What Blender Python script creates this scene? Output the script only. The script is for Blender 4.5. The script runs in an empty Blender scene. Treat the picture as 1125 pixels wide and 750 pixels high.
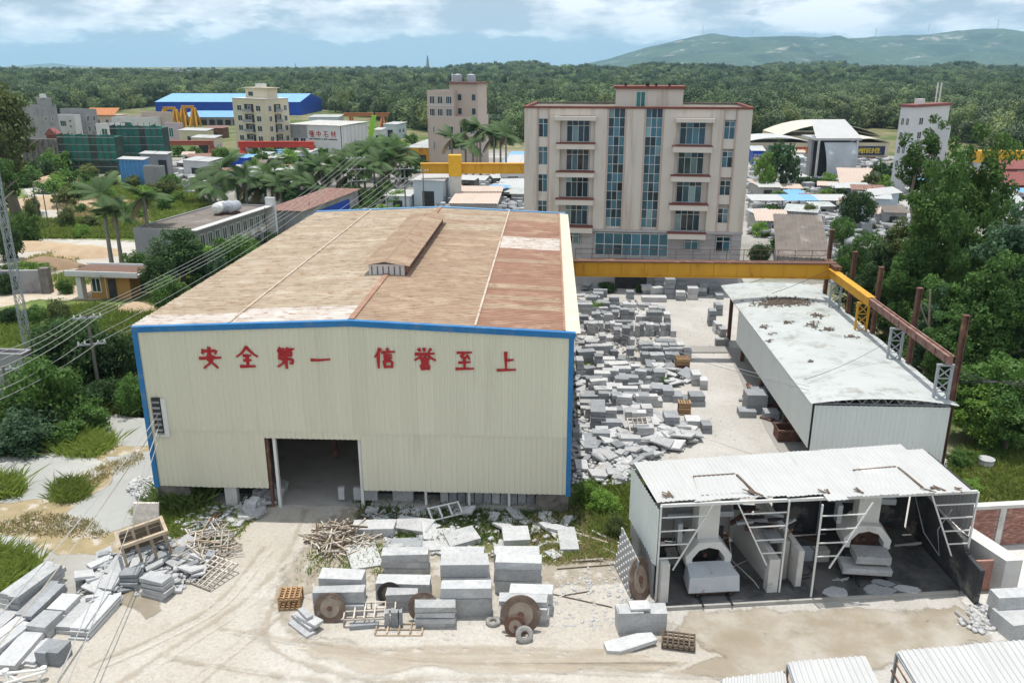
import bpy, math, random
import numpy as np
from mathutils import Vector, Matrix, noise as mnoise
R = random.Random(7)
SC = bpy.context.scene
COL = SC.collection
PI = math.pi
# ---------------------------------------------------------------- camera
CAMZ, PITCH, FPX = 24.3, 0.3165, 920.0
cam_d = bpy.data.cameras.new('camera'); cam = bpy.data.objects.new('camera', cam_d); COL.objects.link(cam)
cam.location = (0, 0, CAMZ); cam.rotation_euler = (PI/2-PITCH, 0, 0)
cam_d.sensor_width = 36; cam_d.lens = 36*FPX/1125; cam_d.clip_end = 60000; cam_d.clip_start = .5
SC.camera = cam
# ---------------------------------------------------------------- world, sun, exposure
SUN_EL, SUN_AZ = math.radians(82), math.radians(-18)        # azimuth from +Y towards +X
W = bpy.data.worlds.new('World'); SC.world = W; W.use_nodes = True
nt = W.node_tree; nt.nodes.clear()
def N(nt, t, **k):
    n = nt.nodes.new(t)
    for a, b in k.items():
        if a == 'inp':
            for i, v in b.items(): n.inputs[i].default_value = v
        else: setattr(n, a, b)
    return n
sky = N(nt, 'ShaderNodeTexSky', sky_type='NISHITA', sun_disc=False, sun_elevation=SUN_EL, sun_rotation=SUN_AZ,
        air_density=1.0, dust_density=.5, ozone_density=1.5)
tc = N(nt, 'ShaderNodeTexCoord')
def vmath(op, a, b): 
    n = N(nt, 'ShaderNodeVectorMath', operation=op); nt.links.new(a, n.inputs[0]); n.inputs[1].default_value = b; return n.outputs[0]
def fmath(op, a, b=None, c=None, clamp=False, t=None):
    t = t or nt
    n = N(t, 'ShaderNodeMath', operation=op, use_clamp=clamp)
    for i, v in enumerate((a, b, c)):
        if v is None: continue
        if isinstance(v, (int, float)): n.inputs[i].default_value = v
        else: t.links.new(v, n.inputs[i])
    return n.outputs[0]
sep = N(nt, 'ShaderNodeSeparateXYZ'); nt.links.new(tc.outputs['Generated'], sep.inputs[0])
p1 = vmath('MULTIPLY', tc.outputs['Generated'], (9.0, 9.0, 27.0))
n1 = N(nt, 'ShaderNodeTexNoise', inp={'Scale': 1.0, 'Detail': 10.0, 'Roughness': .56}); nt.links.new(p1, n1.inputs['Vector'])
p2 = vmath('ADD', p1, (.7, .4, .30))
n2 = N(nt, 'ShaderNodeTexNoise', inp={'Scale': 1.0, 'Detail': 10.0, 'Roughness': .56}); nt.links.new(p2, n2.inputs['Vector'])
up = N(nt, 'ShaderNodeMapRange', interpolation_type='SMOOTHSTEP', inp={'From Min': .008, 'From Max': .045, 'To Min': -.16, 'To Max': .10}); nt.links.new(sep.outputs['Z'], up.inputs['Value'])
dens = fmath('ADD', n1.outputs['Fac'], up.outputs['Result'])
mask = N(nt, 'ShaderNodeMapRange', interpolation_type='SMOOTHSTEP', inp={'From Min': .45, 'From Max': .56}); nt.links.new(dens, mask.inputs['Value'])
lit = N(nt, 'ShaderNodeMapRange', inp={'From Min': .42, 'From Max': .58}); nt.links.new(n2.outputs['Fac'], lit.inputs['Value'])
cc = N(nt, 'ShaderNodeMix', data_type='RGBA'); nt.links.new(lit.outputs['Result'], cc.inputs['Factor'])
cc.inputs['A'].default_value = (9.8, 10.0, 10.3, 1); cc.inputs['B'].default_value = (4.4, 5.1, 6.0, 1)
mx = N(nt, 'ShaderNodeMix', data_type='RGBA'); nt.links.new(mask.outputs['Result'], mx.inputs['Factor'])
lo = N(nt, 'ShaderNodeMapRange', interpolation_type='SMOOTHSTEP', inp={'From Min': .0, 'From Max': .16, 'To Min': .92, 'To Max': 0.0}); nt.links.new(sep.outputs['Z'], lo.inputs['Value'])
hz = N(nt, 'ShaderNodeMix', data_type='RGBA'); nt.links.new(lo.outputs['Result'], hz.inputs['Factor']); nt.links.new(sky.outputs[0], hz.inputs['A']); hz.inputs['B'].default_value = (3.3, 4.5, 5.8, 1)
nt.links.new(hz.outputs['Result'], mx.inputs['A']); nt.links.new(cc.outputs['Result'], mx.inputs['B'])
bg = N(nt, 'ShaderNodeBackground', inp={'Strength': .113}); nt.links.new(mx.outputs['Result'], bg.inputs['Color'])
out = N(nt, 'ShaderNodeOutputWorld'); nt.links.new(bg.outputs[0], out.inputs['Surface'])
sd = bpy.data.lights.new('sun', 'SUN'); sd.energy = 3.95; sd.angle = math.radians(.5); sd.color = (1, .955, .89)
so = bpy.data.objects.new('sun', sd); COL.objects.link(so)
sv = Vector((math.sin(SUN_AZ)*math.cos(SUN_EL), math.cos(SUN_AZ)*math.cos(SUN_EL), math.sin(SUN_EL)))
so.rotation_euler = (-sv).to_track_quat('-Z', 'Y').to_euler()
SC.view_settings.view_transform = 'Standard'; SC.view_settings.look = 'None'; SC.view_settings.exposure = 0.1; SC.view_settings.gamma = 1
SC.render.engine = 'CYCLES'
try:
    SC.cycles.use_denoising = True; SC.cycles.max_bounces = 8; SC.cycles.diffuse_bounces = 3; SC.cycles.glossy_bounces = 2
    SC.cycles.transmission_bounces = 3; SC.cycles.volume_bounces = 1; SC.cycles.transparent_max_bounces = 16
except Exception: pass
HAZE = 7e-5
# ---------------------------------------------------------------- survey: rays of the drone camera onto the site's planes
cp, sp = math.cos(PITCH), math.sin(PITCH)
def ray(px, py):
    u = (375-py)/FPX
    return (px-562.5)/FPX, cp+u*sp, -sp+u*cp
def G(px, py, z=0.0):
    x, y, d = ray(px, py); t = (z-CAMZ)/d
    return Vector((x*t, y*t, z))
def P(px, py, Y):
    x, y, d = ray(px, py); t = Y/y
    return Vector((x*t, Y, CAMZ+d*t))
def ZY(py, Y): return P(0, py, Y).z
# ---------------------------------------------------------------- materials
MATS = {}
def mat(name, c1, c2=None, scale=2.0, rough=.85, c3=None, s3=.5, t3=.58, bump=0, bscale=25, rand=.0, metal=0, spec=.3, stretch=(1, 1, 1), detail=6, w3=.06, transl=0, dirt=None, fuzzy=0, cont=False, wvar=0, speck=0):
    m = bpy.data.materials.new(name); m.use_nodes = True; t = m.node_tree; b = t.nodes['Principled BSDF']
    L = t.links.new
    b.inputs['Roughness'].default_value = rough; b.inputs['Metallic'].default_value = metal; b.inputs['Specular IOR Level'].default_value = spec
    tcn = N(t, 'ShaderNodeTexCoord'); oi = N(t, 'ShaderNodeObjectInfo')
    add = N(t, 'ShaderNodeVectorMath', operation='MULTIPLY_ADD'); 
    mpn = N(t, 'ShaderNodeVectorMath', operation='MULTIPLY'); L(tcn.outputs['Object'], mpn.inputs[0]); mpn.inputs[1].default_value = stretch
    L(oi.outputs['Random'], add.inputs[0]); add.inputs[1].default_value = (0, 0, 0) if cont else (37, 53, 71); L(mpn.outputs[0], add.inputs[2])
    vec = add.outputs[0]
    def rgb(c): return (c[0], c[1], c[2], 1)
    col = None
    n = N(t, 'ShaderNodeTexNoise', inp={'Scale': scale, 'Detail': detail, 'Roughness': .6}); L(vec, n.inputs['Vector'])
    mr = N(t, 'ShaderNodeMapRange', inp={'From Min': .33, 'From Max': .67}); L(n.outputs['Fac'], mr.inputs['Value'])
    mxn = N(t, 'ShaderNodeMix', data_type='RGBA'); L(mr.outputs['Result'], mxn.inputs['Factor'])
    c2 = c2 or tuple(v*.85 for v in c1)
    mxn.inputs['A'].default_value = rgb(c1); mxn.inputs['B'].default_value = rgb(c2); col = mxn.outputs['Result']
    if c3:
        n3 = N(t, 'ShaderNodeTexNoise', inp={'Scale': s3, 'Detail': 8.0, 'Roughness': .65}); L(vec, n3.inputs['Vector'])
        m3 = N(t, 'ShaderNodeMapRange', interpolation_type='SMOOTHSTEP', inp={'From Min': t3-w3, 'From Max': t3+w3}); L(n3.outputs['Fac'], m3.inputs['Value'])
        x3 = N(t, 'ShaderNodeMix', data_type='RGBA'); L(m3.outputs['Result'], x3.inputs['Factor']); L(col, x3.inputs['A']); x3.inputs['B'].default_value = rgb(c3); col = x3.outputs['Result']
    if dirt:      # (colour, scale, threshold)
        n4 = N(t, 'ShaderNodeTexNoise', inp={'Scale': dirt[1], 'Detail': 7.0, 'Roughness': .7}); L(vec, n4.inputs['Vector'])
        m4 = N(t, 'ShaderNodeMapRange', inp={'From Min': dirt[2]-.05, 'From Max': dirt[2]+.12}); L(n4.outputs['Fac'], m4.inputs['Value'])
        x4 = N(t, 'ShaderNodeMix', data_type='RGBA'); L(m4.outputs['Result'], x4.inputs['Factor']); L(col, x4.inputs['A']); x4.inputs['B'].default_value = rgb(dirt[0]); col = x4.outputs['Result']
    if speck:
        ns_ = N(t, 'ShaderNodeTexNoise', inp={'Scale': speck, 'Detail': 3.0, 'Roughness': .7}); L(tcn.outputs['Object'], ns_.inputs['Vector'])
        msn = N(t, 'ShaderNodeMapRange', inp={'From Min': .38, 'From Max': .66, 'To Min': 1.06, 'To Max': .87}); L(ns_.outputs['Fac'], msn.inputs['Value'])
        hs_ = N(t, 'ShaderNodeHueSaturation'); L(col, hs_.inputs['Color']); L(msn.outputs['Result'], hs_.inputs['Value']); col = hs_.outputs['Color']
    if rand:
        hv = N(t, 'ShaderNodeHueSaturation'); L(col, hv.inputs['Color'])
        r1 = N(t, 'ShaderNodeMapRange', inp={'To Min': 1-rand, 'To Max': 1+rand}); L(oi.outputs['Random'], r1.inputs['Value']); L(r1.outputs['Result'], hv.inputs['Value']); col = hv.outputs['Color']
    if wvar:      # patches of other species across the wood
        gp = N(t, 'ShaderNodeNewGeometry'); wn = N(t, 'ShaderNodeTexNoise', inp={'Scale': .011, 'Detail': 4.0}); L(gp.outputs['Position'], wn.inputs['Vector'])
        wr = N(t, 'ShaderNodeMapRange', inp={'From Min': .35, 'From Max': .65, 'To Min': 1-wvar, 'To Max': 1+wvar}); L(wn.outputs['Fac'], wr.inputs['Value'])
        hw_ = N(t, 'ShaderNodeHueSaturation'); L(col, hw_.inputs['Color']); L(wr.outputs['Result'], hw_.inputs['Value']); L(fmath('MULTIPLY_ADD', wn.outputs['Fac'], -.12, .56, t=t), hw_.inputs['Hue']); hw_.inputs['Saturation'].default_value = .88; col = hw_.outputs['Color']
    L(col, b.inputs['Base Color'])
    if bump:
        nb = N(t, 'ShaderNodeTexNoise', inp={'Scale': bscale, 'Detail': 5.0}); L(vec, nb.inputs['Vector'])
        bp = N(t, 'ShaderNodeBump', inp={'Strength': bump, 'Distance': .05}); L(nb.outputs['Fac'], bp.inputs['Height']); L(bp.outputs[0], b.inputs['Normal'])
    if fuzzy:     # ragged, thinning border of a ground sheet
        ea = N(t, 'ShaderNodeAttribute', attribute_name='edge'); nf = N(t, 'ShaderNodeTexNoise', inp={'Scale': .9, 'Detail': 7.0, 'Roughness': .7}); L(tcn.outputs['Object'], nf.inputs['Vector'])
        sm_ = fmath('ADD', ea.outputs['Fac'], fmath('MULTIPLY_ADD', nf.outputs['Fac'], 2.2 if fuzzy <= 1 else .9, -1.1 if fuzzy <= 1 else -.45, t=t), t=t)
        al = N(t, 'ShaderNodeMapRange', interpolation_type='SMOOTHSTEP', inp={'From Min': .25, 'From Max': .75, 'To Max': fuzzy}); L(sm_, al.inputs['Value'])
        tb = N(t, 'ShaderNodeBsdfTransparent'); mf = N(t, 'ShaderNodeMixShader'); L(al.outputs['Result'], mf.inputs['Fac']); L(tb.outputs[0], mf.inputs[1]); L(b.outputs[0], mf.inputs[2]); L(mf.outputs[0], t.nodes['Material Output'].inputs['Surface'])
    if transl:
        tr = N(t, 'ShaderNodeBsdfTranslucent'); L(col, tr.inputs['Color'])
        ms = N(t, 'ShaderNodeMixShader', inp={'Fac': transl}); L(b.outputs[0], ms.inputs[1]); L(tr.outputs[0], ms.inputs[2])
        L(ms.outputs[0], t.nodes['Material Output'].inputs['Surface'])
    MATS[name] = m
    return m
def glass(name, c, rough=.08, rand=.5):
    m = mat(name, c, tuple(v*.7 for v in c), scale=.3, rough=rough, spec=.6, rand=rand)
    return m
# ---------------------------------------------------------------- mesh helper
class MB:
    def __init__(s): s.v = []; s.f = []; s.M = None
    def add(s, vs, fs):
        b = len(s.v)
        if s.M is not None: vs = [s.M @ Vector(v) for v in vs]
        s.v += [tuple(v) for v in vs]; s.f += [tuple(i+b for i in f) for f in fs]; return s
    def box(s, x0, x1, y0, y1, z0, z1, j=0):
        vs = [(x, y, z) for z in (z0, z1) for y in (y0, y1) for x in (x0, x1)]
        if j: vs = [(a+R.uniform(-j, j), b+R.uniform(-j, j), c+R.uniform(-j, j)*.5) for a, b, c in vs]
        return s.add(vs, [(0, 2, 3, 1), (4, 5, 7, 6), (0, 1, 5, 4), (2, 6, 7, 3), (0, 4, 6, 2), (1, 3, 7, 5)])
    def prism(s, pts, z0, z1):
        n = len(pts); vs = [(p[0], p[1], z0) for p in pts]+[(p[0], p[1], z1) for p in pts]
        return s.add(vs, [tuple(range(n-1, -1, -1)), tuple(range(n, 2*n))]+[(i, (i+1) % n, n+(i+1) % n, n+i) for i in range(n)])
    def extr(s, pts, d):       # polygon of 3-d points pushed along d
        n = len(pts); d = Vector(d); vs = [Vector(p) for p in pts]; vs += [v+d for v in vs]
        return s.add(vs, [tuple(range(n-1, -1, -1)), tuple(range(n, 2*n))]+[(i, (i+1) % n, n+(i+1) % n, n+i) for i in range(n)])
    def beam(s, p, q, w, h=None, up=(0, 0, 1)):
        p, q = Vector(p), Vector(q); d = (q-p); h = h or w
        if d.length < 1e-6: return s
        d.normalize(); u = Vector(up)
        if abs(d.dot(u)) > .98: u = Vector((0, 1, 0))
        a = d.cross(u).normalized()*w/2; b = a.cross(d).normalized()*h/2
        vs = [p-a-b, p+a-b, p+a+b, p-a+b, q-a-b, q+a-b, q+a+b, q-a+b]
        return s.add(vs, [(3, 2, 1, 0), (4, 5, 6, 7), (0, 1, 5, 4), (1, 2, 6, 5), (2, 3, 7, 6), (3, 0, 4, 7)])
    def tube(s, pts, r, n=6, r1=None, caps=True):
        pts = [Vector(p) for p in pts]; k = len(pts); r1 = r if r1 is None else r1; vs = []; fs = []
        for i, p in enumerate(pts):
            d = (pts[min(i+1, k-1)]-pts[max(i-1, 0)]).normalized(); u = Vector((0, 0, 1)) if abs(d.z) < .95 else Vector((0, 1, 0))
            a = d.cross(u).normalized(); b = a.cross(d); rr = r+(r1-r)*i/max(1, k-1)
            vs += [p+(a*math.cos(2*PI*j/n)+b*math.sin(2*PI*j/n))*rr for j in range(n)]
        for i in range(k-1):
            fs += [(i*n+j, i*n+(j+1) % n, (i+1)*n+(j+1) % n, (i+1)*n+j) for j in range(n)]
        if caps: fs += [tuple(range(n-1, -1, -1)), tuple(range((k-1)*n, k*n))]
        return s.add(vs, fs)
    def lathe(s, prof, n=16, axis='z', c=(0, 0, 0)):    # prof: (r, h)
        vs = []; fs = []; k = len(prof); c = Vector(c)
        for r, h in prof:
            for j in range(n):
                a = 2*PI*j/n; x, y = r*math.cos(a), r*math.sin(a)
                vs.append(c+Vector((x, y, h) if axis == 'z' else ((x, h, y) if axis == 'y' else (h, x, y))))
        for i in range(k-1): fs += [(i*n+j, i*n+(j+1) % n, (i+1)*n+(j+1) % n, (i+1)*n+j) for j in range(n)]
        fs += [tuple(range(n-1, -1, -1)), tuple(range((k-1)*n, k*n))]
        return s.add(vs, fs)
    def corr(s, o, u, v, L, H, pitch, dep, nrm, nv=1, wob=0):     # ribs run along v, repeat along u
        o, u, v, nrm = Vector(o), Vector(u).normalized(), Vector(v).normalized(), Vector(nrm).normalized()
        t = [0.0]; k = 0
        while True:
            b = k*pitch; done = False
            for f in (.42, .54, .88, 1.0):
                a = b+f*pitch
                if a >= L: done = True; break
                t.append(a)
            if done: break
            k += 1
        t.append(L); prof = []
        for a in t:
            f = (a/pitch) % 1.0
            prof.append(dep if .5 < f < .93 else 0.0)
        vs = []; n = len(t)
        for i in range(nv+1):
            for a, h in zip(t, prof):
                w = wob*mnoise.noise(Vector((a*.5, i*1.3, o.x))) if wob else 0
                vs.append(o+u*a+v*(H*i/nv)+nrm*(h+w))
        fs = [(i*n+j, i*n+j+1, (i+1)*n+j+1, (i+1)*n+j) for i in range(nv) for j in range(n-1)]
        return s.add(vs, fs)
    def mesh(s, name, m, smooth=False):
        me = bpy.data.meshes.new(name); me.from_pydata(s.v, [], s.f); me.materials.append(m)
        if smooth: me.polygons.foreach_set('use_smooth', [True]*len(me.polygons))
        me.update(); return me
    def build(s, name, m, parent=None, loc=None, rz=0, smooth=False):
        return link(name, s.mesh(name, m, smooth), parent, loc, rz)
def link(name, me, parent=None, loc=None, rz=0, scale=None):
    o = bpy.data.objects.new(name, me); COL.objects.link(o)
    if parent: o.parent = parent
    if loc is not None: o.location = loc
    if rz: o.rotation_euler = (0, 0, rz) if not isinstance(rz, (tuple, list)) else rz
    if scale: o.scale = scale if isinstance(scale, (tuple, list)) else (scale,)*3
    return o
def tag(o, label, cat, group=None):
    o['label'] = label; o['category'] = cat
    if group: o['group'] = group
    return o
def thing(name, label, cat, loc=(0, 0, 0), rz=0, group=None):
    o = bpy.data.objects.new(name, None); COL.objects.link(o); o.location = loc; o.empty_display_size = .3
    o.rotation_euler = (0, 0, rz) if not isinstance(rz, (tuple, list)) else rz
    return tag(o, label, cat, group)
def struct(o): o['kind'] = 'structure'; return o
def stuff(o): o['kind'] = 'stuff'; return o
def npmesh(name, V, F, m):       # V (n,3), F (k,4)
    me = bpy.data.meshes.new(name); n, k = len(V), len(F); q = F.shape[1]
    me.vertices.add(n); me.vertices.foreach_set('co', np.ascontiguousarray(V, np.float32).ravel())
    me.loops.add(k*q); me.loops.foreach_set('vertex_index', np.ascontiguousarray(F, np.int32).ravel())
    me.polygons.add(k); me.polygons.foreach_set('loop_start', np.arange(0, k*q, q, dtype=np.int32)); me.polygons.foreach_set('loop_total', np.full(k, q, np.int32))
    me.materials.append(m); me.update(calc_edges=True); me.validate(); return me
# ---------------------------------------------------------------- palette
m_cream = mat('cream sheet metal', (.68, .655, .525), (.64, .615, .49), scale=.25, rough=.5, dirt=((.56, .52, .41), .7, .63), stretch=(1, 1, .12), rand=.025)
m_blue = mat('blue trim paint', (.018, .15, .38), (.03, .19, .43), scale=.8, rough=.5, dirt=((.10, .20, .34), 1.2, .58))
m_red = mat('red sign paint', (.36, .012, .02), (.42, .03, .035), scale=3, rough=.55)
m_white = mat('white painted metal', (.72, .72, .70), (.62, .62, .60), scale=2, rough=.55)
m_wroof = mat('white roof sheet', (.49, .495, .487), (.445, .45, .445), scale=.5, rough=.55, dirt=((.45, .40, .33), .8, .70))
m_wroof2 = mat('pale grey roof sheet', (.40, .43, .42), (.46, .485, .475), scale=.35, rough=.6, c3=(.34, .36, .35), s3=.45, t3=.58, dirt=((.22, .20, .17), .5, .60))
m_pale = mat('pale green grey sheet', (.72, .765, .74), (.67, .715, .69), scale=.5, rough=.5, dirt=((.35, .33, .28), .7, .70), stretch=(1, 1, .2))
def roofmat(name, c1, c2, c3, t3):
    return mat(name, c1, c2, scale=.8, rough=.85, c3=c3, s3=.5, t3=t3, w3=.12, stretch=(.9, 1.3, 1), dirt=((.25, .16, .105), 1.6, .57), bump=.2, bscale=3, rand=.045, cont=True)
m_rf_tan = roofmat('weathered tan roof sheet', (.43, .355, .265), (.37, .285, .20), (.51, .44, .35), .58)
m_rf_mid = roofmat('rust brown roof sheet', (.39, .295, .21), (.33, .225, .155), (.48, .37, .27), .60)
m_rf_rust = roofmat('red rust roof sheet', (.34, .205, .145), (.275, .145, .10), (.45, .32, .23), .62)
m_rf_pale = roofmat('bleached roof sheet', (.62, .58, .54), (.50, .43, .37), (.40, .26, .18), .70)
m_rf_crm = mat('cream roof edge sheet', (.70, .65, .52), (.60, .54, .42), scale=1, rough=.6, dirt=((.4, .3, .2), .8, .66))
m_dark = mat('dark paint and void shade', (.03, .03, .03), (.05, .05, .05), scale=2)  # dark colour painted in for shade inside openings, also on a few dark parts
m_black = mat('black iron', (.02, .02, .022), (.035, .03, .03), scale=3, rough=.6)
m_concd = mat('near black concrete', (.075, .075, .078), (.035, .035, .04), scale=.8, rough=.9, c3=(.20, .19, .17), s3=.6, t3=.6)  # near black grey with paler patches
m_conc = mat('grey concrete', (.40, .39, .36), (.33, .32, .30), scale=.7, rough=.9, dirt=((.22, .20, .17), .5, .62), bump=.1)
m_concl = mat('whitewashed concrete', (.62, .61, .58), (.50, .49, .47), scale=.9, rough=.9, dirt=((.25, .23, .20), .7, .62), bump=.1)
m_plinth = mat('stained plinth concrete', (.22, .20, .18), (.13, .12, .11), scale=.9, rough=.95, dirt=((.05, .05, .045), .8, .56))
m_stone = mat('light grey granite', (.43, .44, .445), (.355, .365, .375), scale=2.2, rough=.8, rand=.16, c3=(.49, .49, .485), s3=.7, t3=.58, w3=.1, dirt=((.33, .31, .27), 1.1, .62), bump=.3, bscale=10, speck=7)
m_stonew = mat('dusty white granite', (.51, .515, .515), (.43, .44, .445), scale=1.4, rough=.8, rand=.12, dirt=((.40, .36, .30), .8, .64), bump=.3, bscale=10, speck=6)
m_stoned = mat('blue grey granite', (.29, .305, .32), (.235, .25, .265), scale=1.5, rough=.75, rand=.18, dirt=((.40, .40, .385), .9, .62), bump=.3, bscale=10, speck=7)
m_wood = mat('weathered timber', (.42, .35, .26), (.30, .24, .17), scale=2, rough=.9, rand=.3, stretch=(1, 1, 3))
m_woodo = mat('orange timber', (.40, .26, .14), (.31, .19, .10), scale=2, rough=.85, rand=.25)
m_woodg = mat('bleached grey timber', (.56, .52, .46), (.36, .32, .28), scale=3, rough=.95, rand=.35)
m_woodd = mat('dark old timber', (.16, .12, .09), (.10, .075, .055), scale=3, rough=.95, rand=.3)
m_rust = mat('rusty steel', (.165, .085, .06), (.10, .055, .043), scale=2.5, rough=.9, c3=(.27, .15, .09), s3=1.2, t3=.6)
m_rustp = mat('rust with old pink paint', (.32, .21, .18), (.20, .10, .075), scale=2.2, rough=.85, dirt=((.10, .045, .03), 1.2, .58))
m_saw = mat('rusty saw blade steel', (.17, .12, .09), (.10, .075, .06), scale=2.5, rough=.7, c3=(.24, .20, .165), s3=1.6, t3=.58)
m_sawp = mat('worn saw blade steel', (.30, .25, .20), (.22, .18, .145), scale=3, rough=.7)
m_yel = mat('yellow crane paint', (.62, .33, .025), (.52, .26, .02), scale=.9, rough=.55, dirt=((.18, .08, .03), .9, .62), stretch=(1, 1, .3))
m_yel2 = mat('bright yellow crane paint', (.80, .45, .03), (.70, .38, .03), scale=1, rough=.5)
m_redp = mat('red crane paint', (.55, .06, .04), (.42, .05, .035), scale=1, rough=.6)
m_redb = mat('faded red crane paint', (.34, .10, .07), (.26, .09, .06), scale=1, rough=.7)
m_beige = mat('beige facade plaster', (.63, .575, .51), (.59, .54, .475), scale=.15, rough=.85, dirt=((.44, .37, .31), .8, .56), stretch=(1, 1, .08))
m_beige2 = mat('pale recessed plaster', (.66, .61, .55), (.62, .57, .51), scale=.2, rough=.85, dirt=((.40, .33, .27), .4, .66))
m_pinkish = mat('pinkish pilaster edge', (.52, .40, .34), (.47, .36, .31), scale=.5, rough=.85)
m_coping = mat('red brown coping', (.22, .075, .055), (.17, .06, .05), scale=1, rough=.8)
m_greyst = mat('grey stone cladding', (.40, .385, .39), (.35, .34, .345), scale=1.2, rough=.75, rand=.12)
m_glass = glass('blue green window glass', (.06, .16, .21))
m_glassd = glass('dark window glass', (.022, .05, .065))
m_glassg = glass('green window glass', (.03, .16, .14))
m_curt = glass('curtained window glass', (.22, .36, .38))
m_roofdk = mat('dirty flat roof', (.20, .17, .15), (.13, .115, .10), scale=.6, rough=.95, c3=(.28, .25, .22), s3=.3, t3=.6)
m_creamw = mat('cream apartment wall', (.62, .56, .41), (.56, .50, .37), scale=.2, rough=.85)
m_pinkw = mat('pale peach wall', (.55, .45, .38), (.50, .41, .35), scale=.3, rough=.85)
m_wwall = mat('white plaster wall', (.66, .66, .66), (.58, .59, .60), scale=.3, rough=.85, dirt=((.40, .38, .35), .3, .66))
m_gwall = mat('grey plaster wall', (.33, .33, .34), (.27, .27, .28), scale=.4, rough=.9, dirt=((.16, .15, .15), .4, .62))
m_bluew = mat('bright blue cladding', (.012, .06, .40), (.015, .075, .46), scale=.4, rough=.45)
m_bluer = mat('sky blue roof', (.16, .36, .62), (.20, .42, .68), scale=.4, rough=.45)
m_lbluew = mat('light blue grey cladding', (.50, .57, .62), (.46, .53, .58), scale=.3, rough=.5)
m_orange = mat('orange roof tile', (.48, .20, .08), (.38, .15, .06), scale=1, rough=.8)
m_ochre = mat('ochre plaster', (.40, .22, .07), (.33, .18, .06), scale=.6, rough=.9)
m_rubroof = mat('gravel and leaf covered roof', (.13, .075, .055), (.20, .13, .10), scale=6, rough=.95)
m_net = mat('green scaffold netting', (.025, .12, .095), (.04, .17, .14), scale=.5, rough=.9, dirt=((.10, .14, .13), .4, .6))
m_netd = mat('dark scaffold netting', (.055, .075, .065), (.035, .05, .045), scale=.4, rough=.9, dirt=((.05, .14, .11), .3, .56))
m_maroon = mat('maroon roof', (.26, .09, .085), (.22, .08, .075), scale=.5, rough=.8)
m_tarp = mat('silver tarpaulin', (.48, .52, .56), (.58, .61, .64), scale=.3, rough=.5)
m_signg = mat('green sign board', (.03, .22, .12), rough=.5)
m_signn = mat('navy sign board', (.02, .03, .09), rough=.5)
m_signr = mat('red sign board', (.55, .05, .05), rough=.5)
m_yelt = mat('yellow lettering', (.75, .55, .05), rough=.5)
m_pole = mat('concrete pole', (.36, .35, .33), (.28, .27, .25), scale=2, rough=.9)
m_wire = mat('grey cable', (.42, .42, .42), (.34, .34, .34), rough=.5)
m_wired = mat('dark cable', (.08, .08, .085), rough=.6)
m_yrope = mat('yellowish cable', (.46, .42, .33), (.38, .34, .27), rough=.7)
m_galv = mat('galvanised steel', (.42, .45, .48), (.34, .37, .40), scale=3, rough=.5, metal=.3)
m_tyre = mat('dusty tyre rubber', (.22, .215, .205), (.34, .33, .31), scale=4, rough=.95)
m_bricks = mat('brick', (.30, .14, .11), (.38, .22, .18), scale=3, rough=.9, rand=.3)
m_mortar = mat('mortar', (.42, .38, .35), (.34, .30, .28), scale=3, rough=.95)
m_lime = mat('lime green paint', (.30, .62, .05), rough=.5)
m_trunk = mat('grey brown bark', (.20, .17, .135), (.13, .11, .085), scale=3, rough=.95, stretch=(2, 2, .5))
m_trunkp = mat('pale eucalyptus bark', (.36, .30, .23), (.26, .21, .16), scale=1.5, rough=.9)
def leafm(name, c1, c2, sc=.45): return mat(name, c1, c2, scale=sc, rough=.6, rand=.22, spec=.25, transl=.38, detail=3)
def lf(c, k=2.1): return (c[0]*k, c[1]*k*.97, c[2]*k)
m_lf = [leafm('mid green leaves', lf((.055, .105, .022)), lf((.035, .075, .018))), leafm('dark green leaves', lf((.034, .066, .02)), lf((.022, .046, .015))),
        leafm('bright green leaves', lf((.10, .17, .03)), lf((.06, .115, .022))), leafm('olive leaves', lf((.085, .105, .033)), lf((.055, .075, .025))),
        leafm('blue green leaves', lf((.045, .085, .04)), lf((.03, .06, .03)))]
m_forest2 = mat('yellow green forest leaves', (.25, .30, .10), (.17, .225, .075), scale=.12, rough=.7, rand=.3, spec=.2, transl=.3, detail=3, wvar=.38)
m_forest3 = mat('dark forest leaves', (.11, .165, .08), (.075, .12, .06), scale=.12, rough=.7, rand=.3, spec=.2, transl=.2, detail=3, wvar=.38)
m_forest = mat('forest leaves', (.18, .25, .09), (.12, .185, .07), scale=.12, rough=.7, rand=.35, spec=.2, transl=.15, detail=3, wvar=.38)
m_palm = leafm('palm leaf', lf((.05, .085, .028)), lf((.032, .06, .02)))
m_palmd = leafm('dry palm leaf', lf((.20, .16, .09), 1.2), lf((.14, .11, .06), 1.2))
m_banana = leafm('banana leaf', lf((.15, .28, .035), 1.2), lf((.10, .20, .03), 1.2))
m_grass = leafm('grass blades', (.26, .33, .07), (.18, .25, .05), .2)
m_grassd = leafm('dark grass blades', (.15, .21, .06), (.10, .155, .045), .2)
m_grassy = leafm('dry grass blades', (.44, .37, .19), (.34, .31, .14), .2)
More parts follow.
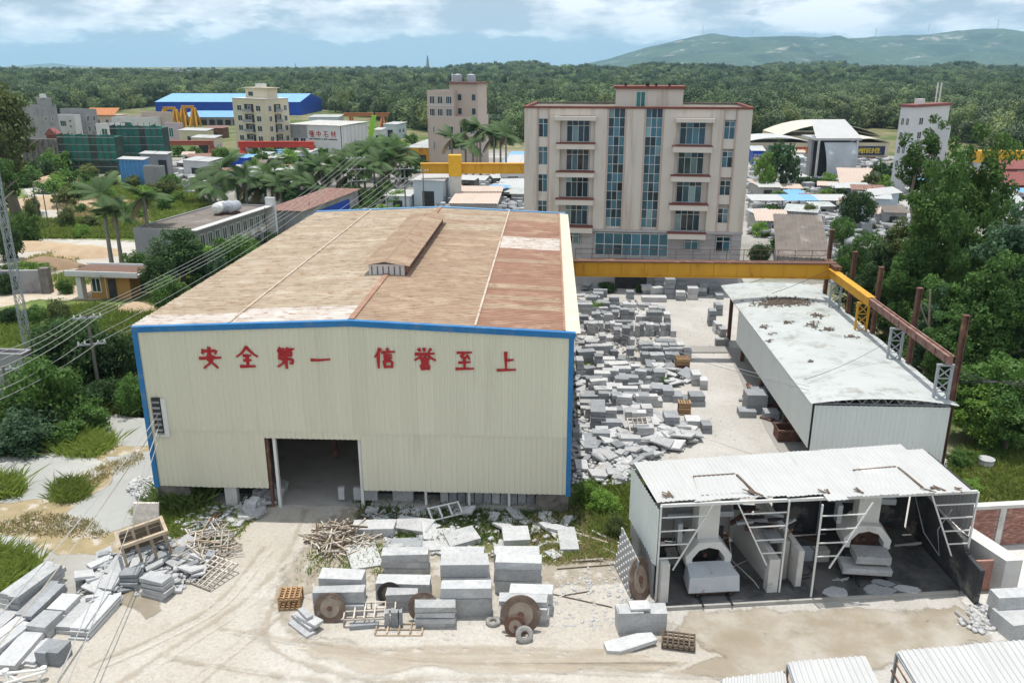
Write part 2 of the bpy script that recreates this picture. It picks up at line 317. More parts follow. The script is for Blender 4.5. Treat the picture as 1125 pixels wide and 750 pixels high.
# ---------------------------------------------------------------- ground, hills
def sm(a, b, x):
    t = min(1, max(0, (x-a)/(b-a))); return t*t*(3-2*t)
def th(x, y):
    s = sm(420, 1000, y)
    if s <= 0: return 0.0
    q = x/max(y, 1)
    z = s*(4+4*math.sin(x/170+.5)*math.cos(y/230)+3*math.sin(x/61)*math.sin(y/83))
    r = math.exp(-((y-1950)/520)**2)
    z += r*sm(-.16, .02, q)*(9+9*math.exp(-((q+.03)/.055)**2)+4*math.sin(q*38+1)+3*math.sin(q*90))
    z += 4*math.exp(-((y-1300)/300)**2)*sm(.05, .3, q)
    z += sm(2600, 4200, y)*(10+10*math.sin(x/700)*math.sin(y/900))
    return z
def gridmesh(name, xs, ys, fz, m):
    V = np.array([(x, y, fz(x, y)) for y in ys for x in xs]); nx, ny = len(xs), len(ys)
    i = np.arange(nx-1)[None, :]+np.arange(ny-1)[:, None]*nx
    F = np.stack([i, i+1, i+1+nx, i+nx], -1).reshape(-1, 4)
    return npmesh(name, V, F, m)
m_ground = mat('scrub covered earth', (.135, .15, .055), (.20, .17, .10), scale=.06, rough=.95, c3=(.075, .115, .03), s3=.045, t3=.52, dirt=((.36, .30, .21), .03, .60), bump=.4, bscale=1.5)
ys = [-60, 0, 20, 40, 70, 110, 170, 250, 340, 420]+[420+45*i for i in range(1, 60)]+[3200*1.13**i for i in range(14)]
xs = sorted(set([s*v for s in (1, -1) for v in [0, 40, 90, 160]+[160+60*i for i in range(1, 34)]+[2300*1.25**i for i in range(9)]]))
struct(link('ground', gridmesh('ground', xs, ys, th, m_ground)))
# mountain
prof = [(560, 78), (600, 76), (630, 72), (660, 65), (700, 52), (728, 45), (750, 39.5), (766, 36.5), (790, 41), (850, 39.5), (900, 43), (940, 39.5), (985, 38), (1010, 34), (1040, 31.5), (1065, 32), (1088, 36), (1110, 29.5), (1130, 27), (1180, 24), (1260, 30), (1350, 45), (1480, 70), (1600, 80)]
px_, py_ = np.array([a for a, b in prof]), np.array([b for a, b in prof])
m_mtn = mat('hazy mountain scrub', (.03, .06, .03), (.07, .105, .05), scale=.008, rough=.95, c3=(.02, .042, .022), s3=.004, t3=.52, dirt=((.46, .40, .35), .005, .625))
V = []; nc, nr = 200, 44
for j in range(nr+1):
    t = j/nr
    for i in range(nc+1):
        px = 560+(1600-560)*i/nc; Y0 = 7000
        x = (px-562.5)/FPX*Y0*1.02; hz = max(0, ZY(float(np.interp(px, px_, py_)), Y0))
        y = 4700+(8600-4700)*t
        e = 1-abs((y-7000)/(2300 if y < 7000 else 1600))
        e = max(0, e)
        sp_ = mnoise.fractal(Vector((x/620, y/900, 3.3)), .9, 2.1, 5)
        crest = math.exp(-((y-7000)/260)**2)
        z = hz*(e**1.25)+(1-crest)*sp_*85*min(1, e*3)*(hz/230)+crest*mnoise.noise(Vector((x/90, y/90, 1)))*5
        V.append((x, y, max(z, -3)-2 if e < .02 else z))
V = np.array(V); ii = np.arange(nc)[None, :]+np.arange(nr)[:, None]*(nc+1)
struct(link('mountain', npmesh('mountain', V, np.stack([ii, ii+1, ii+nc+2, ii+nc+1], -1).reshape(-1, 4), m_mtn)))
mb = MB(); Y0 = 11500
pf = [(-300, 80), (-120, 76), (-40, 74), (10, 73), (50, 73.5), (75, 71), (92, 69.5), (110, 72), (150, 75), (220, 76), (300, 75.6), (380, 76), (430, 74.6), (470, 75.5), (560, 80)]
for i, (px, py) in enumerate(pf):
    x = (px-562.5)/FPX*Y0*1.02; z = ZY(py, Y0)
    mb.v += [(x, Y0-900, 0), (x, Y0-300, z*.6), (x, Y0, z), (x, Y0+900, 0)]
for i in range(len(pf)-1):
    for k in range(3): mb.f.append((i*4+k, i*4+4+k, i*4+5+k, i*4+1+k))
struct(mb.build('distant_hills', m_mtn, smooth=True))
# flat patches: sheets stacked 4 mm apart, outlines surveyed on the ground plane
patch_n = [0]
def patch(name, pix, m, jit=.25, sub=1.2, world=False, z=None, band=None):
    pts = [Vector((p[0], p[1], 0)) for p in pix] if world else [G(*p) for p in pix]
    o = []
    for i, a in enumerate(pts):
        b = pts[(i+1) % len(pts)]; L = (b-a).length; n = max(1, min(60, int(L/sub)))
        for k in range(n):
            q = a.lerp(b, k/n)
            if jit: q = q+Vector((mnoise.noise(q*.45+Vector((0, 0, 9))), mnoise.noise(q*.45+Vector((7, 3, 1))), 0))*jit*2.2
            o.append(q)
    patch_n[0] += 1; zz = .0025*patch_n[0] if z is None else z
    n = len(o); area = sum(o[i].x*o[(i+1) % n].y-o[(i+1) % n].x*o[i].y for i in range(n)); sg = 1 if area > 0 else -1; band = band or (.3 if 'slurry' in name else min(2.2, max(.3, .06*math.sqrt(abs(area)))))
    def off(d): 
        r = []
        for i in range(n):
            tq = (o[(i+2) % n]-o[i-2]); nn = Vector((-tq.y, tq.x, 0))*sg; nn = nn.normalized() if nn.length else nn; r.append(o[i]+nn*d)
        return r
    a, b = off(-band*.6), off(band*.6)
    mb = MB(); mb.add([(p.x, p.y, zz) for p in a+b], [(i, (i+1) % n, n+(i+1) % n, n+i) if sg > 0 else (n+i, n+(i+1) % n, (i+1) % n, i) for i in range(n)]+[tuple(range(n, 2*n)) if sg > 0 else tuple(range(2*n-1, n-1, -1))])
    ob = mb.build(name, m); at = ob.data.attributes.new('edge', 'FLOAT', 'POINT'); at.data.foreach_set('value', [0.0]*n+[1.0]*n)
    return struct(ob)
def roadmat(name, c1, c2, c3, t3, tracks=0):
    return mat(name, c1, c2, scale=.35, rough=.95, c3=c3, s3=.16, t3=t3, w3=.14, dirt=((c1[0]*.78, c1[1]*.75, c1[2]*.71), .55, .62), bump=.5, bscale=6, fuzzy=1, speck=6)
m_sand = roadmat('pale dusty track', (.455, .425, .375), (.41, .375, .32), (.50, .48, .44), .54)
m_sandw = roadmat('ochre bare soil', (.47, .38, .275), (.41, .31, .215), (.52, .47, .39), .56)
m_yard = roadmat('dusty yard concrete', (.45, .435, .405), (.40, .38, .345), (.50, .48, .45), .56)
m_slurry = mat('dried stone slurry', (.35, .355, .34), (.315, .32, .305), scale=.25, rough=.8, c3=(.44, .44, .41), s3=.2, t3=.58, w3=.15, fuzzy=1.0001)
m_slur2 = mat('cracked grey slurry', (.37, .36, .335), (.31, .30, .27), scale=.4, rough=.85, c3=(.41, .42, .41), s3=.35, t3=.54, w3=.08, fuzzy=1.0001)
m_straw2 = mat('straw and rubble scraps', (.42, .33, .21), (.50, .45, .37), scale=2, rough=.95)
m_straw = mat('straw covered bank', (.36, .28, .17), (.26, .22, .12), scale=.9, rough=.95, c3=(.46, .42, .36), s3=.8, t3=.56, bump=.5, bscale=6, fuzzy=1)
m_turf = mat('weedy soil', (.13, .15, .05), (.22, .18, .11), scale=.7, rough=.95, c3=(.09, .14, .035), s3=.5, t3=.5, bump=.5, bscale=6, fuzzy=1)
m_turfg = mat('green weeds', (.135, .19, .05), (.10, .15, .037), scale=.3, rough=.95, c3=(.24, .23, .09), s3=.3, t3=.6, bump=.5, bscale=4, fuzzy=1)
m_wet = mat('wet brown sludge', (.27, .23, .17), (.33, .285, .22), scale=.5, rough=.5, c3=(.41, .38, .33), s3=.28, t3=.52, w3=.12, spec=.4, dirt=((.24, .20, .14), .35, .6), fuzzy=1, bump=.3, bscale=4)
m_stain = mat('dark wet stain', (.27, .23, .17), (.33, .29, .22), scale=1, rough=.5, fuzzy=.8)
m_debris = mat('stony rubble soil', (.36, .32, .26), (.27, .24, .19), scale=1.2, rough=.95, c3=(.46, .43, .39), s3=1.0, t3=.56, bump=.5, bscale=8, fuzzy=1)
m_pad = roadmat('pale concrete pad', (.58, .57, .54), (.50, .49, .46), (.62, .61, .59), .55)
m_town = mat('grey stone dust of the quarter', (.27, .26, .235), (.22, .21, .19), scale=.08, rough=.95, c3=(.40, .39, .36), s3=.07, t3=.54, w3=.1, dirt=((.15, .18, .07), .06, .60), fuzzy=1)
m_track = mat('wheel marks', (.42, .365, .29), (.47, .41, .33), scale=1, rough=.95, fuzzy=.42)
m_trackl = mat('pale wheel marks', (.60, .57, .51), (.57, .53, .47), scale=1, rough=.95, fuzzy=.35)
m_asph_shade = mat('worn concrete and painted shade', (.34, .33, .31), (.29, .28, .26), scale=.3, rough=.9)  # grey of the yard step, and of the painted shed shadow
# town ground behind the site
patch('industrial_ground', [(600, 335), (1000, 310), (1180, 235), (1180, 190), (1000, 172), (700, 168), (480, 165), (60, 178), (150, 215), (330, 232), (480, 240)], m_town, 3, 8)
patch('left_field', [(-120, 330), (0, 300), (150, 285), (230, 235), (160, 200), (60, 180), (-160, 180)], m_turfg, 2, 6)
patch('pale_clearing', [(-60, 266), (40, 262), (120, 262), (165, 270), (160, 290), (120, 303), (60, 300), (40, 303), (-60, 302)], m_sand, .8, 3)
patch('pale_clearing', [(30, 205), (100, 212), (95, 240), (48, 240), (24, 220)], m_sand, 1.2, 4)
patch('pale_clearing', [(66, 188), (84, 193), (80, 213), (60, 210)], m_sandw, 1.2, 4)
patch('dirt_track', [(-80, 322), (0, 317), (60, 308), (105, 310), (130, 325), (95, 333), (40, 330), (-60, 352)], m_sandw, .6, 2)
patch('green_field', [(-160, 480), (-60, 352), (40, 330), (105, 333), (230, 280), (330, 240), (320, 300), (150, 370), (172, 470), (130, 470), (40, 500)], m_turfg, .8, 2)
patch('sand_mound', [(128, 335), (150, 330), (172, 336), (160, 347), (138, 350)], m_sandw, .3, 1)
patch('yard_concrete', [(560, 800), (630, 545), (628, 440), (620, 318), (640, 308), (905, 312), (900, 420), (960, 480), (1300, 560), (1300, 800)], m_yard, .2, 2)
patch('sandy_yard', [(-120, 820), (-60, 700), (60, 630), (150, 628), (210, 600), (285, 540), (400, 530), (640, 600), (700, 640), (735, 690), (800, 700), (820, 820)], m_sand, .4, 1.2)
patch('straw_bank', [(-100, 560), (60, 470), (175, 470), (172, 545), (250, 550), (190, 612), (60, 640), (-90, 640)], m_straw, .4, 1)
patch('slurry_pond', [(-40, 505), (45, 500), (80, 492), (118, 506), (108, 525), (60, 545), (12, 555), (-40, 545)], m_slurry, .25, .8)
patch('slurry_pond', [(62, 462), (120, 456), (176, 458), (174, 488), (120, 490), (85, 483)], m_slurry, .25, .8)
patch('slurry_pond', [(120, 500), (172, 495), (172, 552), (150, 575), (110, 588), (60, 576), (90, 548), (125, 535)], m_slurry, .25, .8)
patch('slurry_pond', [(-60, 588), (35, 592), (60, 610), (140, 605), (150, 640), (80, 650), (30, 645), (-60, 640)], m_slur2, .3, .8)
patch('weed_strip', [(150, 560), (176, 535), (290, 538), (288, 550), (262, 580), (225, 612), (190, 612), (170, 600), (150, 590)], m_turf, .3, .8)
patch('rubble_ground', [(390, 548), (640, 552), (690, 640), (600, 655), (420, 650), (310, 660), (316, 625), (345, 590)], m_debris, .3, .8)
patch('weed_strip', [(392, 545), (700, 525), (720, 560), (692, 608), (620, 618), (500, 612), (395, 575)], m_turf, .35, .8)
patch('sandy_apron', [(300, 662), (420, 655), (600, 648), (690, 640), (720, 690), (700, 720), (560, 720), (400, 712), (320, 700)], m_sand, .3, .8)
patch('wet_ground', [(720, 700), (760, 672), (1050, 668), (1090, 700), (990, 730), (870, 760), (760, 745), (800, 720)], m_wet, .3, .8)
patch('muddy_stain', [(118, 660), (140, 648), (168, 655), (178, 670), (162, 681), (148, 668)], m_stain, .12, .3)
patch('concrete_pad', [(1045, 600), (1300, 585), (1300, 720), (1090, 706), (1062, 668)], m_pad, .1, 1)
patch('grass_field', [(1030, 560), (1052, 500), (1080, 480), (1300, 480), (1300, 560)], m_turfg, .3, 1)
patch('painted_shade_strip', [(801, 384), (822, 384), (895, 490), (862, 500)], m_asph_shade, .05, 1)  # long shed's eave shadow painted as a darker ground sheet
def track(pix, w, m):
    pts = [G(*p) for p in pix]; q = []
    for i in range(len(pts)-1):
        p0, p1, p2, p3 = pts[max(i-1, 0)], pts[i], pts[i+1], pts[min(i+2, len(pts)-1)]
        for k in range(8): t = k/8; q.append(.5*((2*p1)+(p2-p0)*t+(2*p0-5*p1+4*p2-p3)*t*t+(3*p1-p0-3*p2+p3)*t**3))
    patch_n[0] += 1; zz = .0025*patch_n[0]; V = []
    for i, p in enumerate(q):
        d = (q[min(i+1, len(q)-1)]-q[max(i-1, 0)]).normalized(); s = Vector((-d.y, d.x, 0))*w; V += [p-s, p, p+s]
    mb = MB(); n = len(q); mb.add([(v.x, v.y, zz) for v in V], [f for i in range(n-1) for f in ((i*3, i*3+1, i*3+4, i*3+3), (i*3+1, i*3+2, i*3+5, i*3+4))])
    ob = mb.build('wheel_track', m); at = ob.data.attributes.new('edge', 'FLOAT', 'POINT'); at.data.foreach_set('value', [0.0, .75 if m is m_track else .7, 0.0]*n); struct(ob)
for k, (pix, w) in enumerate((([(335, 560), (320, 600), (280, 650), (200, 705), (100, 770)], .35), ([(360, 560), (345, 610), (300, 670), (230, 730), (160, 790)], .35), ([(350, 570), (325, 640), (315, 690), (380, 718), (500, 728), (640, 735), (800, 742)], .4), ([(300, 640), (285, 700), (370, 738), (500, 750), (660, 757), (820, 765)], .5),
        ([(240, 690), (380, 712), (520, 712), (640, 716), (720, 722)], .4), ([(180, 720), (340, 744), (480, 742), (620, 746)], .5), ([(290, 600), (240, 660), (170, 700), (90, 735)], .3), ([(330, 700), (460, 722), (600, 722), (700, 728)], .3))):
    track(pix, w, m_track if k % 2 == 0 else m_trackl); track([(a+9, b+5) for a, b in pix], w*.6, m_trackl if k % 2 == 0 else m_track)
patch('ochre_stain', [(330, 712), (520, 716), (680, 722), (760, 735), (560, 742), (380, 734)], mat('ochre dust', (.50, .42, .31), (.53, .46, .36), scale=.6, rough=.95, fuzzy=.4), .3, .8)
def mound(px, py, rx, ry, h, m):
    g = G(px, py); mb = MB(); n = 18; vs = [(0, 0, h)]; fs = []
    for k in range(1, 6):
        for j in range(n): a = 2*PI*j/n; r = k/5*(1+.18*mnoise.noise(Vector((math.cos(a)*2+px, math.sin(a)*2, k)))); vs.append((rx*r*math.cos(a), ry*r*math.sin(a), h*(1-(k/5)**1.4)+.12*h*mnoise.noise(Vector((a*3, k*2, py)))*(k < 5)-.05*(k == 5)))
    fs = [(0, 1+j, 1+(j+1) % n) for j in range(n)]+[(1+(k-1)*n+j, 1+k*n+j, 1+k*n+(j+1) % n, 1+(k-1)*n+(j+1) % n) for k in range(1, 5) for j in range(n)]
    mb.add(vs, fs); struct(mb.build('sand_mound', m, None, (g.x, g.y, .06), smooth=True))
m_sand2 = mat('heaped ochre sand', (.46, .36, .24), (.40, .29, .19), scale=.6, rough=.95, bump=.4, bscale=4); m_heap2 = mat('heaped brown earth', (.30, .21, .14), (.24, .17, .11), scale=.6, rough=.95, bump=.4, bscale=4)
for a in ((95, 279, 5, 3.5, 1.2, m_sand2), (52, 293, 5, 2.5, 1.3, m_heap2), (40, 294, 3, 2, .9, m_heap2), (150, 341, 2.2, 1.6, .9, m_sand2), (165, 343, 1.5, 1.2, .7, m_sand2), (75, 200, 9, 8, 2.0, m_sand2), (30, 272, 8, 3, .9, m_straw if False else m_sand2), (70, 225, 14, 6, 1.8, m_pad if False else m_sand2)): mound(*a)
# haze
mh = bpy.data.materials.new('haze air'); mh.use_nodes = True; t = mh.node_tree; t.nodes.clear()
pv = N(t, 'ShaderNodeVolumePrincipled'); pv.inputs['Color'].default_value = (.45, .74, 1, 1); pv.inputs['Density'].default_value = HAZE; pv.inputs['Anisotropy'].default_value = .1
om = N(t, 'ShaderNodeOutputMaterial'); t.links.new(pv.outputs[0], om.inputs['Volume'])
if HAZE:
    mb = MB(); mb.box(-17500, 17500, -200, 16800, -6, 520); stuff(mb.build('haze', mh))
# ---------------------------------------------------------------- the warehouse (site axis: local x along its front, y away)
YAW = -.0456
WX, WY, WW, WL, ZB, ZE, ZR = -20.56, 43.44, 23.84, 37.9, 1.3, 10.73, 11.25
SITE = Matrix.Translation((WX, WY, 0)) @ Matrix.Rotation(YAW, 4, 'Z'); SITEI = SITE.inverted()
def L(px, py, z=0.0): return SITEI @ G(px, py, z)         # photo pixel on plane z -> site coordinates
def zroof(x): return ZE+(ZR-ZE)*(1-abs(x-WW/2)/(WW/2))
wh = thing('warehouse', 'big cream sheet metal warehouse with rusty roof, blue trim and red characters on its front', 'warehouse', (WX, WY, 0), YAW)
def front_x(px, py=392): # where a pixel ray meets the front plane (site y = 0)
    c = SITEI @ Vector((0, 0, CAMZ)); r = ray(px, py); q = SITEI @ (Vector((0, 0, CAMZ))+Vector(r)); d = q-c
    k = -c.y/d.y; s = c+d*k; return s.x, s.z
dl, dt = front_x(290, 481); dr = front_x(396, 481)[0]; zsplit = front_x(400, 476)[1]; dt = min(dt, zsplit-.04)
xm = front_x(404, 440)[0]
PT = .30
def wsheet(x0, x1, z0, z1, y=0.0):
    mb = MB(); mb.corr((x0, y, z0), (1, 0, 0), (0, 0, 1), x1-x0, z1-z0, PT, .035, (0, -1, 0)); mb.build('wall_sheet', m_cream, wh)
def gsheet(x0, x1, z0, y):          # gable sheet with its top cut to the roof slope
    mb = MB(); mb.corr((x0, y, z0), (1, 0, 0), (0, 0, 1), x1-x0, 1, PT, .035, (0, -1, 0))
    mb.v = [(a, b, (z0 if c < z0+.5 else zroof(a)-.12)) for a, b, c in mb.v]; mb.build('wall_sheet', m_cream, wh)
def cols_(a, b, fn):
    n = max(1, round((b-a)/.9))
    for k in range(n): fn(a+(b-a)*k/n, a+(b-a)*(k+1)/n, R.uniform(0, .006))
cols_(.12, xm, lambda a, b, e: gsheet(a, b, zsplit, -.02-e)); cols_(xm, WW-.1, lambda a, b, e: gsheet(a, b, zsplit, -.02-e))
for A, B in ((.12, dl), (dr, WW-.1)): cols_(A, B, lambda a, b, e: wsheet(a, b, ZB+R.uniform(-.02, .02), zsplit+.06, .02-e))
cols_(dl, dr, lambda a, b, e: wsheet(a, b, dt, zsplit+.06, .02-e))
# side and rear walls
mb = MB(); mb.corr((0, WL, ZB-1.2), (0, -1, 0), (0, 0, 1), WL, ZE-ZB+1.2, PT, .035, (-1, 0, 0)); mb.build('side_wall', m_cream, wh)
mb = MB(); mb.corr((WW, 0.05, 3.2), (0, 1, 0), (0, 0, 1), WL, ZE-3.2, PT, .035, (1, 0, 0)); mb.build('side_wall', m_rf_rust, wh)
mb = MB(); mb.box(0, WW, WL-.05, WL, 0, ZE); mb.build('rear_wall', m_cream, wh)
# blue trims
mb = MB(); t = .27
mb.extr([(-.08, -.12, ZE-.12), (WW/2, -.12, ZR-.12), (WW/2, -.12, ZR+.2), (-.08, -.12, ZE+.2)], (0, .3, 0)); mb.build('gable_trim', m_blue, wh)
mb = MB(); mb.extr([(WW/2, -.12, ZR-.12), (WW+.12, -.12, ZE-.12), (WW+.12, -.12, ZE+.2), (WW/2, -.12, ZR+.2)], (0, .3, 0)); mb.build('gable_trim', m_blue, wh)
for x0 in (-.08, WW-.22):
    mb = MB(); mb.box(x0, x0+t, -.1, .16, ZB-.05, ZE-.1); mb.build('corner_trim', m_blue, wh)
m_rf_seam = roofmat('dusty roof seam', (.52, .46, .39), (.44, .36, .28), (.40, .28, .20), .58)
# roof: separate sheets, each with its own weathering
def rsheet(x0, x1, y0, y1, m, dz=0):
    n = 8; mb = MB(); z0, z1 = zroof(x0)+.12+dz, zroof(x1)+.12+dz
    u = Vector((0, 1, 0)); v = Vector((x1-x0, 0, z1-z0)); mb.corr((x0, y0, z0), u, v, y1-y0, v.length, .34, .05, (0, 0, 1), nv=3, wob=.02)
    mb.build('roof_sheet', m, wh)
h = WW/2; xs_ = [-.25, 5.2, h, 18.6, WW-.45]
def rpal(i, y):
    if i < 2: return m_rf_pale if y < 1.2 or (i == 1 and y < 2.2) else m_rf_tan
    if i == 2: return m_rf_mid if y < 26 or R.random() < .4 else m_rf_tan
    return m_rf_mid if y > 32.5 or R.random() < .22 else m_rf_rust
for i in range(4):
    y = .2; k = 0
    while y < WL+.1:
        pale = i == 3 and 20.1 <= y < 24.6; y1 = min(WL+.2, y+.93)
        rsheet(xs_[i]+.01, xs_[i+1]-.01, y, y1+.05, m_rf_pale if pale else rpal(i, y), .012*(k % 2)+R.uniform(0, .012)); y = y1; k += 1
mb = MB()
mb.corr((WW-.46, .2, zroof(WW-.46)+.16), (0, 1, 0), (1, 0, -.1), WL, .86, .34, .04, (0, 0, 1)); mb.build('roof_edge_sheet', m_rf_crm, wh)
for x, m in ((5.2, m_rf_seam), (h, m_rf_rust), (18.6, m_rf_seam), (WW-.46, m_rf_rust)):
    mb = MB(); mb.beam((x, .2, zroof(x)+.21), (x, WL+.2, zroof(x)+.23), .12 if x != h else .32, .05); mb.build('roof_seam', m, wh)
mb = MB(); mb.beam((-.2, WL+.15, ZE+.1), (h, WL+.15, ZR+.12), .3, .3); mb.beam((h, WL+.15, ZR+.12), (WW+.1, WL+.15, ZE+.1), .3, .3); mb.build('rear_trim', m_bluer, wh)
# ridge ventilator
va = L(429, 300, ZR+.3).y; vb = 30.0; hw = 1.3
mb = MB(); mb.box(h-hw+.12, h+hw-.12, va+.15, vb-.1, ZR-.2, ZR+.85); mo = mb.build('ridge_monitor', m_wwall, wh)
for k in range(7):
    mb = MB(); xx = h-hw+.3+k*.37; mb.box(xx, xx+.05, va+.10, va+.17, ZR-.1, ZR+.7); mb.build('louver', m_rust, mo)
mb = MB(); mb.corr((h-hw-.25, va-.1, ZR+.82), (0, 1, 0), (1, 0, .16), vb-va+.2, hw+.27, .34, .05, (0, 0, 1)); mb.build('monitor_roof', m_rf_mid, wh)
mb = MB(); mb.corr((h, va-.1, ZR+1.04), (0, 1, 0), (1, 0, -.16), vb-va+.2, hw+.27, .34, .05, (0, 0, 1)); mb.build('monitor_roof', m_rf_mid, wh)
mb = MB(); mb.box(h+hw-.1, h+hw-.02, va+.2, vb-.1, ZR+.0, ZR+.78); mb.build('monitor_side', m_rust, wh)
# plinth, steel columns, floor, things of the open bay
for a, b in ((.05, 1.9), (WW-1.9, WW-.05)): mb = MB(); mb.box(a, b, .1, .5, -.2, ZB-.06); mb.build('plinth', m_plinth, wh)
mb = MB(); mb.box(3.9, 4.6, .15, .55, -.2, ZB-.05); mb.build('plinth_pier', m_concl, wh)
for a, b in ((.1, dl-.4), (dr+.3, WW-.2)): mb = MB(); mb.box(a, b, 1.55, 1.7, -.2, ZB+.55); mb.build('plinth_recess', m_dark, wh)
mb = MB(); mb.box(dr+.3, WW-1.9, .25, 1.58, -.2, .28); mb.build('plinth_ledge', m_conc, wh)
for x in (dl+.08, dl+.5, dr-.12):
    mb = MB(); mb.box(x-.08, x+.08, .12, .36, 0, dt+.2 if x < dr-.5 else dt); mb.build('door_post', m_rust if x < dl+.5 else m_white, wh)
for x in (15.6, 18.1, 20.4):
    mb = MB(); mb.box(x-.07, x+.07, .3, .44, .28, ZB+.1); mb.build('steel_column', m_white, wh)
for k in range(11):
    x = 16.4+k*.5; mb = MB(); mb.box(x, x+.44, .62+.05*R.random(), .74, .28, ZB+.15+R.uniform(0, .2)); mb.build('leaning_slab', m_stoned if k % 3 else m_stone, wh)
for x, w in ((10.4, .35), (11.3, 1.4), (13.6, 1.2)):
    mb = MB(); mb.box(x, x+w, .7, .95, .28, ZB-.25); mb.build('leaning_slab', m_stone, wh)
mb = MB(); mb.box(.15, WW-.15, .3, WL-.2, .03, .07); mb.build('hall_floor', m_conc, wh)
for x in (2.5, 8.8, 14.5, 21):
    for y in (6.5, 13):
        mb = MB(); mb.box(x-.12, x+.12, y-.12, y+.12, 0, 8.5); mb.build('hall_column', m_rust, wh)
mb = MB(); mb.box(.4, WW-.4, 9.4, 9.9, 6.2, 7.1); mb.build('hall_crane_beam', m_yel, wh)
# side louver window with white surround on the front-left
x0, z0 = front_x(173.5, 474); x1, z1 = front_x(186, 438)
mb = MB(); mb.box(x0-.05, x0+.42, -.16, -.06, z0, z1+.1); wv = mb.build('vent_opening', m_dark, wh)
for k in range(6):
    z = z0+.12+k*(z1-z0)/6; mb = MB(); mb.box(x0-.02, x0+.39, -.21, -.165, z, z+.12); mb.build('slat', m_gwall, wv)
mb = MB(); mb.box(x0+.45, x0+.72, -.14, -.06, z0-.12, z1+.05); mb.box(x0-.05, x0+.72, -.22, -.06, z0-.2, z0-.1); mb.build('vent_frame', m_white, wh)
# brush characters
def strokes(mb, ss, M, w, d=.03):
    for i, st in enumerate(ss):
        pts = [Vector((a, b)) for a, b in st]
        if len(pts) > 2:                       # soften bends
            q = [pts[0]]
            for a, b, c in zip(pts, pts[1:], pts[2:]): q += [a.lerp(b, .8), b.lerp(c, .2)]
            pts = q+[pts[-1]]
        n = len(pts); lft, rgt = [], []
        for k, p in enumerate(pts):
            dv = (pts[min(k+1, n-1)]-pts[max(k-1, 0)]); dv = dv.normalized() if dv.length else Vector((1, 0)); nn = Vector((-dv.y, dv.x))
            ww = w*(1.12-.5*(k/(n-1)))*(1.05 if abs(dv.x) < .5 else .82)
            if k == 0: p = p-dv*w*.25
            if k == n-1: p = p+dv*w*.2
            lft.append(p+nn*ww); rgt.append(p-nn*ww)
        poly = lft+rgt[::-1]; zz = d+i*.004
        f = [M @ Vector((p.x, p.y, zz)) for p in poly]; b = [M @ Vector((p.x, p.y, 0)) for p in poly]; m = len(poly)
        quads = [(k, k+1, m-2-k, m-1-k) for k in range(n-1)]
        mb.add(f+b, quads+[(k, (k+1) % m, m+(k+1) % m, m+k) for k in range(m)])
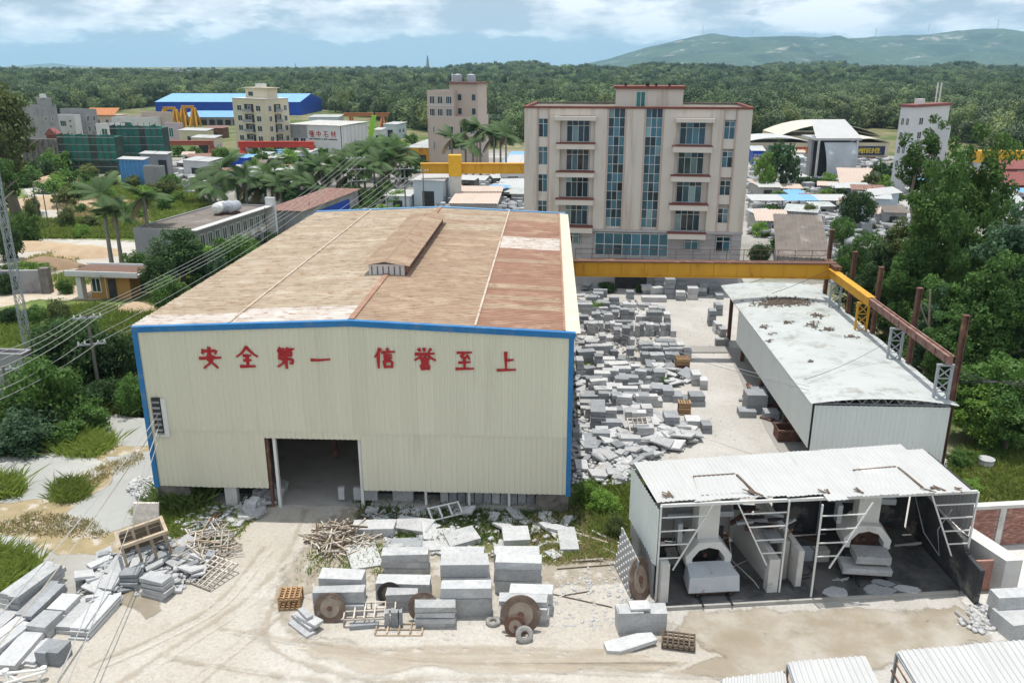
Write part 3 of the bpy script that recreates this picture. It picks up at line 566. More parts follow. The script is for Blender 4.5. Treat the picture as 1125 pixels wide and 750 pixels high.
HAN = {
 'an': [[(.5, 1), (.47, .88)], [(.22, .88), (.15, .70)], [(.2, .82), (.84, .85), (.76, .70)], [(.5, .74), (.36, .42), (.52, .32), (.82, .02)], [(.64, .6), (.5, .28), (.16, 0)], [(.0, .47), (1, .52)]],
 'quan': [[(.5, 1), (.3, .72), (.0, .5)], [(.5, .98), (.72, .72), (1, .52)], [(.32, .56), (.68, .58)], [(.32, .33), (.68, .35)], [(.5, .56), (.5, .06)], [(.14, .03), (.86, .05)]],
 'di': [[(.25, 1), (.10, .82)], [(.22, .92), (.46, .94)], [(.32, .9), (.37, .81)], [(.62, 1), (.5, .82)], [(.6, .92), (.92, .95)], [(.72, .9), (.77, .81)], [(.16, .75), (.8, .78), (.77, .6)], [(.2, .59), (.8, .62)], [(.22, .6), (.18, .42), (.84, .44), (.8, .18), (.68, .24)], [(.5, .78), (.5, -.04)], [(.46, .42), (.3, .18), (.06, .04)]],
 'yi': [[(.0, .5), (.5, .5), (1, .55)]],
 'xin': [[(.28, 1), (.18, .76), (.0, .56)], [(.18, .74), (.18, 0)], [(.62, 1), (.69, .88)], [(.36, .80), (1, .84)], [(.46, .65), (.86, .67)], [(.46, .51), (.86, .53)], [(.48, .36), (.49, .03)], [(.48, .36), (.86, .38), (.84, .03)], [(.48, .07), (.84, .09)]],
 'yu': [[(.22, .98), (.29, .85)], [(.48, 1), (.49, .85)], [(.8, .98), (.68, .83)], [(.05, .71), (.95, .75)], [(.4, .74), (.27, .56), (.02, .42)], [(.6, .74), (.75, .56), (1, .42)], [(.49, .62), (.55, .55)], [(.3, .46), (.7, .48)], [(.34, .36), (.66, .37)], [(.34, .26), (.66, .27)], [(.34, .17), (.35, -.02)], [(.34, .17), (.69, .18), (.66, -.02)], [(.34, .01), (.66, .02)]],
 'zhi': [[(.1, .93), (.9, .96)], [(.5, .92), (.26, .66), (.74, .7)], [(.62, .82), (.78, .58)], [(.18, .38), (.82, .42)], [(.5, .62), (.5, .06)], [(.02, .03), (.98, .06)]],
 'shang': [[(.46, 1), (.47, .08)], [(.5, .56), (.86, .59)], [(.02, .03), (.98, .07)]],
 'zhong': [[(.12, .75), (.13, .34)], [(.12, .75), (.88, .75), (.87, .34)], [(.12, .38), (.88, .38)], [(.5, 1), (.5, 0)]],
 'shi': [[(.06, .92), (.94, .92)], [(.45, .92), (.3, .55), (.02, .3)], [(.34, .5), (.34, .03)], [(.34, .5), (.87, .5), (.86, .03)], [(.34, .08), (.86, .08)]],
 'cai': [[(.02, .72), (.48, .72)], [(.26, 1), (.26, 0)], [(.26, .68), (.04, .3)], [(.28, .62), (.46, .45)], [(.52, .72), (1, .72)], [(.8, 1), (.8, .03), (.66, .1)], [(.78, .68), (.5, .28)]],
 'qiang': [[(.05, .92), (.38, .92), (.38, .72)], [(.36, .72), (.08, .70), (.06, .48)], [(.06, .48), (.40, .48), (.36, .06), (.22, .12)], [(.55, .95), (.56, .72)], [(.55, .95), (.9, .95), (.88, .72)], [(.55, .73), (.88, .73)], [(.5, .6), (.51, .34)], [(.5, .6), (.96, .6), (.94, .34)], [(.5, .36), (.94, .36)], [(.72, .68), (.72, .06)], [(.48, .05), (.92, .09)], [(.86, .22), (.98, .0)]]}
for key, px, py, s in (('an', 231.5, 392.5, 1.18), ('quan', 272, 391.5, 1.15), ('di', 314.7, 392.3, 1.1), ('yi', 352.5, 395, 1.05), ('xin', 423, 393, 1.1), ('yu', 467, 393.3, 1.15), ('zhi', 510.5, 395.5, 1.0), ('shang', 556.5, 396.5, 1.05)):
    x, z = front_x(px, py); mb = MB()
    M = Matrix(((s, 0, 0, x-s/2), (0, 0, -1, -.06), (0, s*1.02, 0, z-s*.51), (0, 0, 0, 1)))
    strokes(mb, HAN[key], M, .082); mb.build('sign_character', m_red, wh)
# stored blocks seen inside the doorway
for i, (px, py, w, d, hh) in enumerate(((336, 505, 1.6, 1, 1.3), (352, 503, 1.2, 1, 1.0), (372, 507, .9, .9, 1.1), (322, 500, 1.3, 1, 1.6))):
    g = G(px, py); mb = MB(); mb.box(-w/2, w/2, 0, d, 0, hh, .03)
    tag(mb.build('granite_block', m_stone, None, (g.x, g.y+6, .08), YAW), ['pale granite block deep in the warehouse doorway, left of centre', 'low granite block in the middle of the dark warehouse doorway', 'granite block nearest the right jamb inside the warehouse doorway', 'tall granite block at the dark left end inside the warehouse doorway'][i], 'stone block', 'blocks inside the warehouse')
# ---------------------------------------------------------------- the office building
OYAW = -.13; of0 = G(576.2, 318.5); OX, OY = P(576.2, 116, 95.2).x, 95.2
office = thing('office_building', 'five storey beige office block with two tall strips of blue glass', 'office building', (OX, OY, 0), OYAW)
OM = Matrix.Translation((OX, OY, 0)) @ Matrix.Rotation(OYAW, 4, 'Z'); OMI = OM.inverted()
def fac(px, py, M=OMI):
    c = M @ Vector((0, 0, CAMZ)); d = (M @ (Vector((0, 0, CAMZ))+Vector(ray(px, py))))-c; s = c+d*(-c.y/d.y); return s.x, s.z
def fz(x, y): return fac(560+x*.2932, 80+y*.2932)      # coordinates read in the enlarged facade view
OW, OT = fac(827.6, 118); OD = 12.5
OB = fz(480, 588)[1]; bt = OT-.22
cols = {}
def ob(name, m, x0, x1, y0, y1, z0, z1, parent=office):
    mb = MB(); mb.box(x0, x1, y0, y1, z0, z1); return mb.build(name, m, parent)
X = lambda xz, yz=130: fz(xz, yz)[0]
Zz = lambda yz: fz(480, yz)[1]
wa0, wa1 = X(105), X(147); bl0, bl1 = X(190), X(323); g1a, g1b = X(373), X(434); g2a, g2b = X(513), X(575); br0, br1 = X(629), X(766); wb0, wb1 = X(808), X(854)
# core (recessed plane) and the solid piers standing in front of it
ob('core', m_beige2, .3, OW-.3, .55, OD, 0, bt-.1)
for a, b, m in ((0, X(102), m_beige), (X(150), bl0, m_beige), (bl1, g1a-.18, m_beige), (g1b+.18, g2a-.18, m_beige), (g2b+.18, br0, m_beige), (br1, X(804), m_beige), (X(858), OW, m_beige)):
    ob('pier', m, a, b, 0, .54, OB, bt)
for a in (X(102), X(150)-.16, g1a-.18, g1b, g2a-.18, g2b, X(804)-.0, X(858)-.16):
    ob('pilaster_edge', m_pinkish, a+.003, a+.163, -.04, .52, OB+.02, bt-.02)
for a, b in ((X(102)+.17, X(150)-.17), (X(804)+.17, X(858)-.17)):      # lintels above the side window columns
    zs = [(175, None), (245, 282), (350, 387), (453, 487), (556, 588)]
    ob('spandrel', m_beige2, a, b, .12, .53, Zz(175), bt-.03)
    for u, v in zs[1:]: ob('spandrel', m_beige2, a, b, .12, .53, Zz(v), Zz(u))
ob('coping', m_coping, -.12, OW+.12, -.12, .4, bt, OT); ob('coping', m_coping, -.12, .28, .41, OD, bt, OT); ob('coping', m_coping, OW-.28, OW+.12, .41, OD, bt, OT); ob('coping', m_roofdk, .29, OW-.29, OD-.4, OD+.05, bt+.01, OT-.01)
ob('parapet', m_beige2, .02, .2, .56, OD-.41, bt-.8, bt-.005); ob('parapet', m_beige2, OW-.2, OW-.02, .56, OD-.41, bt-.8, bt-.005)
ob('roof', m_roofdk, .31, OW-.31, .6, OD-.42, bt-.09, bt-.05)
def window(x0, x1, z0, z1, nx, nz, y, parent=office, gl=None, fr=.05, m=m_white, dark=0, topr=None, rail=None):
    """frame with its panes as sub-parts"""
    gl = gl or m_glass; mb = MB(); hs = [z0+(z1-z0)*k/nz for k in range(nz+1)]
    if topr: hs = [z0, z0+(z1-z0)*topr, z1]; nz = 2
    vs_ = [x0+(x1-x0)*k/nx for k in range(nx+1)]
    for k, x in enumerate(vs_): mb.box(x-fr/2, x+fr/2, y-.06, y, z0-fr/2, z1+fr/2)
    for k, z in enumerate(hs):
        for a, b in zip(vs_, vs_[1:]): mb.box(a+fr/2, b-fr/2, y-.055, y-.003, z-fr/2, z+fr/2)
    f = mb.build('window', m, parent); me = {}
    for i in range(nx):
        for k in range(nz):
            a, b, c, d = vs_[i]+fr/2, vs_[i+1]-fr/2, hs[k]+fr/2, hs[k+1]-fr/2
            w, hh = round(b-a, 3), round(d-c, 3); key = (w, hh, gl.name)
            rv = R.random(); g2 = m_glassd if rv < dark else m_curt if rv > .93 else gl; key = (w, hh, g2.name)
            if key not in me: q = MB(); q.box(-w/2, w/2, -.012, .012, -hh/2, hh/2); me[key] = q.mesh('pane', g2)
            o = link('pane', me[key], f, ((a+b)/2, y-.025+R.uniform(-.004, .004), (c+d)/2)); o.rotation_euler = (R.uniform(-.012, .012), 0, R.uniform(-.012, .012))
    return f
for rows, a, b in ((((175, 245), (282, 350), (387, 453), (487, 556)), X(102)+.2, X(150)-.2), (((180, 255), (292, 362), (400, 470), (503, 574)), X(804)+.2, X(858)-.2)):
    for u, v in rows: window(a, b, Zz(v), Zz(u), 2, 2, .30, topr=.72, gl=m_glass, dark=.35)
for a, b in ((g1a, g1b), (g2a, g2b)):
    window(a, b, OB+.25, Zz(134), 3, 13, .34, fr=.045, dark=.3); ob('spandrel', m_coping, a, b, .3, .5, Zz(133), bt-.02); ob('spandrel', m_beige2, a, b, .3, .5, OB, OB+.22)
for side, (a, b, wl, wr) in enumerate(((bl0, bl1, X(215), X(301)), (br0, br1, X(645), X(741)))):
    ledges = (((265, 287), (372, 392), (474, 496), (578, 600)), ((270, 294), (380, 402), (486, 508), (592, 614)))[side]; tops = ((180, 290, 395, 502), (184, 296, 402, 508))[side]
    ob('spandrel', m_beige, a, b, .0, .53, Zz((163, 168)[side]), bt-.01)
    ob('balcony_canopy', m_beige2, a-.5*(1-side)-.1, b+.1, -.75, .1, Zz((180, 184)[side]), Zz((165, 169)[side]))
    for k, (u, v) in enumerate(ledges):
        ob('balcony_ledge', m_beige2, a-.3, b+.02+.5*0, -.95, .52, Zz(v), Zz(u)-.07)
        ob('ledge_coping', m_coping, a-.36, b+.08, -1.01, .5, Zz(u)-.065, Zz(u)+.03)
        if k < 4:
            window(wl, wr, Zz(u)+.08, Zz(tops[k]), 4, 2, .5, topr=.74, gl=m_glass if (k+side) % 2 else m_glassd, dark=.4)
            q = wr if side == 0 else wl
            ob('bay_reveal', m_beige2, min(a, b)+.01 if side else wr+.12, wl-.12 if side else b-.01, .35, .545, Zz(u)+.04, Zz(tops[k])+.1)
# stone clad ground floor
def clad(x0, x1, z0, z1, w=1.05, hh=.75):
    nx = max(1, round((x1-x0)/w)); nz = max(1, round((z1-z0)/hh)); aw, ah = (x1-x0)/nx, (z1-z0)/nz
    q = MB(); q.box(.012, aw-.012, 0, .06, .012, ah-.012); me = q.mesh('cladding_tile', m_greyst)
    for i in range(nx):
        for k in range(nz): link('cladding_tile', me, office, (x0+i*aw, .24+R.uniform(0, .012), z0+k*ah))
ob('ground_wall', m_greyst, 0.02, OW-.02, .302, .56, 0, OB+.02); ob('string_course', m_greyst, -.05, OW+.05, .0, .29, OB-.28, OB-.002)
gw0, gw1, gz0, gz1 = X(320, 640), X(593, 640), Zz(687), Zz(604)
sw = [(X(212, 625), X(259, 625), Zz(646), Zz(603)), (X(655, 640), X(706, 640), Zz(660), Zz(615)), (X(773, 640), X(825, 640), Zz(662), Zz(608))]
clad(gw1+.35, OW, 1.6, OB-.3); clad(gw0-3.9, gw0-.35, 1.6, OB-.3); clad(gw0-.3, gw1+.3, gz1+.05, OB-.3, 1.05, .4)
window(gw0, gw1, gz0, gz1, 8, 2, .22, topr=.5, fr=.06, dark=.15); ob('window_head', m_greyst, gw0-.3, gw1+.3, .1, .3, gz0-.3, gz0-.08)
for a, b, c, d in sw:
    ob('window_reveal', m_dark, a-.08, b+.08, .19, .235, c-.08, d+.08); window(a, b, c, d, 2, 2, .17, topr=.7, dark=.5)
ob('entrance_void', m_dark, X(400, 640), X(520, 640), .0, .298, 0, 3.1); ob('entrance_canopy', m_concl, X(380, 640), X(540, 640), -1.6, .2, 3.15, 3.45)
# penthouse
pw0, pw1 = fac(673.5, 118)[0]+.2, fac(746, 118)[0]+.6; zt = P(700, 94.5, OY+3.0).z
ob('penthouse', m_beige, pw0, pw1, 3.5, 8.5, bt-.05, zt-.3); ob('penthouse_roof', m_coping, pw0-.25, pw1+.25, 3.2, 8.8, zt-.29, zt)
window(pw0+(pw1-pw0)*.31, pw0+(pw1-pw0)*.44, bt+.0, zt-.6, 2, 1, 3.48, gl=m_glassg, dark=.5); ob('penthouse_pilaster', m_beige2, pw0+(pw1-pw0)*.275, pw0+(pw1-pw0)*.30, 3.38, 3.49, bt, zt-.31)
for k in range(5): 
    x = pw0+R.uniform(0, pw1-pw0); ob('roof_finial', m_dark, x, x+.25, 3.4, 3.7, zt, zt+.35)
# ---------------------------------------------------------------- the open-sided shed on the right, parallel to the warehouse
SX0 = (SITEI @ G(893, 443, 5.1)).x; SY0 = (SITEI @ G(893, 443, 5.1)).y; SX1 = (SITEI @ G(1053, 446, 5.1)).x; SY1 = (SITEI @ G(797, 314, 5.1)).y
SW, SL = SX1-SX0, SY1-SY0; o_ = SITE @ Vector((SX0, SY0, 0))
shed = thing('storage_shed', 'long pale green shed with an arched leaf littered roof, open below its side wall', 'shed', o_, YAW)
def arch(x): return 5.1+.36*(1-((x-SW/2)/(SW/2))**2)
def part(name, m, par, fn): mb = MB(); fn(mb); return mb.build(name, m, par)
nseg = 10
for k in range(6):                              # roof in six lengths, each a corrugated strip running over the arch
    mb = MB(); y0, y1 = SL*k/6, SL*(k+1)/6+.06; n = int((y1-y0)/.2); vs = []; 
    for i in range(nseg+1):
        x = -.1+(SW+.2)*i/nseg
        for j in range(n+1): vs.append((x, y0+(y1-y0)*j/n, arch(x)+.035*(j % 2)+.006*k+.03*mnoise.noise(Vector((x*.6, y0+j*.2, 2)))))
    mb.add(vs, [(i*(n+1)+j, i*(n+1)+j+1, (i+1)*(n+1)+j+1, (i+1)*(n+1)+j) for i in range(nseg) for j in range(n)]); mb.build('roof_sheet', m_wroof2, shed)
def front(mb):
    mb.corr((.25, .35, .2), (1, 0, 0), (0, 0, 1), SW-.5, 4.65, .3, .035, (0, -1, 0))
part('front_wall', m_pale, shed, front)
part('side_wall', m_pale, shed, lambda mb: mb.corr((.12, SL-7.0, 2.0), (0, -1, 0), (0, 0, 1), SL-7.3, 3.05, .3, .035, (-1, 0, 0)))
part('eave_trim', m_white, shed, lambda mb: mb.box(.02, .12, .3, SL, 4.9, 5.04))
tr = MB(); tr.box(.3, SW-.3, .5, .58, 4.86, 4.93)
for i in range(nseg*2):
    x = .4+(SW-.8)*i/(nseg*2); x2 = .4+(SW-.8)*(i+1)/(nseg*2)
    tr.beam((x, .54, arch(x)-.08), (x2, .54, arch(x2)-.08), .07); tr.beam((x, .54, 4.9 if i % 2 else arch(x)-.08), (x2, .54, arch(x2)-.08 if i % 2 else 4.9), .05)
tr.build('roof_truss', m_galv, shed)
tr = MB()
for y in (8, 15, 22, SL-.5):
    tr.box(.3, SW-.3, y, y+.1, 4.7, 4.8)
    for i in range(8): x = .4+(SW-.8)*i/8; x2 = .4+(SW-.8)*(i+1)/8; tr.beam((x, y, arch(x)-.1), (x2, y, arch(x2)-.1), .09)
tr.build('rafter', m_rust, shed)
for y in (1.2, 8, 15, 22, SL-.6):
    part('column', m_rust, shed, lambda mb: mb.box(.75, 1.05, y-.15, y+.15, 0, 4.95)); part('column', m_rust, shed, lambda mb: mb.box(SW-.75, SW-.45, y-.15, y+.15, 0, 4.9))
part('rear_wall_sheet', m_pale, shed, lambda mb: mb.corr((SW-.2, .5, .1), (0, 1, 0), (0, 0, 1), SL-1, 4.8, .3, .035, (1, 0, 0)))
# leaf litter and twigs on its roof
V = []; F = []
for (px, py, rx, ry, n) in ((862, 329, 30, 4.5, 900), (898, 344, 8, 2, 110), (893, 354, 7, 4, 110), (910, 359, 7, 2, 90), (840, 353, 6, 2, 50), (866, 351, 6, 1.5, 40), (848, 361, 4, 1.5, 30), (846, 367, 4, 1.5, 25), (891, 392, 3, 1.2, 20), (935, 366, 8, 2, 40)):
    for k in range(n if n > 500 else int(n*.55)):
        a = R.gauss(0, .5); b = R.gauss(0, .5); q = SITEI @ G(px+a*rx, py+b*ry, 5.7); x = q.x-SX0; y = q.y-SY0
        if not (0 < x < SW and 0 < y < SL): continue
        z = arch(x)+.05; s = R.uniform(.06, .22); th_ = R.uniform(0, PI); dx, dy = s*math.cos(th_), s*math.sin(th_); i = len(V)
        V += [(x-dx, y-dy, z), (x+dy*.35, y-dx*.35, z+.06), (x+dx, y+dy, z+R.uniform(0, .12)), (x-dy*.35, y+dx*.35, z+.03)]; F.append((i, i+1, i+2, i+3))
lt = link('leaf_litter', npmesh('leaf_litter', np.array(V), np.array(F), mat('dead leaf litter', (.13, .10, .075), (.07, .055, .045), scale=3)), shed); stuff(lt)
# ---------------------------------------------------------------- crane girder, runway, trestles, rusty posts
RX = SX1-.75
def S(x, y, z=0): return SITE @ Vector((x, y, z))
rend = (SITEI @ G(905, 297, 7.9)).y; rnear = (SITEI @ P(1033, 398, 47)).y
gd = S(WW+.9, rend); gl_ = RX-(WW+.9)
gantry = thing('gantry_crane', 'long yellow crane girder with rust streaks spanning the stone yard in front of the office', 'crane', gd, YAW)
part('girder', m_yel, gantry, lambda mb: mb.box(-.3, gl_+.5, -.35, .35, 7.35, 8.5))
for k in range(12):
    x = gl_*k/11; part('stiffener', m_yel, gantry, lambda mb: mb.box(x, x+.06, -.40, -.352, 7.4, 8.45))
part('top_flange', m_rust, gantry, lambda mb: mb.box(-.3, gl_+.5, -.5, .5, 8.505, 8.6)); part('bottom_flange', m_yel, gantry, lambda mb: mb.box(-.3, gl_+.5, -.48, .48, 7.25, 7.345))
hr = MB()
for k in range(16): x = gl_*k/15; hr.beam((x, .45, 8.6), (x, .45, 9.5), .04)
hr.beam((0, .45, 9.5), (gl_, .45, 9.5), .04); hr.beam((0, .45, 9.05), (gl_, .45, 9.05), .03); hr.build('hand_rail', m_rust, gantry)
part('end_carriage', m_rust, gantry, lambda mb: mb.box(gl_-.1, gl_+.5, -1.6, 1.6, 8.15, 8.55)); part('end_carriage', m_rust, gantry, lambda mb: mb.box(-.6, -.31, -1.6, 1.6, 7.2, 7.9))
ladder = MB()
rw = thing('crane_runway', 'crane rail beam along the shed roof, yellow at the far end and rusty pink nearer', 'crane rail', S(RX, rnear), YAW)
RL = rend-rnear
part('yellow_rail_beam', m_yel, rw, lambda mb: (mb.box(-.2, .2, RL*.56, RL, 7.5, 8.1), mb.box(-.3, .3, RL*.56, RL, 8.105, 8.2)))
part('rusty_rail_beam', m_rustp, rw, lambda mb: (mb.box(-.13, .13, -.4, RL*.56-.01, 7.58, 8.05), mb.box(-.22, .22, -.4, RL*.56-.01, 8.055, 8.13), mb.box(-.04, .04, -.4, RL*.56, 8.135, 8.24)))
for k in range(9): y = RL*.56*k/9; part('stiffener', m_rustp, rw, lambda mb: mb.box(-.2, -.131, y, y+.06, 7.6, 8.04))
for k, y in enumerate((0.1, RL*.33, RL*.62, RL*.9)):
    tm = MB(); z0, z1 = (.1, 7.45)
    for sx in (-.42, .42): tm.beam((sx, y, z0), (sx, y, z1), .14)
    tm.beam((-.5, y, z1-.05), (.5, y, z1-.05), .2, .12)
    zz = 0.6
    while zz < z1-.6:
        tm.beam((-.42, y, zz), (.42, y, zz+.75), .06); tm.beam((.42, y, zz), (-.42, y, zz+.75), .06); tm.beam((-.42, y, zz), (.42, y, zz), .06); zz += .85
    tm.build('trestle', m_galv if k in (0, 1) else m_yel if k == 2 else m_galv, rw)
lab = ['rusty steel post at the near end of the crane rail', 'rusty steel post second from the near end, behind the pink rail', 'rusty steel post in the middle of the row beside the yellow rail', 'dark rusty post fourth along the crane rail before the trees', 'dark rusty post standing where girder and crane rail meet']
for k, (px, pt, y) in enumerate(((1050, 347, 0.2), (1002, 317, RL*.30), (962, 294, RL*.60), (929, 277, RL*.85), (901, 253, RL*1.12))):
    g = S(RX+.75, rnear+y); zt = ZY(pt, g.y)
    o = thing('steel_post', lab[k], 'post', g, YAW, 'rusty posts along the crane rail')
    part('shaft', m_rust, o, lambda q: (q.box(-.15, -.10, -.15, .15, 0, zt), q.box(.10, .15, -.15, .15, 0, zt), q.box(-.099, .099, -.04, .04, 0, zt-.01)))
    part('cap_plate', m_rust, o, lambda q: q.box(-.18, .18, -.18, .18, zt, zt+.05))
# twigs / wires lying across the shed roof
g = G(866, 482); skip = thing('rusty_skip', 'open rusty steel skip under the near corner of the long shed', 'skip', (g.x, g.y, 0), YAW)
part('bin', m_rust, skip, lambda mb: (mb.box(-.9, .9, -.6, -.54, .1, .9), mb.box(-.9, .9, .54, .6, .1, .9), mb.box(-.9, -.84, -.539, .539, .1, .9), mb.box(.84, .9, -.539, .539, .1, .9), mb.box(-.839, .839, -.539, .539, .1, .16)))
part('rim', m_rustp, skip, lambda mb: (mb.box(-.95, .95, -.68, -.605, .82, .93), mb.box(-.95, .95, .605, .68, .82, .93))); part('runner', m_rust, skip, lambda mb: mb.box(-.7, .7, -.4, .4, 0, .095))
# ---------------------------------------------------------------- the open saw shed in the right foreground
k0 = G(720, 661); k1 = G(1040, 634); KY = .088
kiln = thing('saw_shed', 'open fronted white roofed stone sawing shed with two hooded saw bays', 'shed', k0, KY)
KM = Matrix.Translation(k0) @ Matrix.Rotation(KY, 4, 'Z'); KI = KM.inverted()
def K(px, py, z=0.0): return KI @ G(px, py, z)
FL, FR, BL, BR = K(722, 552, 5.25), K(1063, 537, 5.3), K(696, 508, 4.9), K(1006, 487, 4.95)
ns = 17
for i in range(ns):
    a, b = i/ns, (i+1)/ns+.004
    fl, fr, bl, br = FL.lerp(FR, a), FL.lerp(FR, b), BL.lerp(BR, a), BL.lerp(BR, b)
    ext = (.0 if i < 9 else .55 if i == 9 else .35)+R.uniform(-.1, .1); cut = .75 if i == ns-1 else 0
    d = (fl-bl).normalized(); p0 = bl+d*cut; Ln = (fl-bl).length+ext-cut; u = (br-bl); wid = u.length
    mb = MB(); nrm = u.cross(d).normalized(); nrm = nrm if nrm.z > 0 else -nrm
    mb.corr(p0+nrm*(.012*(i % 2)+R.uniform(0, .01)), u, d, wid, Ln, .24, .022, nrm, nv=4, wob=.03); mb.build('roof_sheet', m_wroof, kiln)
# loose overlapping patch sheets on top, dark strips paint the shadow line along two edges
for (pa, pb, pc, pd) in (((762, 526), (808, 523), (826, 541), (768, 545)), ((938, 519), (985, 515), (1012, 537), (948, 540))):
    rz_ = lambda q: K(q[0], q[1], 4.94+.33*max(0, 1-K(q[0], q[1], 5.1).y/4.4))+Vector((0, 0, .0))
    a, b, c, d = [rz_(q) for q in (pa, pb, pc, pd)]
    mb = MB(); n = Vector((0, 0, .10)); mb.corr(a+n, b-a, d-a-Vector((0, 0, .06)), (b-a).length, (d-a).length, .24, .022, (0, 0, 1)); mb.build('roof_patch', m_wroof, kiln)
    mb = MB(); mb.beam(a+n*.9-Vector((0, -.07, 0)), b+n*.9-Vector((0, -.07, 0)), .13, .06); mb.beam(b+n*.9+Vector((.06, 0, 0)), c+n*.9+Vector((.06, 0, 0)), .1, .06); mb.build('patch_edge_shade', m_woodd, kiln)  # dark strips standing in for shade at the patch edges
for k in range(9):
    px = (727, 731, 822, 826, 905, 936, 1018, 1030, 1046)[k]; q = K(px, 543-(px-722)*.02, 5.32); mb = MB()
    for _ in range(3):
        s = R.uniform(.15, .5); th_ = R.uniform(-.5, .5); mb.beam(q+Vector((R.uniform(-.3, .3), R.uniform(-.1, .3), R.uniform(.02, .08))), q+Vector((s*math.cos(th_), s*math.sin(th_)-.2, R.uniform(-.1, .1))), R.uniform(.05, .12), .02)
    stuff(mb.build('torn_scrap', m_woodd, kiln))
UW = 15.35; ubs = [0.0, K(855, 653).x, K(896, 667).x, UW]
def kp(name, m, fn): return part(name, m, kiln, fn)
# posts with braced ladders
zt = 5.15
for i, (u, pk, du) in enumerate(((0, .0, 1), (ubs[1], .0, -1), (ubs[2], -.5, 1), (UW, .0, -1))):
    z0 = 0.0 if i < 3 else .7; w = 2.45 if i != 3 else 2.3
    kp('post', m_white, lambda mb: mb.beam((u, pk, z0), (u, pk, zt), .075))
    kp('brace', m_white, lambda mb: mb.beam((u+du*w, pk+.05, zt-.05), (u+du*.75, pk+.05, 1.7), .065))
    for k in range(4):
        z = 4.55-k*.72; x2 = .75+(w-.75)*(z-1.7)/(zt-1.75); kp('rung', m_white, lambda mb: mb.beam((u+du*.07, pk, z), (u+du*x2, pk, z), .05))
kp('front_beam', m_white, lambda mb: mb.beam((0, .1, 5.12), (UW, .1, 5.12), .1, .14)); kp('rear_beam', m_galv, lambda mb: mb.beam((-.3, 4.4, 4.75), (UW, 4.4, 4.75), .1, .14))
# walls
kp('side_sheet', m_pale, lambda mb: mb.corr((-.05, .1, 1.9), (-.06, 1, 0), (0, 0, 1), 4.5, 3.0, .3, .035, (-1, 0, 0)))
kp('lower_panel', m_gwall, lambda mb: mb.box(-.14, -.02, .4, 4.5, 0, 1.88)); kp('brick_pier', m_bricks, lambda mb: mb.box(-.12, .02, 2.4, 4.4, 1.3, 2.5)); kp('pier', m_concl, lambda mb: mb.box(.12, .5, -.35, .3, 0, 2.25))
kp('rear_wall', m_concl, lambda mb: mb.box(0, ubs[1]-.3, 5.3, 5.5, 0, 2.7)); kp('rear_wall', m_concd, lambda mb: mb.box(ubs[2]+.3, UW, 5.3, 5.5, 0, 2.6))
kp('rear_ledge', m_concl, lambda mb: mb.box(ubs[2]+3.2, UW-.1, 4.9, 5.28, 2.3, 3.0))
kp('crane_beam', m_black, lambda mb: mb.box(.2, ubs[1]+.3, 4.3, 4.8, 2.95, 3.7)); kp('crane_beam', m_concd, lambda mb: mb.box(ubs[2]-.6, UW-.2, 4.1, 4.7, 3.05, 3.75))
kp('rear_sheet', m_gwall, lambda mb: mb.corr((.1, 5.0, 4.0), (1, 0, 0), (0, 0, 1), ubs[1]+2.2, .85, .3, .03, (0, -1, 0)))
kp('dividing_wall', m_concl, lambda mb: mb.extr([(ubs[1]-.75, 5.2, 0), (ubs[1]-.35, .5, 0), (ubs[1]-.35, .5, 1.9), (ubs[1]-.75, 5.2, 2.6)], (.3, 0, 0)))
kp('dividing_pier', m_concl, lambda mb: mb.box(ubs[1]-.62, ubs[1]-.1, .0, .48, 0, 2.0)); kp('dividing_wall', m_concl, lambda mb: mb.extr([(ubs[2]-.9, 5.0, 0), (ubs[2]-.45, 0.3, 0), (ubs[2]-.45, .3, 2.2), (ubs[2]-.9, 5.0, 2.9)], (.28, 0, 0)))
kp('service_ledge', m_galv, lambda mb: mb.box(ubs[1]-.3, ubs[2]-.95, .9, 2.0, 2.35, 2.45)); kp('service_post', m_conc, lambda mb: (mb.box(ubs[1]+.35, ubs[1]+.75, 1.0, 1.4, 0, 2.34)))
kp('dark_side_wall', m_concd, lambda mb: mb.extr([(UW+.1, 5.3, 0), (UW-.35, -1.6, 0), (UW-.35, -1.6, 1.9), (UW-.25, -.2, 2.0), (UW-.2, .2, 2.5), (UW+.1, 5.3, 2.9)], (.22, 0, 0)))
kp('side_sheet', m_gwall, lambda mb: mb.corr((UW+.12, .3, 2.6), (.03, 1, 0), (0, 0, 1), 4.4, 2.4, .3, .03, (-1, 0, 0)))
kp('wash_wall', m_concl, lambda mb: mb.extr([(UW+1.15, -1.2, 0), (UW+1.5, -1.2, 0), (UW+1.5, -1.2, 2.1), (UW+.75, 2.6, 2.2), (UW+.4, 2.6, 2.2), (UW+1.15, -1.2, 2.1)][0:1]+[(UW+2.0, -1.2, 0), (UW+2.0, -1.2, 2.1), (UW+1.15, -1.2, 2.1)], (-.95, 4.0, .1)))
kp('brick_infill', m_bricks, lambda mb: mb.extr([(UW+.2, -.6, .1), (UW+1.1, -.62, .1), (UW+1.1, -.62, 1.75), (UW+.2, -.6, 1.75)], (-.1, .12, 0)))
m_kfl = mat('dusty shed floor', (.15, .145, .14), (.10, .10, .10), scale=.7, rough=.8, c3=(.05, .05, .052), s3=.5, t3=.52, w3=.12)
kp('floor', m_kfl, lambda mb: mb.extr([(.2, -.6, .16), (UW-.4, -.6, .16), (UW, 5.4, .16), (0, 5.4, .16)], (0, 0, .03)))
kp('floor_edge', m_conc, lambda mb: mb.box(.2, UW-.6, -.75, -.61, .02, .2))
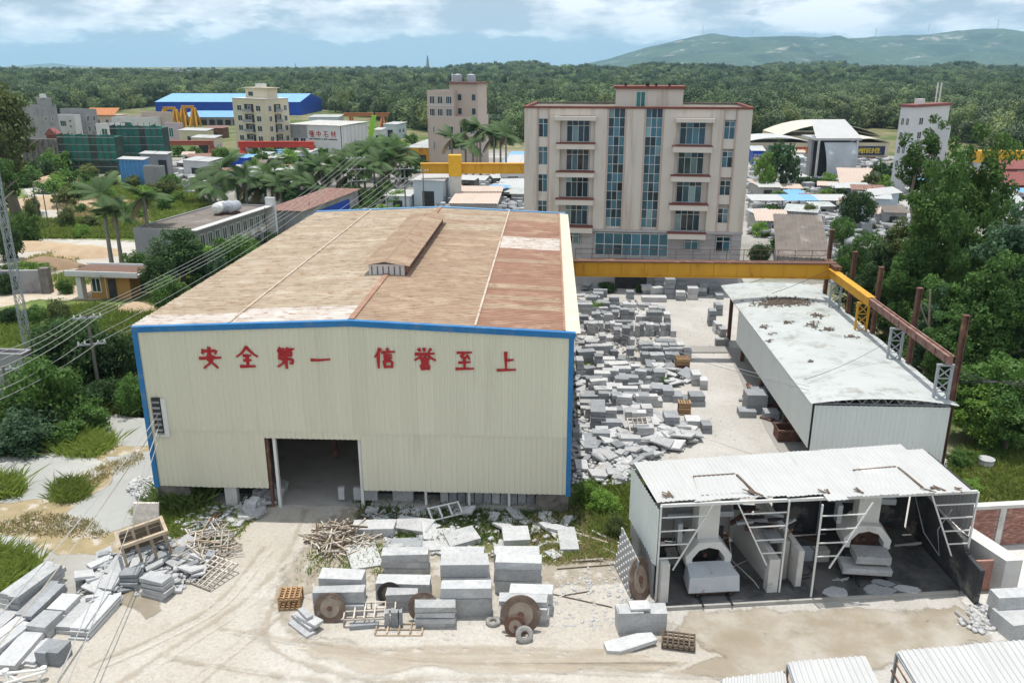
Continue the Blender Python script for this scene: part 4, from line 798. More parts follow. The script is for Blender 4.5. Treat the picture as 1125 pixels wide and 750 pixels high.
# saw machines: duct, arched hood, blade guard, block on its trolley
m_hood = mat('pale sprayed mortar', (.70, .69, .66), (.60, .59, .56), scale=1.2, rough=.95, dirt=((.38, .36, .33), .8, .64), bump=.3, bscale=8)
def saw(cx, py_block, pxs, seed):
    RR = random.Random(seed); c = K((pxs[0]+pxs[1])/2, py_block); u, v = c.x, c.y
    m = thing('stone_saw', ('hooded stone saw with rust stained block in the left bay of the shed', 'hooded stone saw with stacked grey slabs in the right bay of the shed')[seed], 'stone saw', KM @ Vector((u, v, .19)), KY+(0 if seed == 0 else -.2))
    q = lambda n, mt, fn: part(n, mt, m, fn); vv = 1.1
    q('duct', m_hood, lambda mb: mb.box(-.52, .52, vv+.35, vv+1.25, 2.36, 5.0))
    arc = [(-1.1, 1.1), (-1.15, 1.6), (-.55, 2.35), (.55, 2.35), (1.15, 1.6), (1.1, 1.1)]
    inn = [(.82, 1.1), (.80, 1.5), (.48, 1.92), (0, 2.06), (-.48, 1.92), (-.80, 1.5), (-.82, 1.1)]
    def hood(mb):
        n = len(arc); 
        o3 = [arc[0], arc[1], arc[1], arc[2], (0, 2.35), arc[3], arc[4], arc[4], arc[5]]; i3 = [inn[6], inn[5], inn[5], inn[4], inn[3], inn[2], inn[1], inn[1], inn[0]]
        for k in range(8):
            a, b, c2, d = o3[k], o3[k+1], i3[k+1], i3[k]
            if a == b: continue
            mb.extr([(a[0], vv, a[1]), (b[0], vv, b[1]), (c2[0], vv, c2[1]), (d[0], vv, d[1])], (0, 1.5, 0))
    q('hood', m_hood, hood)
    q('blade_guard', m_rust if seed else m_black, lambda mb: mb.lathe([(.78, vv+.75), (.78, vv+.82)], 20, 'y', (0, 0, 1.25)))
    q('spindle', m_rust, lambda mb: mb.lathe([(.1, vv+.5), (.1, vv+1.0)], 10, 'y', (0, 0, 1.3)))
    q('motor', m_galv, lambda mb: (mb.box(-1.55, -1.32, vv+.2, vv+.8, 2.3, 3.3)))
    q('rear_panel', m_black, lambda mb: mb.box(-1.2, 1.2, vv+1.505, vv+1.55, 1.2, 2.3)); q('upper_beam', m_galv, lambda mb: mb.box(-1.7, 1.7, vv+1.6, vv+1.9, 2.75, 3.05))
    q('trolley', m_rust, lambda mb: mb.box(-1.0, 1.0, .15, 1.4, .12, .3)); 
    for x in (-.8, .8): q('wheel', m_black, lambda mb: mb.lathe([(.14, x-.05), (.14, x+.05)], 10, 'x', (0, .1, .14)))
    if seed == 0: q('stone_block', mat('rust stained block', (.52, .55, .58), (.44, .47, .5), scale=1, c3=(.30, .15, .08), s3=.8, t3=.60), lambda mb: mb.add([(-1.25, 0, .31), (1.25, 0, .31), (1.15, 1.25, .31), (-1.15, 1.25, .31), (-1.2, .05, 1.1), (1.2, .05, 1.15), (1.05, 1.2, 1.25), (-1.05, 1.2, 1.25)], [(3, 2, 1, 0), (4, 5, 6, 7), (0, 1, 5, 4), (1, 2, 6, 5), (2, 3, 7, 6), (3, 0, 4, 7)]))
    else:
        q('stone_slab', m_stone, lambda mb: mb.box(-1.35, 1.0, -.1, 1.0, .31, .62, .04)); q('stone_slab', m_stone, lambda mb: mb.box(-.75, .95, .1, 1.2, .8, 1.22, .03)); q('bearer', m_woodd, lambda mb: mb.box(-.6, .8, .3, .5, .63, .79))
    q('rail', m_black, lambda mb: (mb.beam((-.7, -.7, .03), (-.7, 3, .03), .08), mb.beam((.7, -.7, .03), (.7, 3, .03), .08)))
saw(0, 660, (759, 808), 0); saw(0, 640, (935, 975), 1)
# clutter between the bays, cable, debris on the sill
for k in range(16):
    u = R.uniform(ubs[1]-.2, ubs[2]-1); v = R.uniform(1, 4.5); mb = MB(); a = Vector((u, v, R.uniform(2.2, 3.0))); mb.beam(a, a+Vector((R.uniform(-1.5, 1.5), R.uniform(-1, 1), R.uniform(-.3, .5))), R.uniform(.06, .2), R.uniform(.06, .25)); mb.build('machine_bar', R.choice([m_black, m_galv, m_rust, m_concd]), kiln)
kp('machine_cover', m_concl, lambda mb: mb.extr([(ubs[1]-.6, 4.6, 3.75), (ubs[1]+.6, 4.3, 3.72), (ubs[1]+.9, 5.6, 3.78), (ubs[1]-.6, 5.8, 3.8)], (0, 0, .12)))
kp('hanging_cable', m_wire, lambda mb: mb.tube([(UW-.5, 4.2, 3.0), (UW-.9, 2.2, 1.7), (UW-.7, 1.0, 1.1), (UW-.6, 1.6, 2.2), (UW-.1, 1.5, 3.4)], .025, 5))
for k in range(22):
    u = R.choice([R.uniform(.6, 5), R.uniform(8, 14.5)]); v = R.uniform(2.2, 4.9); z = R.uniform(.25, 1.2); mb = MB()
    if k % 3: mb.beam((u, v, z), (u+R.uniform(-1.2, 1.2), v+R.uniform(-.8, .8), max(.2, z+R.uniform(-.8, .5))), R.uniform(.05, .14))
    else: mb.box(u-.3, u+R.uniform(.1, .5), v-.25, v+.25, .2, .2+R.uniform(.3, .9), .02)
    mb.build('machine_bar', R.choice([m_black, m_galv, m_rust, m_conc]), kiln)
for k in range(7):
    u = R.uniform(1, 14); v = R.uniform(.2, 2.5); p = [(u, v, .22)]
    for j in range(5): p.append((p[-1][0]+R.uniform(-.8, .8), p[-1][1]+R.uniform(-.2, .5), .22))
    kp('hose', R.choice([m_black, m_wire, m_wired]), lambda mb: mb.tube(p, .03, 5))
for u in (2.2, 4.6, 10.2, 13.6): kp('water_pipe', m_galv, lambda mb: mb.tube([(u, 5.0, .2), (u, 5.0, 2.6), (u-.6, 4.0, 2.9)], .045, 6))
kp('hose', m_wire, lambda mb: mb.tube([(3.7, 2.5, 1.6), (4.2, 2.2, 2.0), (4.3, 1.8, .9), (5.0, .6, .5), (5.2, .3, .25)], .03, 5))
for k, (u, v, s) in enumerate(((8.8, -.3, 1.5), (10.9, -.3, 1.7), (12.4, -.4, 1.3), (11.4, .2, 1.2))):
    mb = MB(); pts = [(s*.5*math.cos(a)*R.uniform(.7, 1.1), s*.28*math.sin(a)*R.uniform(.7, 1.1)) for a in [i*PI/4 for i in range(8)]]; mb.prism(pts, 0, .07)
    tag(mb.build('slab_offcut', m_stoned if k % 2 else m_stonew, None, KM @ Vector((u, v, .2)), R.uniform(-.3, .3)), 'flat irregular slab offcut on the wet sill of the right saw bay', 'slab offcut', 'offcuts on the saw shed sill')
# grey lattice panel and blade leaning on the shed's left wall
g = G(700, 655); pn = thing('perforated_panel', 'grey perforated screen leaning against the left side of the saw shed', 'screen', g, KY)
mb = MB(); A = [Vector((-.35, -.2, 0)), Vector((-.55, 2.6, .0)), Vector((-.2, 2.7, 2.2)), Vector((.0, -.1, 2.0))]
mb.extr(A, (-.05, 0, .02)); mb.build('backing', m_gwall, pn)
mb = MB()
for i in range(12):
    for k in range(9):
        p = A[0].lerp(A[1], (i+.5)/12).lerp(A[3].lerp(A[2], (i+.5)/12), (k+.5)/9); q = A[0].lerp(A[1], (i+1)/12).lerp(A[3].lerp(A[2], (i+1)/12), (k+1)/9)
        if (i+k) % 2: mb.extr([p, (q.x, q.y, p.z), q, (p.x, p.y, q.z)], (-.09, 0, .03))
stuff(mb.build('lattice', m_white, pn))
def disc(px, py, r, label, m, tilt=.25, yaw=0.0, hub=True, cat='saw disc', at=None):
    g = at or G(px, py); o = thing('saw_disc', label, cat, (g.x, g.y-(.3 if yaw == 0 else 0), .04), (0, 0, yaw))
    T = Matrix.Rotation(-tilt, 4, 'X') @ Matrix.Translation((0, 0, r))
    mb = MB(); mb.M = T; mb.lathe([(r*.985, 0), (r, .02), (r, .05), (r*.985, .07)], 36, 'y'); mb.build('disc', m, o)
    mb = MB(); mb.M = T; mb.lathe([(r*.62, -.004), (r*.60, -.012), (r*.60, -.002)], 28, 'y'); mb.build('worn_ring', m_saw if m is m_black else m_sawp, o)
    mb = MB(); mb.M = T; mb.lathe([(r*.17, -.05), (r*.15, -.014)], 16, 'y'); mb.build('hub', m_rust, o)
    return o
disc(709, 659, 1.05, 'big rusty saw blade leaning against the left wall of the saw shed', m_saw, .3, KY+.9)
# ---------------------------------------------------------------- brick wall on the right
wa, wb = G(1049, 603), G(1126, 598.5); wd = (wb-wa).normalized(); wyaw = math.atan2(wd.y, wd.x); WLn = 24.0; wh_ = 2.55
bw = thing('boundary_wall', 'red brick boundary wall with pale concrete posts and coping beside the saw shed', 'wall', wa, wyaw)
part('core', m_mortar, bw, lambda mb: mb.box(0, WLn, 0, .2, 0, wh_-.2))
part('coping', m_concl, bw, lambda mb: mb.box(-.1, WLn, -.12, .3, wh_-.19, wh_)); part('footing', m_conc, bw, lambda mb: mb.box(0, WLn, -.06, -.002, 0, .12))
for k in range(8): part('wall_post', m_concl, bw, lambda mb: mb.box(k*2.15-.02 if k else -.05, k*2.15+.3, -.07, .19, .13, wh_-.195))
bm1 = MB(); bm1.box(0, .225, -.035, -.002, 0, .085); me = bm1.mesh('brick', m_bricks); nb = 0; rest = MB()
for r_ in range(23):
    z = .14+r_*.097; x = .32+(.12 if r_ % 2 else 0)
    while x < WLn-.3:
        if (x % 2.15) > .31 and (x % 2.15)+.225 < 2.14:
            if nb < 300 and x < 4.3 and R.random() < .9: link('brick', me, bw, (x, R.uniform(-.008, .004), z)); nb += 1
            else: y = R.uniform(-.008, .004); rest.box(x, x+.225, -.035+y, -.002+y, z, z+.085)
        x += .24
stuff(rest.build('brickwork', m_bricks, bw))
# ---------------------------------------------------------------- white canopy roofs at the lower right corner
def canopy(label, pts, z, dz, m, npost, ribdir):
    A = [G(a, b, z+c) for a, b, c in pts]; o = thing('canopy', label, 'canopy', (A[0].x, A[0].y, 0))
    o0 = Vector((A[0].x, A[0].y, 0)); A = [a-o0 for a in A]
    n = max(2, int((A[1]-A[0]).length/.95))
    for i in range(n):
        p, q = A[0].lerp(A[1], i/n), A[0].lerp(A[1], (i+1)/n+.01); s = A[3].lerp(A[2], i/n); d = s-p
        mb = MB(); nn = (q-p).cross(d); nn = nn if nn.z > 0 else -nn; mb.corr(p+nn.normalized()*.01*(i % 2), q-p, d, (q-p).length, d.length+R.uniform(-.06, .06), .24, .04, nn, nv=3, wob=.03); mb.build('roof_sheet', m_wroof, o)
    for a in A:
        part('post', m_galv, o, lambda mb: mb.beam((a.x, a.y, 0), (a.x, a.y, a.z-.1), .1))
    for a, b in zip(A, A[1:]+A[:1]): part('edge_beam', m_galv, o, lambda mb: mb.beam(a-Vector((0, 0, .12)), b-Vector((0, 0, .12)), .08))
    for k in range(3):
        a, b = A[0].lerp(A[3], k/3+.05), A[0].lerp(A[3], (k+1)/3); part('truss_bar', m_rust, o, lambda mb: (mb.beam(a-Vector((.2, 0, .2)), b-Vector((0, 0, .5)), .05), mb.beam(a-Vector((.3, 0, .55)), b-Vector((.3, 0, .55)), .06)))
    return o
canopy('large white corrugated canopy roof filling the bottom right corner', [(986, 715, 0), (1230, 693, 0), (1380, 905, .35), (1100, 905, .35)], 3.2, 0, m_wroof, 4, 0)
canopy('white corrugated canopy roof left of the large corner canopy', [(866, 727, 0), (950, 720, 0), (1010, 840, .3), (905, 850, .3)], 2.6, 0, m_wroof, 4, 0)
canopy('small white corrugated canopy roof at the bottom edge, leftmost of three', [(794, 745, 0), (862, 737, 0), (880, 850, .3), (790, 860, .3)], 2.4, 0, m_wroof, 4, 0)
# stones and bits on the pad right of the shed
# ---------------------------------------------------------------- stone stacks in front of the warehouse
def stack(label, pl, pr, pys, pback, m=None, group=None, yaw=0.0, name='granite_stack', cat='stone stack', split=None, jit=.02, inset=0.0, gap=.04, depth=None):
    """slabs from base pixel row pys[0] upward; pback = pixel row of the top slab's far edge"""
    m = m or m_stone; a, b = G(pl, pys[0]), G(pr, pys[0]); Y = (a.y+b.y)/2; zs = [ZY(p, Y) for p in pys]; zs[0] = 0
    top = zs[-1]; dep = depth or max(.25, G((pl+pr)/2, pback, top).y-Y); w = (b-a).length; c = (a+b)/2
    o = thing(name, label, cat, (c.x, Y, 0), yaw, group); n = len(zs)-1
    for i in range(n):
        z0, z1 = zs[i]+(gap if i else 0), zs[i+1]; k = split or 1
        for s in range(k):
            x0 = -w/2+w*s/k+(.015 if s else 0); x1 = -w/2+w*(s+1)/k; dx, dy = R.uniform(-jit, jit)*3, R.uniform(-jit, jit)*3
            mb = MB(); ins = inset*(n-1-i) if i == 0 else 0
            e = .0 if Y > 52 else .02; mb.M = Matrix.Rotation(R.gauss(0, .014 if n > 1 else 0), 4, 'Z'); mb.box(x0+dx+ins, x1+dx-ins, dy+ins-R.uniform(0, e*4), dep+dy-ins, z0, z1, .022+e); mb.build('slab', m if R.random() < .8 else m_stonew, o)
    return o
FG = 'granite stacks in front of the warehouse'
stack('two tier granite stack behind the leftmost round blade', 346, 402, [677, 664.5, 651], 643.5, m_stone, FG, .03)
o = stack('single thick granite block topping the leftmost stack', 351, 400, [662, 652, 634], 624, m_stonew, FG, -.05); o.location.z = 0
stack('three tier granite stack at the back, left of the tall middle tower', 421, 472, [632, 624.3, 616.5, 608], 600, m_stone, FG, .0)
stack('low wide granite stack with a dark blade leaning on it', 413, 473, [659, 651, 641], 630.5, m_stone, FG, -.02)
stack('small two tier granite stack between the dark and the brown blade', 425, 459, [671, 660.5, 651.5], 645, m_stone, FG, .02)
stack('small bundle of upright thin slabs at the front of the stacks', 424, 442, [689, 672], 669, m_stoned, FG, .02, split=4)
stack('bundle of thin slabs with broken sheet on top, front centre', 457, 501, [690, 684.5, 679, 673, 667], 658, m_stone, FG, .03)
stack('tall front granite tower of two thick blocks, middle of the stacks', 484, 540, [678, 656.5, 645], 636, m_stone, FG, .03)
stack('taller granite tower behind the middle tower, three thick blocks', 486, 538, [659, 648, 634.5, 619.5], 608, m_stonew, FG, .0)
stack('rearmost granite tower of the middle, its pale top just visible', 485, 532, [641, 625, 608], 600, m_stone, FG, .0)
stack('four tier granite stack on the right with uneven edges', 544, 595, [652, 638.5, 625.5, 617], 608, m_stone, FG, -.03)
stack('rear granite stack behind the four tier stack on the right', 543, 593, [640, 624, 608], 599.5, m_stonew, FG, -.02)
stack('pack of thin grey slabs behind the biggest round blade', 549, 601, [685, 679, 673, 667, 661], 651, m_stone, FG, -.05)
stack('granite block just behind the slab pack with the biggest blade', 559, 606, [675, 663, 651], 641, m_stonew, FG, -.04)
disc(364, 681, .72, 'rusty saw blade with pale centre, leftmost of the stack blades', m_saw, .28)
disc(429, 662, .58, 'dark saw blade leaning on the low wide stack', m_black, .25)
disc(466, 680, .72, 'brown saw blade half hidden behind the thin slab bundle', m_saw, .25)
disc(572, 693, .90, 'largest rusty saw blade leaning on the right slab pack', m_saw, .30)
disc(566, 692, .48, 'small rusty blade in front of the largest blade', m_rust, .30, at=G(566, 692)+Vector((0, -.25, 0)))
def tyre(px, py, r, label, lying, tilt=.5):
    g = G(px, py); o = thing('tyre', label, 'tyre', (g.x, g.y, 0), (0, 0, .2)); mb = MB(); w = r*.32
    T = Matrix.Translation((0, 0, w)) if lying else Matrix.Rotation(-tilt, 4, 'X') @ Matrix.Translation((0, 0, r))
    mb.M = T; prof = [(r*.46, -w*.8), (r*.8, -w), (r*.97, -w*.7), (r, 0), (r*.97, w*.7), (r*.8, w), (r*.46, w*.8), (r*.40, 0), (r*.46, -w*.8)]
    n = 24; vs = []; fs = []
    for rr, h in prof:
        for j in range(n):
            a = 2*PI*j/n; vs.append((rr*math.cos(a), rr*math.sin(a), h) if lying else (rr*math.cos(a), h, rr*math.sin(a)))
    for i in range(len(prof)-1): fs += [(i*n+j, i*n+(j+1) % n, (i+1)*n+(j+1) % n, (i+1)*n+j) for j in range(n)]
    mb.add(vs, fs); mb.build('tread', m_tyre, o, smooth=True)
tyre(542, 685, .36, 'dusty tyre lying flat before the right slab pack', True); tyre(577, 707, .40, 'dusty tyre propped against the largest saw blade', False, .45)
def pack(label, pl, pr, py, hs, dep, m, yaw=0, group=None, name='granite_block', cat='stone block', sp=1):
    a, b = G(pl, py), G(pr, py); w = (b-a).length; c = (a+b)/2; o = thing(name, label, cat, (c.x, c.y, 0), yaw, group); z = 0
    for h in hs:
        for s in range(sp):
            mb = MB(); mb.box(-w/2+w*s/sp+.01, -w/2+w*(s+1)/sp-.01, R.uniform(-.03, .03), dep+R.uniform(-.03, .03), z+.01, z+h, .015); mb.build('slab', m, o)
        z += h
    return o
g = G(336, 690); o = thing('slab_pile', 'three crossed grey slabs lying at the left front of the stacks', 'slab pile', g, .0)
for i, (x, y, z, a, w, d) in enumerate(((-.15, -.1, 0, -.75, 1.5, .5), (-.05, .25, .17, -.75, 1.5, .55), (.2, .1, .34, -.6, 1.25, .5), (-.05, .3, .5, -.85, .9, .3))):
    mb = MB(); mb.M = Matrix.Translation((x, y, z+.01)) @ Matrix.Rotation(a, 4, 'Z'); mb.box(-w/2, w/2, -d/2, d/2, 0, .15, .015); mb.build('slab', m_stone, o)
# timber things
def grid(label, px, py, w, d, nx, ny, m, yaw, tilt=0, z=.08, t=.07, name='timber_lattice', cat='timber lattice', h=0):
    g = G(px, py); o = thing(name, label, cat, (g.x, g.y, z), (tilt, 0, yaw))
    for lv in range(2 if h else 1):
        for k in range(ny): y = d*k/max(1, ny-1); part('bar', m, o, lambda mb: mb.beam((0, y, lv*h), (w, y, lv*h), t))
        for k in range(nx): x = w*k/max(1, nx-1); part('bar', m, o, lambda mb: mb.beam((x, 0, t+lv*h), (x, d, t+lv*h), t))
    if h:
        for x in (0, w/2, w):
            for y in (0, d): part('upright', m, o, lambda mb: mb.beam((x, y, 0), (x, y, h), t))
    return o
grid('timber lattice frame lying flat in front of the thin slab bundle', 412, 699, 2.1, .8, 5, 3, m_wood, 0)
grid('open timber rack lying behind the flat lattice frame', 378, 689, 2.3, 1.1, 6, 3, m_woodg, .06, .1, h=.35, t=.06)
pack('long grey slab lying by the open timber rack', 384, 416, 692, [.25], .35, m_stoned, .12)
grid('orange slatted crate at the left edge of the stacks', 307, 671, .95, .95, 5, 6, m_woodo, .08, .0, h=.5, t=.08, name='crate', cat='crate')
grid('tilted timber rack by the right plank slab', 727, 712, 1.4, .7, 7, 5, m_woodd, -.2, .25, t=.06, h=.2)
def heap(name, label, cat, cx, cy, rx, ry, n, lmin, lmax, t, mats, hz=.9, group=None, part_name='stick'):
    g = G(cx, cy); o = thing(name, label, cat, g, 0); sx = rx; 
    for k in range(n):
        a, r = R.uniform(0, 2*PI), math.sqrt(R.random()); x, y = rx*r*math.cos(a), ry*r*math.sin(a); z = .08+hz*(1-r*r)*R.uniform(.2, 1)
        ln = R.uniform(lmin, lmax)/2; th_ = R.uniform(0, PI); el = R.uniform(-.35, .35); d = Vector((math.cos(th_)*math.cos(el), math.sin(th_)*math.cos(el), math.sin(el)))*ln
        c = Vector((x, y, z)); p, q = c-d, c+d; p.z = max(.05, p.z); q.z = max(.05, q.z); part(part_name, R.choice(mats), o, lambda mb: mb.beam(p, q, t*R.uniform(.7, 1.2), t*R.uniform(.7, 1.2)))
    return o
heap('stick_pile', 'tangled heap of bleached timber sticks right of the driveway', 'stick pile', 374, 594, 1.75, 1.7, 150, .7, 1.7, .06, [m_woodg, m_woodg, m_wood, m_woodd], .7)
heap('stick_pile', 'broken timber lattice heap left of the driveway beside the rubble', 'stick pile', 222, 606, 1.7, 2.1, 110, .8, 2.0, .06, [m_woodg, m_woodg, m_wood], .9)
heap('stick_pile', 'small tangle of rusty rods below the warehouse front, left of the road', 'rod tangle', 231, 580, 1.0, .8, 45, .6, 1.5, .05, [m_woodg, m_galv, m_rust], .6)
heap('stick_pile', 'dark rack of rods at the rear of the right stick heap', 'rod tangle', 416, 573, 1.2, .5, 30, .8, 1.8, .06, [m_woodd, m_woodd, m_galv], .4)
grid('timber lattice panel lying on the rubble beside the driveway', 206, 640, 1.6, 1.9, 6, 7, m_woodg, -.5, .2, t=.06, z=.1)
grid('timber lattice panel lying higher on the rubble heap', 212, 618, 1.7, 1.7, 6, 6, m_woodg, .2, .3, t=.06, z=.25)
grid('white metal trestle lying tilted below the warehouse', 475, 577, 1.8, .8, 4, 2, m_white, .45, .5, t=.08, z=.3)
# broken timber box on the left rubble
g = G(164, 617); bx = thing('timber_box', 'tipped open box of dark weathered timber on the rubble left of the road', 'timber box', (g.x, g.y, .1), (.05, -.10, .55)); bx.scale = (1.15, 1.15, 1.15)
for x in (-.9, -.3, .3, .9):
    for y in (-.6, .6): part('upright', m_wood, bx, lambda mb: mb.beam((x, y, 0), (x, y, 1.5), .12))
for z in (.1, 1.5):
    for y in (-.6, .6): part('rail', m_wood if z > 1 else m_woodd, bx, lambda mb: mb.beam((-1.0, y, z), (1.0, y, z), .14))
    for x in (-.96, .96): part('rail', m_wood if z > 1 else m_woodd, bx, lambda mb: mb.beam((x, -.7, z+.02), (x, .7, z+.02), .14))
for k in range(5): part('board', m_woodd, bx, lambda mb: mb.box(-.9, .9, .56, .6, .15+k*.27, .38+k*.27))
g = G(163, 592); lid = tag(MB().extr([(-.7, 0, 0), (.6, .1, 0), (.65, .45, 1.3), (-.65, .4, 1.4)], (0, .1, .02)).build('wooden_sheet', m_woodg, None, (g.x, g.y, .6), .1), 'pale square wooden sheet standing behind the tipped timber box', 'wooden sheet')
# slab bundles at the lower left
LG = 'long granite slab bundles at the lower left'
def bundle(label, near, far, w, h, nt, nc, m=None, j=.03, z=0):
    a, b = G(*near, z), G(*far, z); d = b-a; ln = d.length; o = thing('slab_bundle', label, 'slab bundle', (a.x, a.y, z), math.atan2(d.y, d.x)-PI/2, LG)
    for t in range(nt):
        for c in range(nc):
            x0 = -w/2+w*c/nc+R.uniform(-.04, .04); y0 = R.uniform(-j, j)*4; mb = MB(); mb.box(x0+.01, x0+w/nc-.01, y0, ln+y0+R.uniform(-j, j)*3, h*t/nt+.025, h*(t+1)/nt, .015); mb.build('slab', m or R.choice([m_stone, m_stone, m_stonew]), o)
    return o
bundle('long bundle of granite slabs at the rear left, beside the tall grass', (12, 674), (62, 637), 1.1, 1.0, 4, 2)
bundle('long leaning bundle of grey slabs second from the grass', (28, 690), (66, 653), .9, .7, 3, 2, m_stoned)
bundle('thick granite block pair, near half of the middle row', (42, 703), (61, 685), .95, .75, 2, 1, m_stone)
bundle('thick granite block pair, far half of the middle row', (63, 684), (80, 667), .95, .7, 3, 1, m_stonew)
bundle('shorter pale slab bundle between the middle row and the rightmost bundle', (70, 697), (95, 671), .8, .4, 2, 1, m_stonew)
bundle('rightmost pale slab bundle lying at the edge of the sandy yard', (88, 702), (123, 664), .95, .5, 4, 1, m_stonew)
bundle('pale slab bundle cut by the left picture edge, farther one', (-12, 702), (14, 680), 1.0, .5, 2, 1, m_stonew)
bundle('slab bundle at the left edge behind the metal frame', (-8, 722), (30, 692), 1.1, .6, 3, 2, m_stonew)
bundle('dusty slab bundle with wood strips just left of the cube pair', (4, 742), (38, 704), 1.0, .5, 2, 1, m_stonew)
bundle('pair of cube shaped granite blocks in front of the left bundles', (52, 733), (67, 718), 1.1, .7, 1, 2, m_stoned)
bundle('thin granite bars lying left of the cube pair', (30, 733), (52, 708), .8, .28, 2, 3, m_stonew)
fr = thing('metal_trestle', 'white tubular metal trestle lying at the bottom left edge', 'trestle', G(2, 748), 0)
b0 = G(2, 748)
for p, q in (((-10, 741, .5), (48, 735, .5)), ((0, 752, .1), (50, 737, .6)), ((48, 735, .5), (40, 752, .05)), ((6, 738, .55), (10, 752, .05)), ((6, 738, .5), (26, 752, .1)), ((-12, 735, .5), (6, 738, .55))):
    part('tube', m_white, fr, lambda mb: mb.tube([G(p[0], p[1], p[2])-b0, G(q[0], q[1], q[2])-b0], .06, 8))
for p in ((6, 738), (48, 735)): part('joint', m_white, fr, lambda mb: mb.lathe([(.14, -.12), (.14, .12)], 10, 'z', G(p[0], p[1], .5)-b0))
# left rubble heap
RG = 'slabs of the left rubble heap'
stack('neat stack of thin dark slabs in front of the tipped timber box', 134, 154, [648, 643.5, 639.5, 635.5, 631.5], 622, m_stoned, RG, .05)
stack('wedge shaped slab stack leaning beside the muddy stain', 156, 186, [657, 652, 647, 642, 637], 628, m_stone, RG, -.35, jit=.05)
def poly_in(pix):
    pts = [G(*p) for p in pix]; x0, x1 = min(p.x for p in pts), max(p.x for p in pts); y0, y1 = min(p.y for p in pts), max(p.y for p in pts)
    while True:
        x, y = R.uniform(x0, x1), R.uniform(y0, y1); c = False; n = len(pts)
        for i in range(n):
            a, b = pts[i], pts[i-1]
            if (a.y > y) != (b.y > y) and x < (b.x-a.x)*(y-a.y)/(b.y-a.y)+a.x: c = not c
        if c: yield x, y
def slabs(pix, n, smin, smax, label, group, mats, zmax=.3, tmin=.08, tmax=.16, tilt=.25, name='stone_slab', cat='stone slab', yaw=None, asp=(.4, .9)):
    it = poly_in(pix); out_ = []
    for k in range(n):
        x, y = next(it); w = R.uniform(smin, smax); d = w*R.uniform(*asp); t = R.uniform(tmin, tmax); mb = MB()
        c = [(-w/2, -d/2), (w/2*R.uniform(.7, 1), -d/2*R.uniform(.8, 1)), (w/2, d/2*R.uniform(.8, 1)), (-w/2*R.uniform(.7, 1), d/2)]
        if R.random() < .3: c[1] = (w*.2, -d/2); c.insert(2, (w/2, -d*.1))
        mb.prism(c, -t/2, t/2); tx, ty = R.uniform(-tilt, tilt), R.uniform(-tilt, tilt)
        o = mb.build(name, R.choice(mats), None, (x, y, t/2+.01+abs(tx)*d/2+abs(ty)*w/2*.8+R.uniform(0, zmax)), (tx, ty, R.uniform(0, PI) if yaw is None else yaw+R.gauss(0, .2))); tag(o, label, cat, group); out_.append(o)
    return out_
def frag(name, pix, n, smin, smax, m, zm=.15):
    it = poly_in(pix); V = []; F = []
    for k in range(n):
        x, y = next(it); s = R.uniform(smin, smax)*R.choice([.5, .7, 1, 1]); z = R.uniform(0, zm); i = len(V)
        M = Matrix.Translation((x, y, z+s*.15)) @ Matrix.Rotation(R.uniform(0, 6), 4, 'Z') @ Matrix.Rotation(R.uniform(-.4, .4), 4, 'X')
        sx, sy, sz = s*.5, s*R.uniform(.25, .5), s*R.uniform(.08, .3)
        V += [tuple(M @ Vector((a*sx*R.uniform(.7, 1), b*sy*R.uniform(.7, 1), c*sz))) for c in (-1, 1) for b in (-1, 1) for a in (-1, 1)]
        F += [(i, i+2, i+3, i+1), (i+4, i+5, i+7, i+6), (i, i+1, i+5, i+4), (i+2, i+6, i+7, i+3), (i, i+4, i+6, i+2), (i+1, i+3, i+7, i+5)]
    return stuff(link(name, npmesh(name, np.array(V), np.array(F), m)))
heapL = [(88, 650), (100, 628), (118, 612), (146, 604), (190, 598), (215, 602), (240, 612), (215, 640), (190, 652), (150, 640), (128, 655)]
slabs(heapL, 70, .5, 1.3, 'broken grey slab tossed on the left rubble heap', RG, [m_stone, m_stoned, m_stonew], .35)
frag('stone_rubble', heapL, 700, .1, .4, m_stone, .35); frag('stone_rubble', [(70, 660), (110, 620), (200, 590), (255, 575), (250, 600), (200, 650), (100, 665)], 500, .06, .25, m_stonew, .1)
slabs([(90, 664), (112, 640), (128, 652), (108, 672)], 7, 1.0, 1.9, 'pale flat slab between the rubble heap and the rightmost bundle', RG, [m_stonew], .1, asp=(.3, .5))
frag('white_rubble', [(140, 540), (150, 528), (172, 528), (174, 545), (155, 550)], 420, .1, .4, m_stonew, .25)
frag('white_rubble', [(190, 575), (225, 560), (285, 545), (292, 556), (262, 575), (215, 600)], 350, .08, .35, m_stonew, .15)
slabs([(225, 585), (255, 565), (290, 548), (296, 556), (262, 585), (240, 598)], 14, .6, 1.4, 'pale stone slab along the weedy edge left of the driveway', 'slabs beside the driveway', [m_stonew, m_stone], .1)
for k, (px, py, s) in enumerate(((277, 562, .7), (284, 558, .6), (288, 549, .8), (296, 551, .6), (306, 546, .7), (311, 540, .7))):
    g = G(px, py); mb = MB(); mb.box(-s/2, s/2, -s*.4, s*.4, 0, s*1.0, .16); tag(mb.build('rough_boulder', m_stone, None, (g.x, g.y, 0), R.uniform(0, 2)), 'rough grey boulder in the row marking the left side of the warehouse doorway', 'boulder', 'boulders at the doorway')
# kerb stones of the drive
for k in range(9):
    a = G(262-k*6.2, 584+k*6.5); mb = MB(); mb.box(-.5, .5, -.12, .12, 0, .18, .02); d = (G(262-(k+1)*6.2, 584+(k+1)*6.5)-a); tag(mb.build('kerb_stone', m_conc, None, (a.x, a.y, 0), math.atan2(d.y, d.x)), 'low concrete kerb stone along the left edge of the driveway', 'kerb stone', 'kerb stones of the driveway')
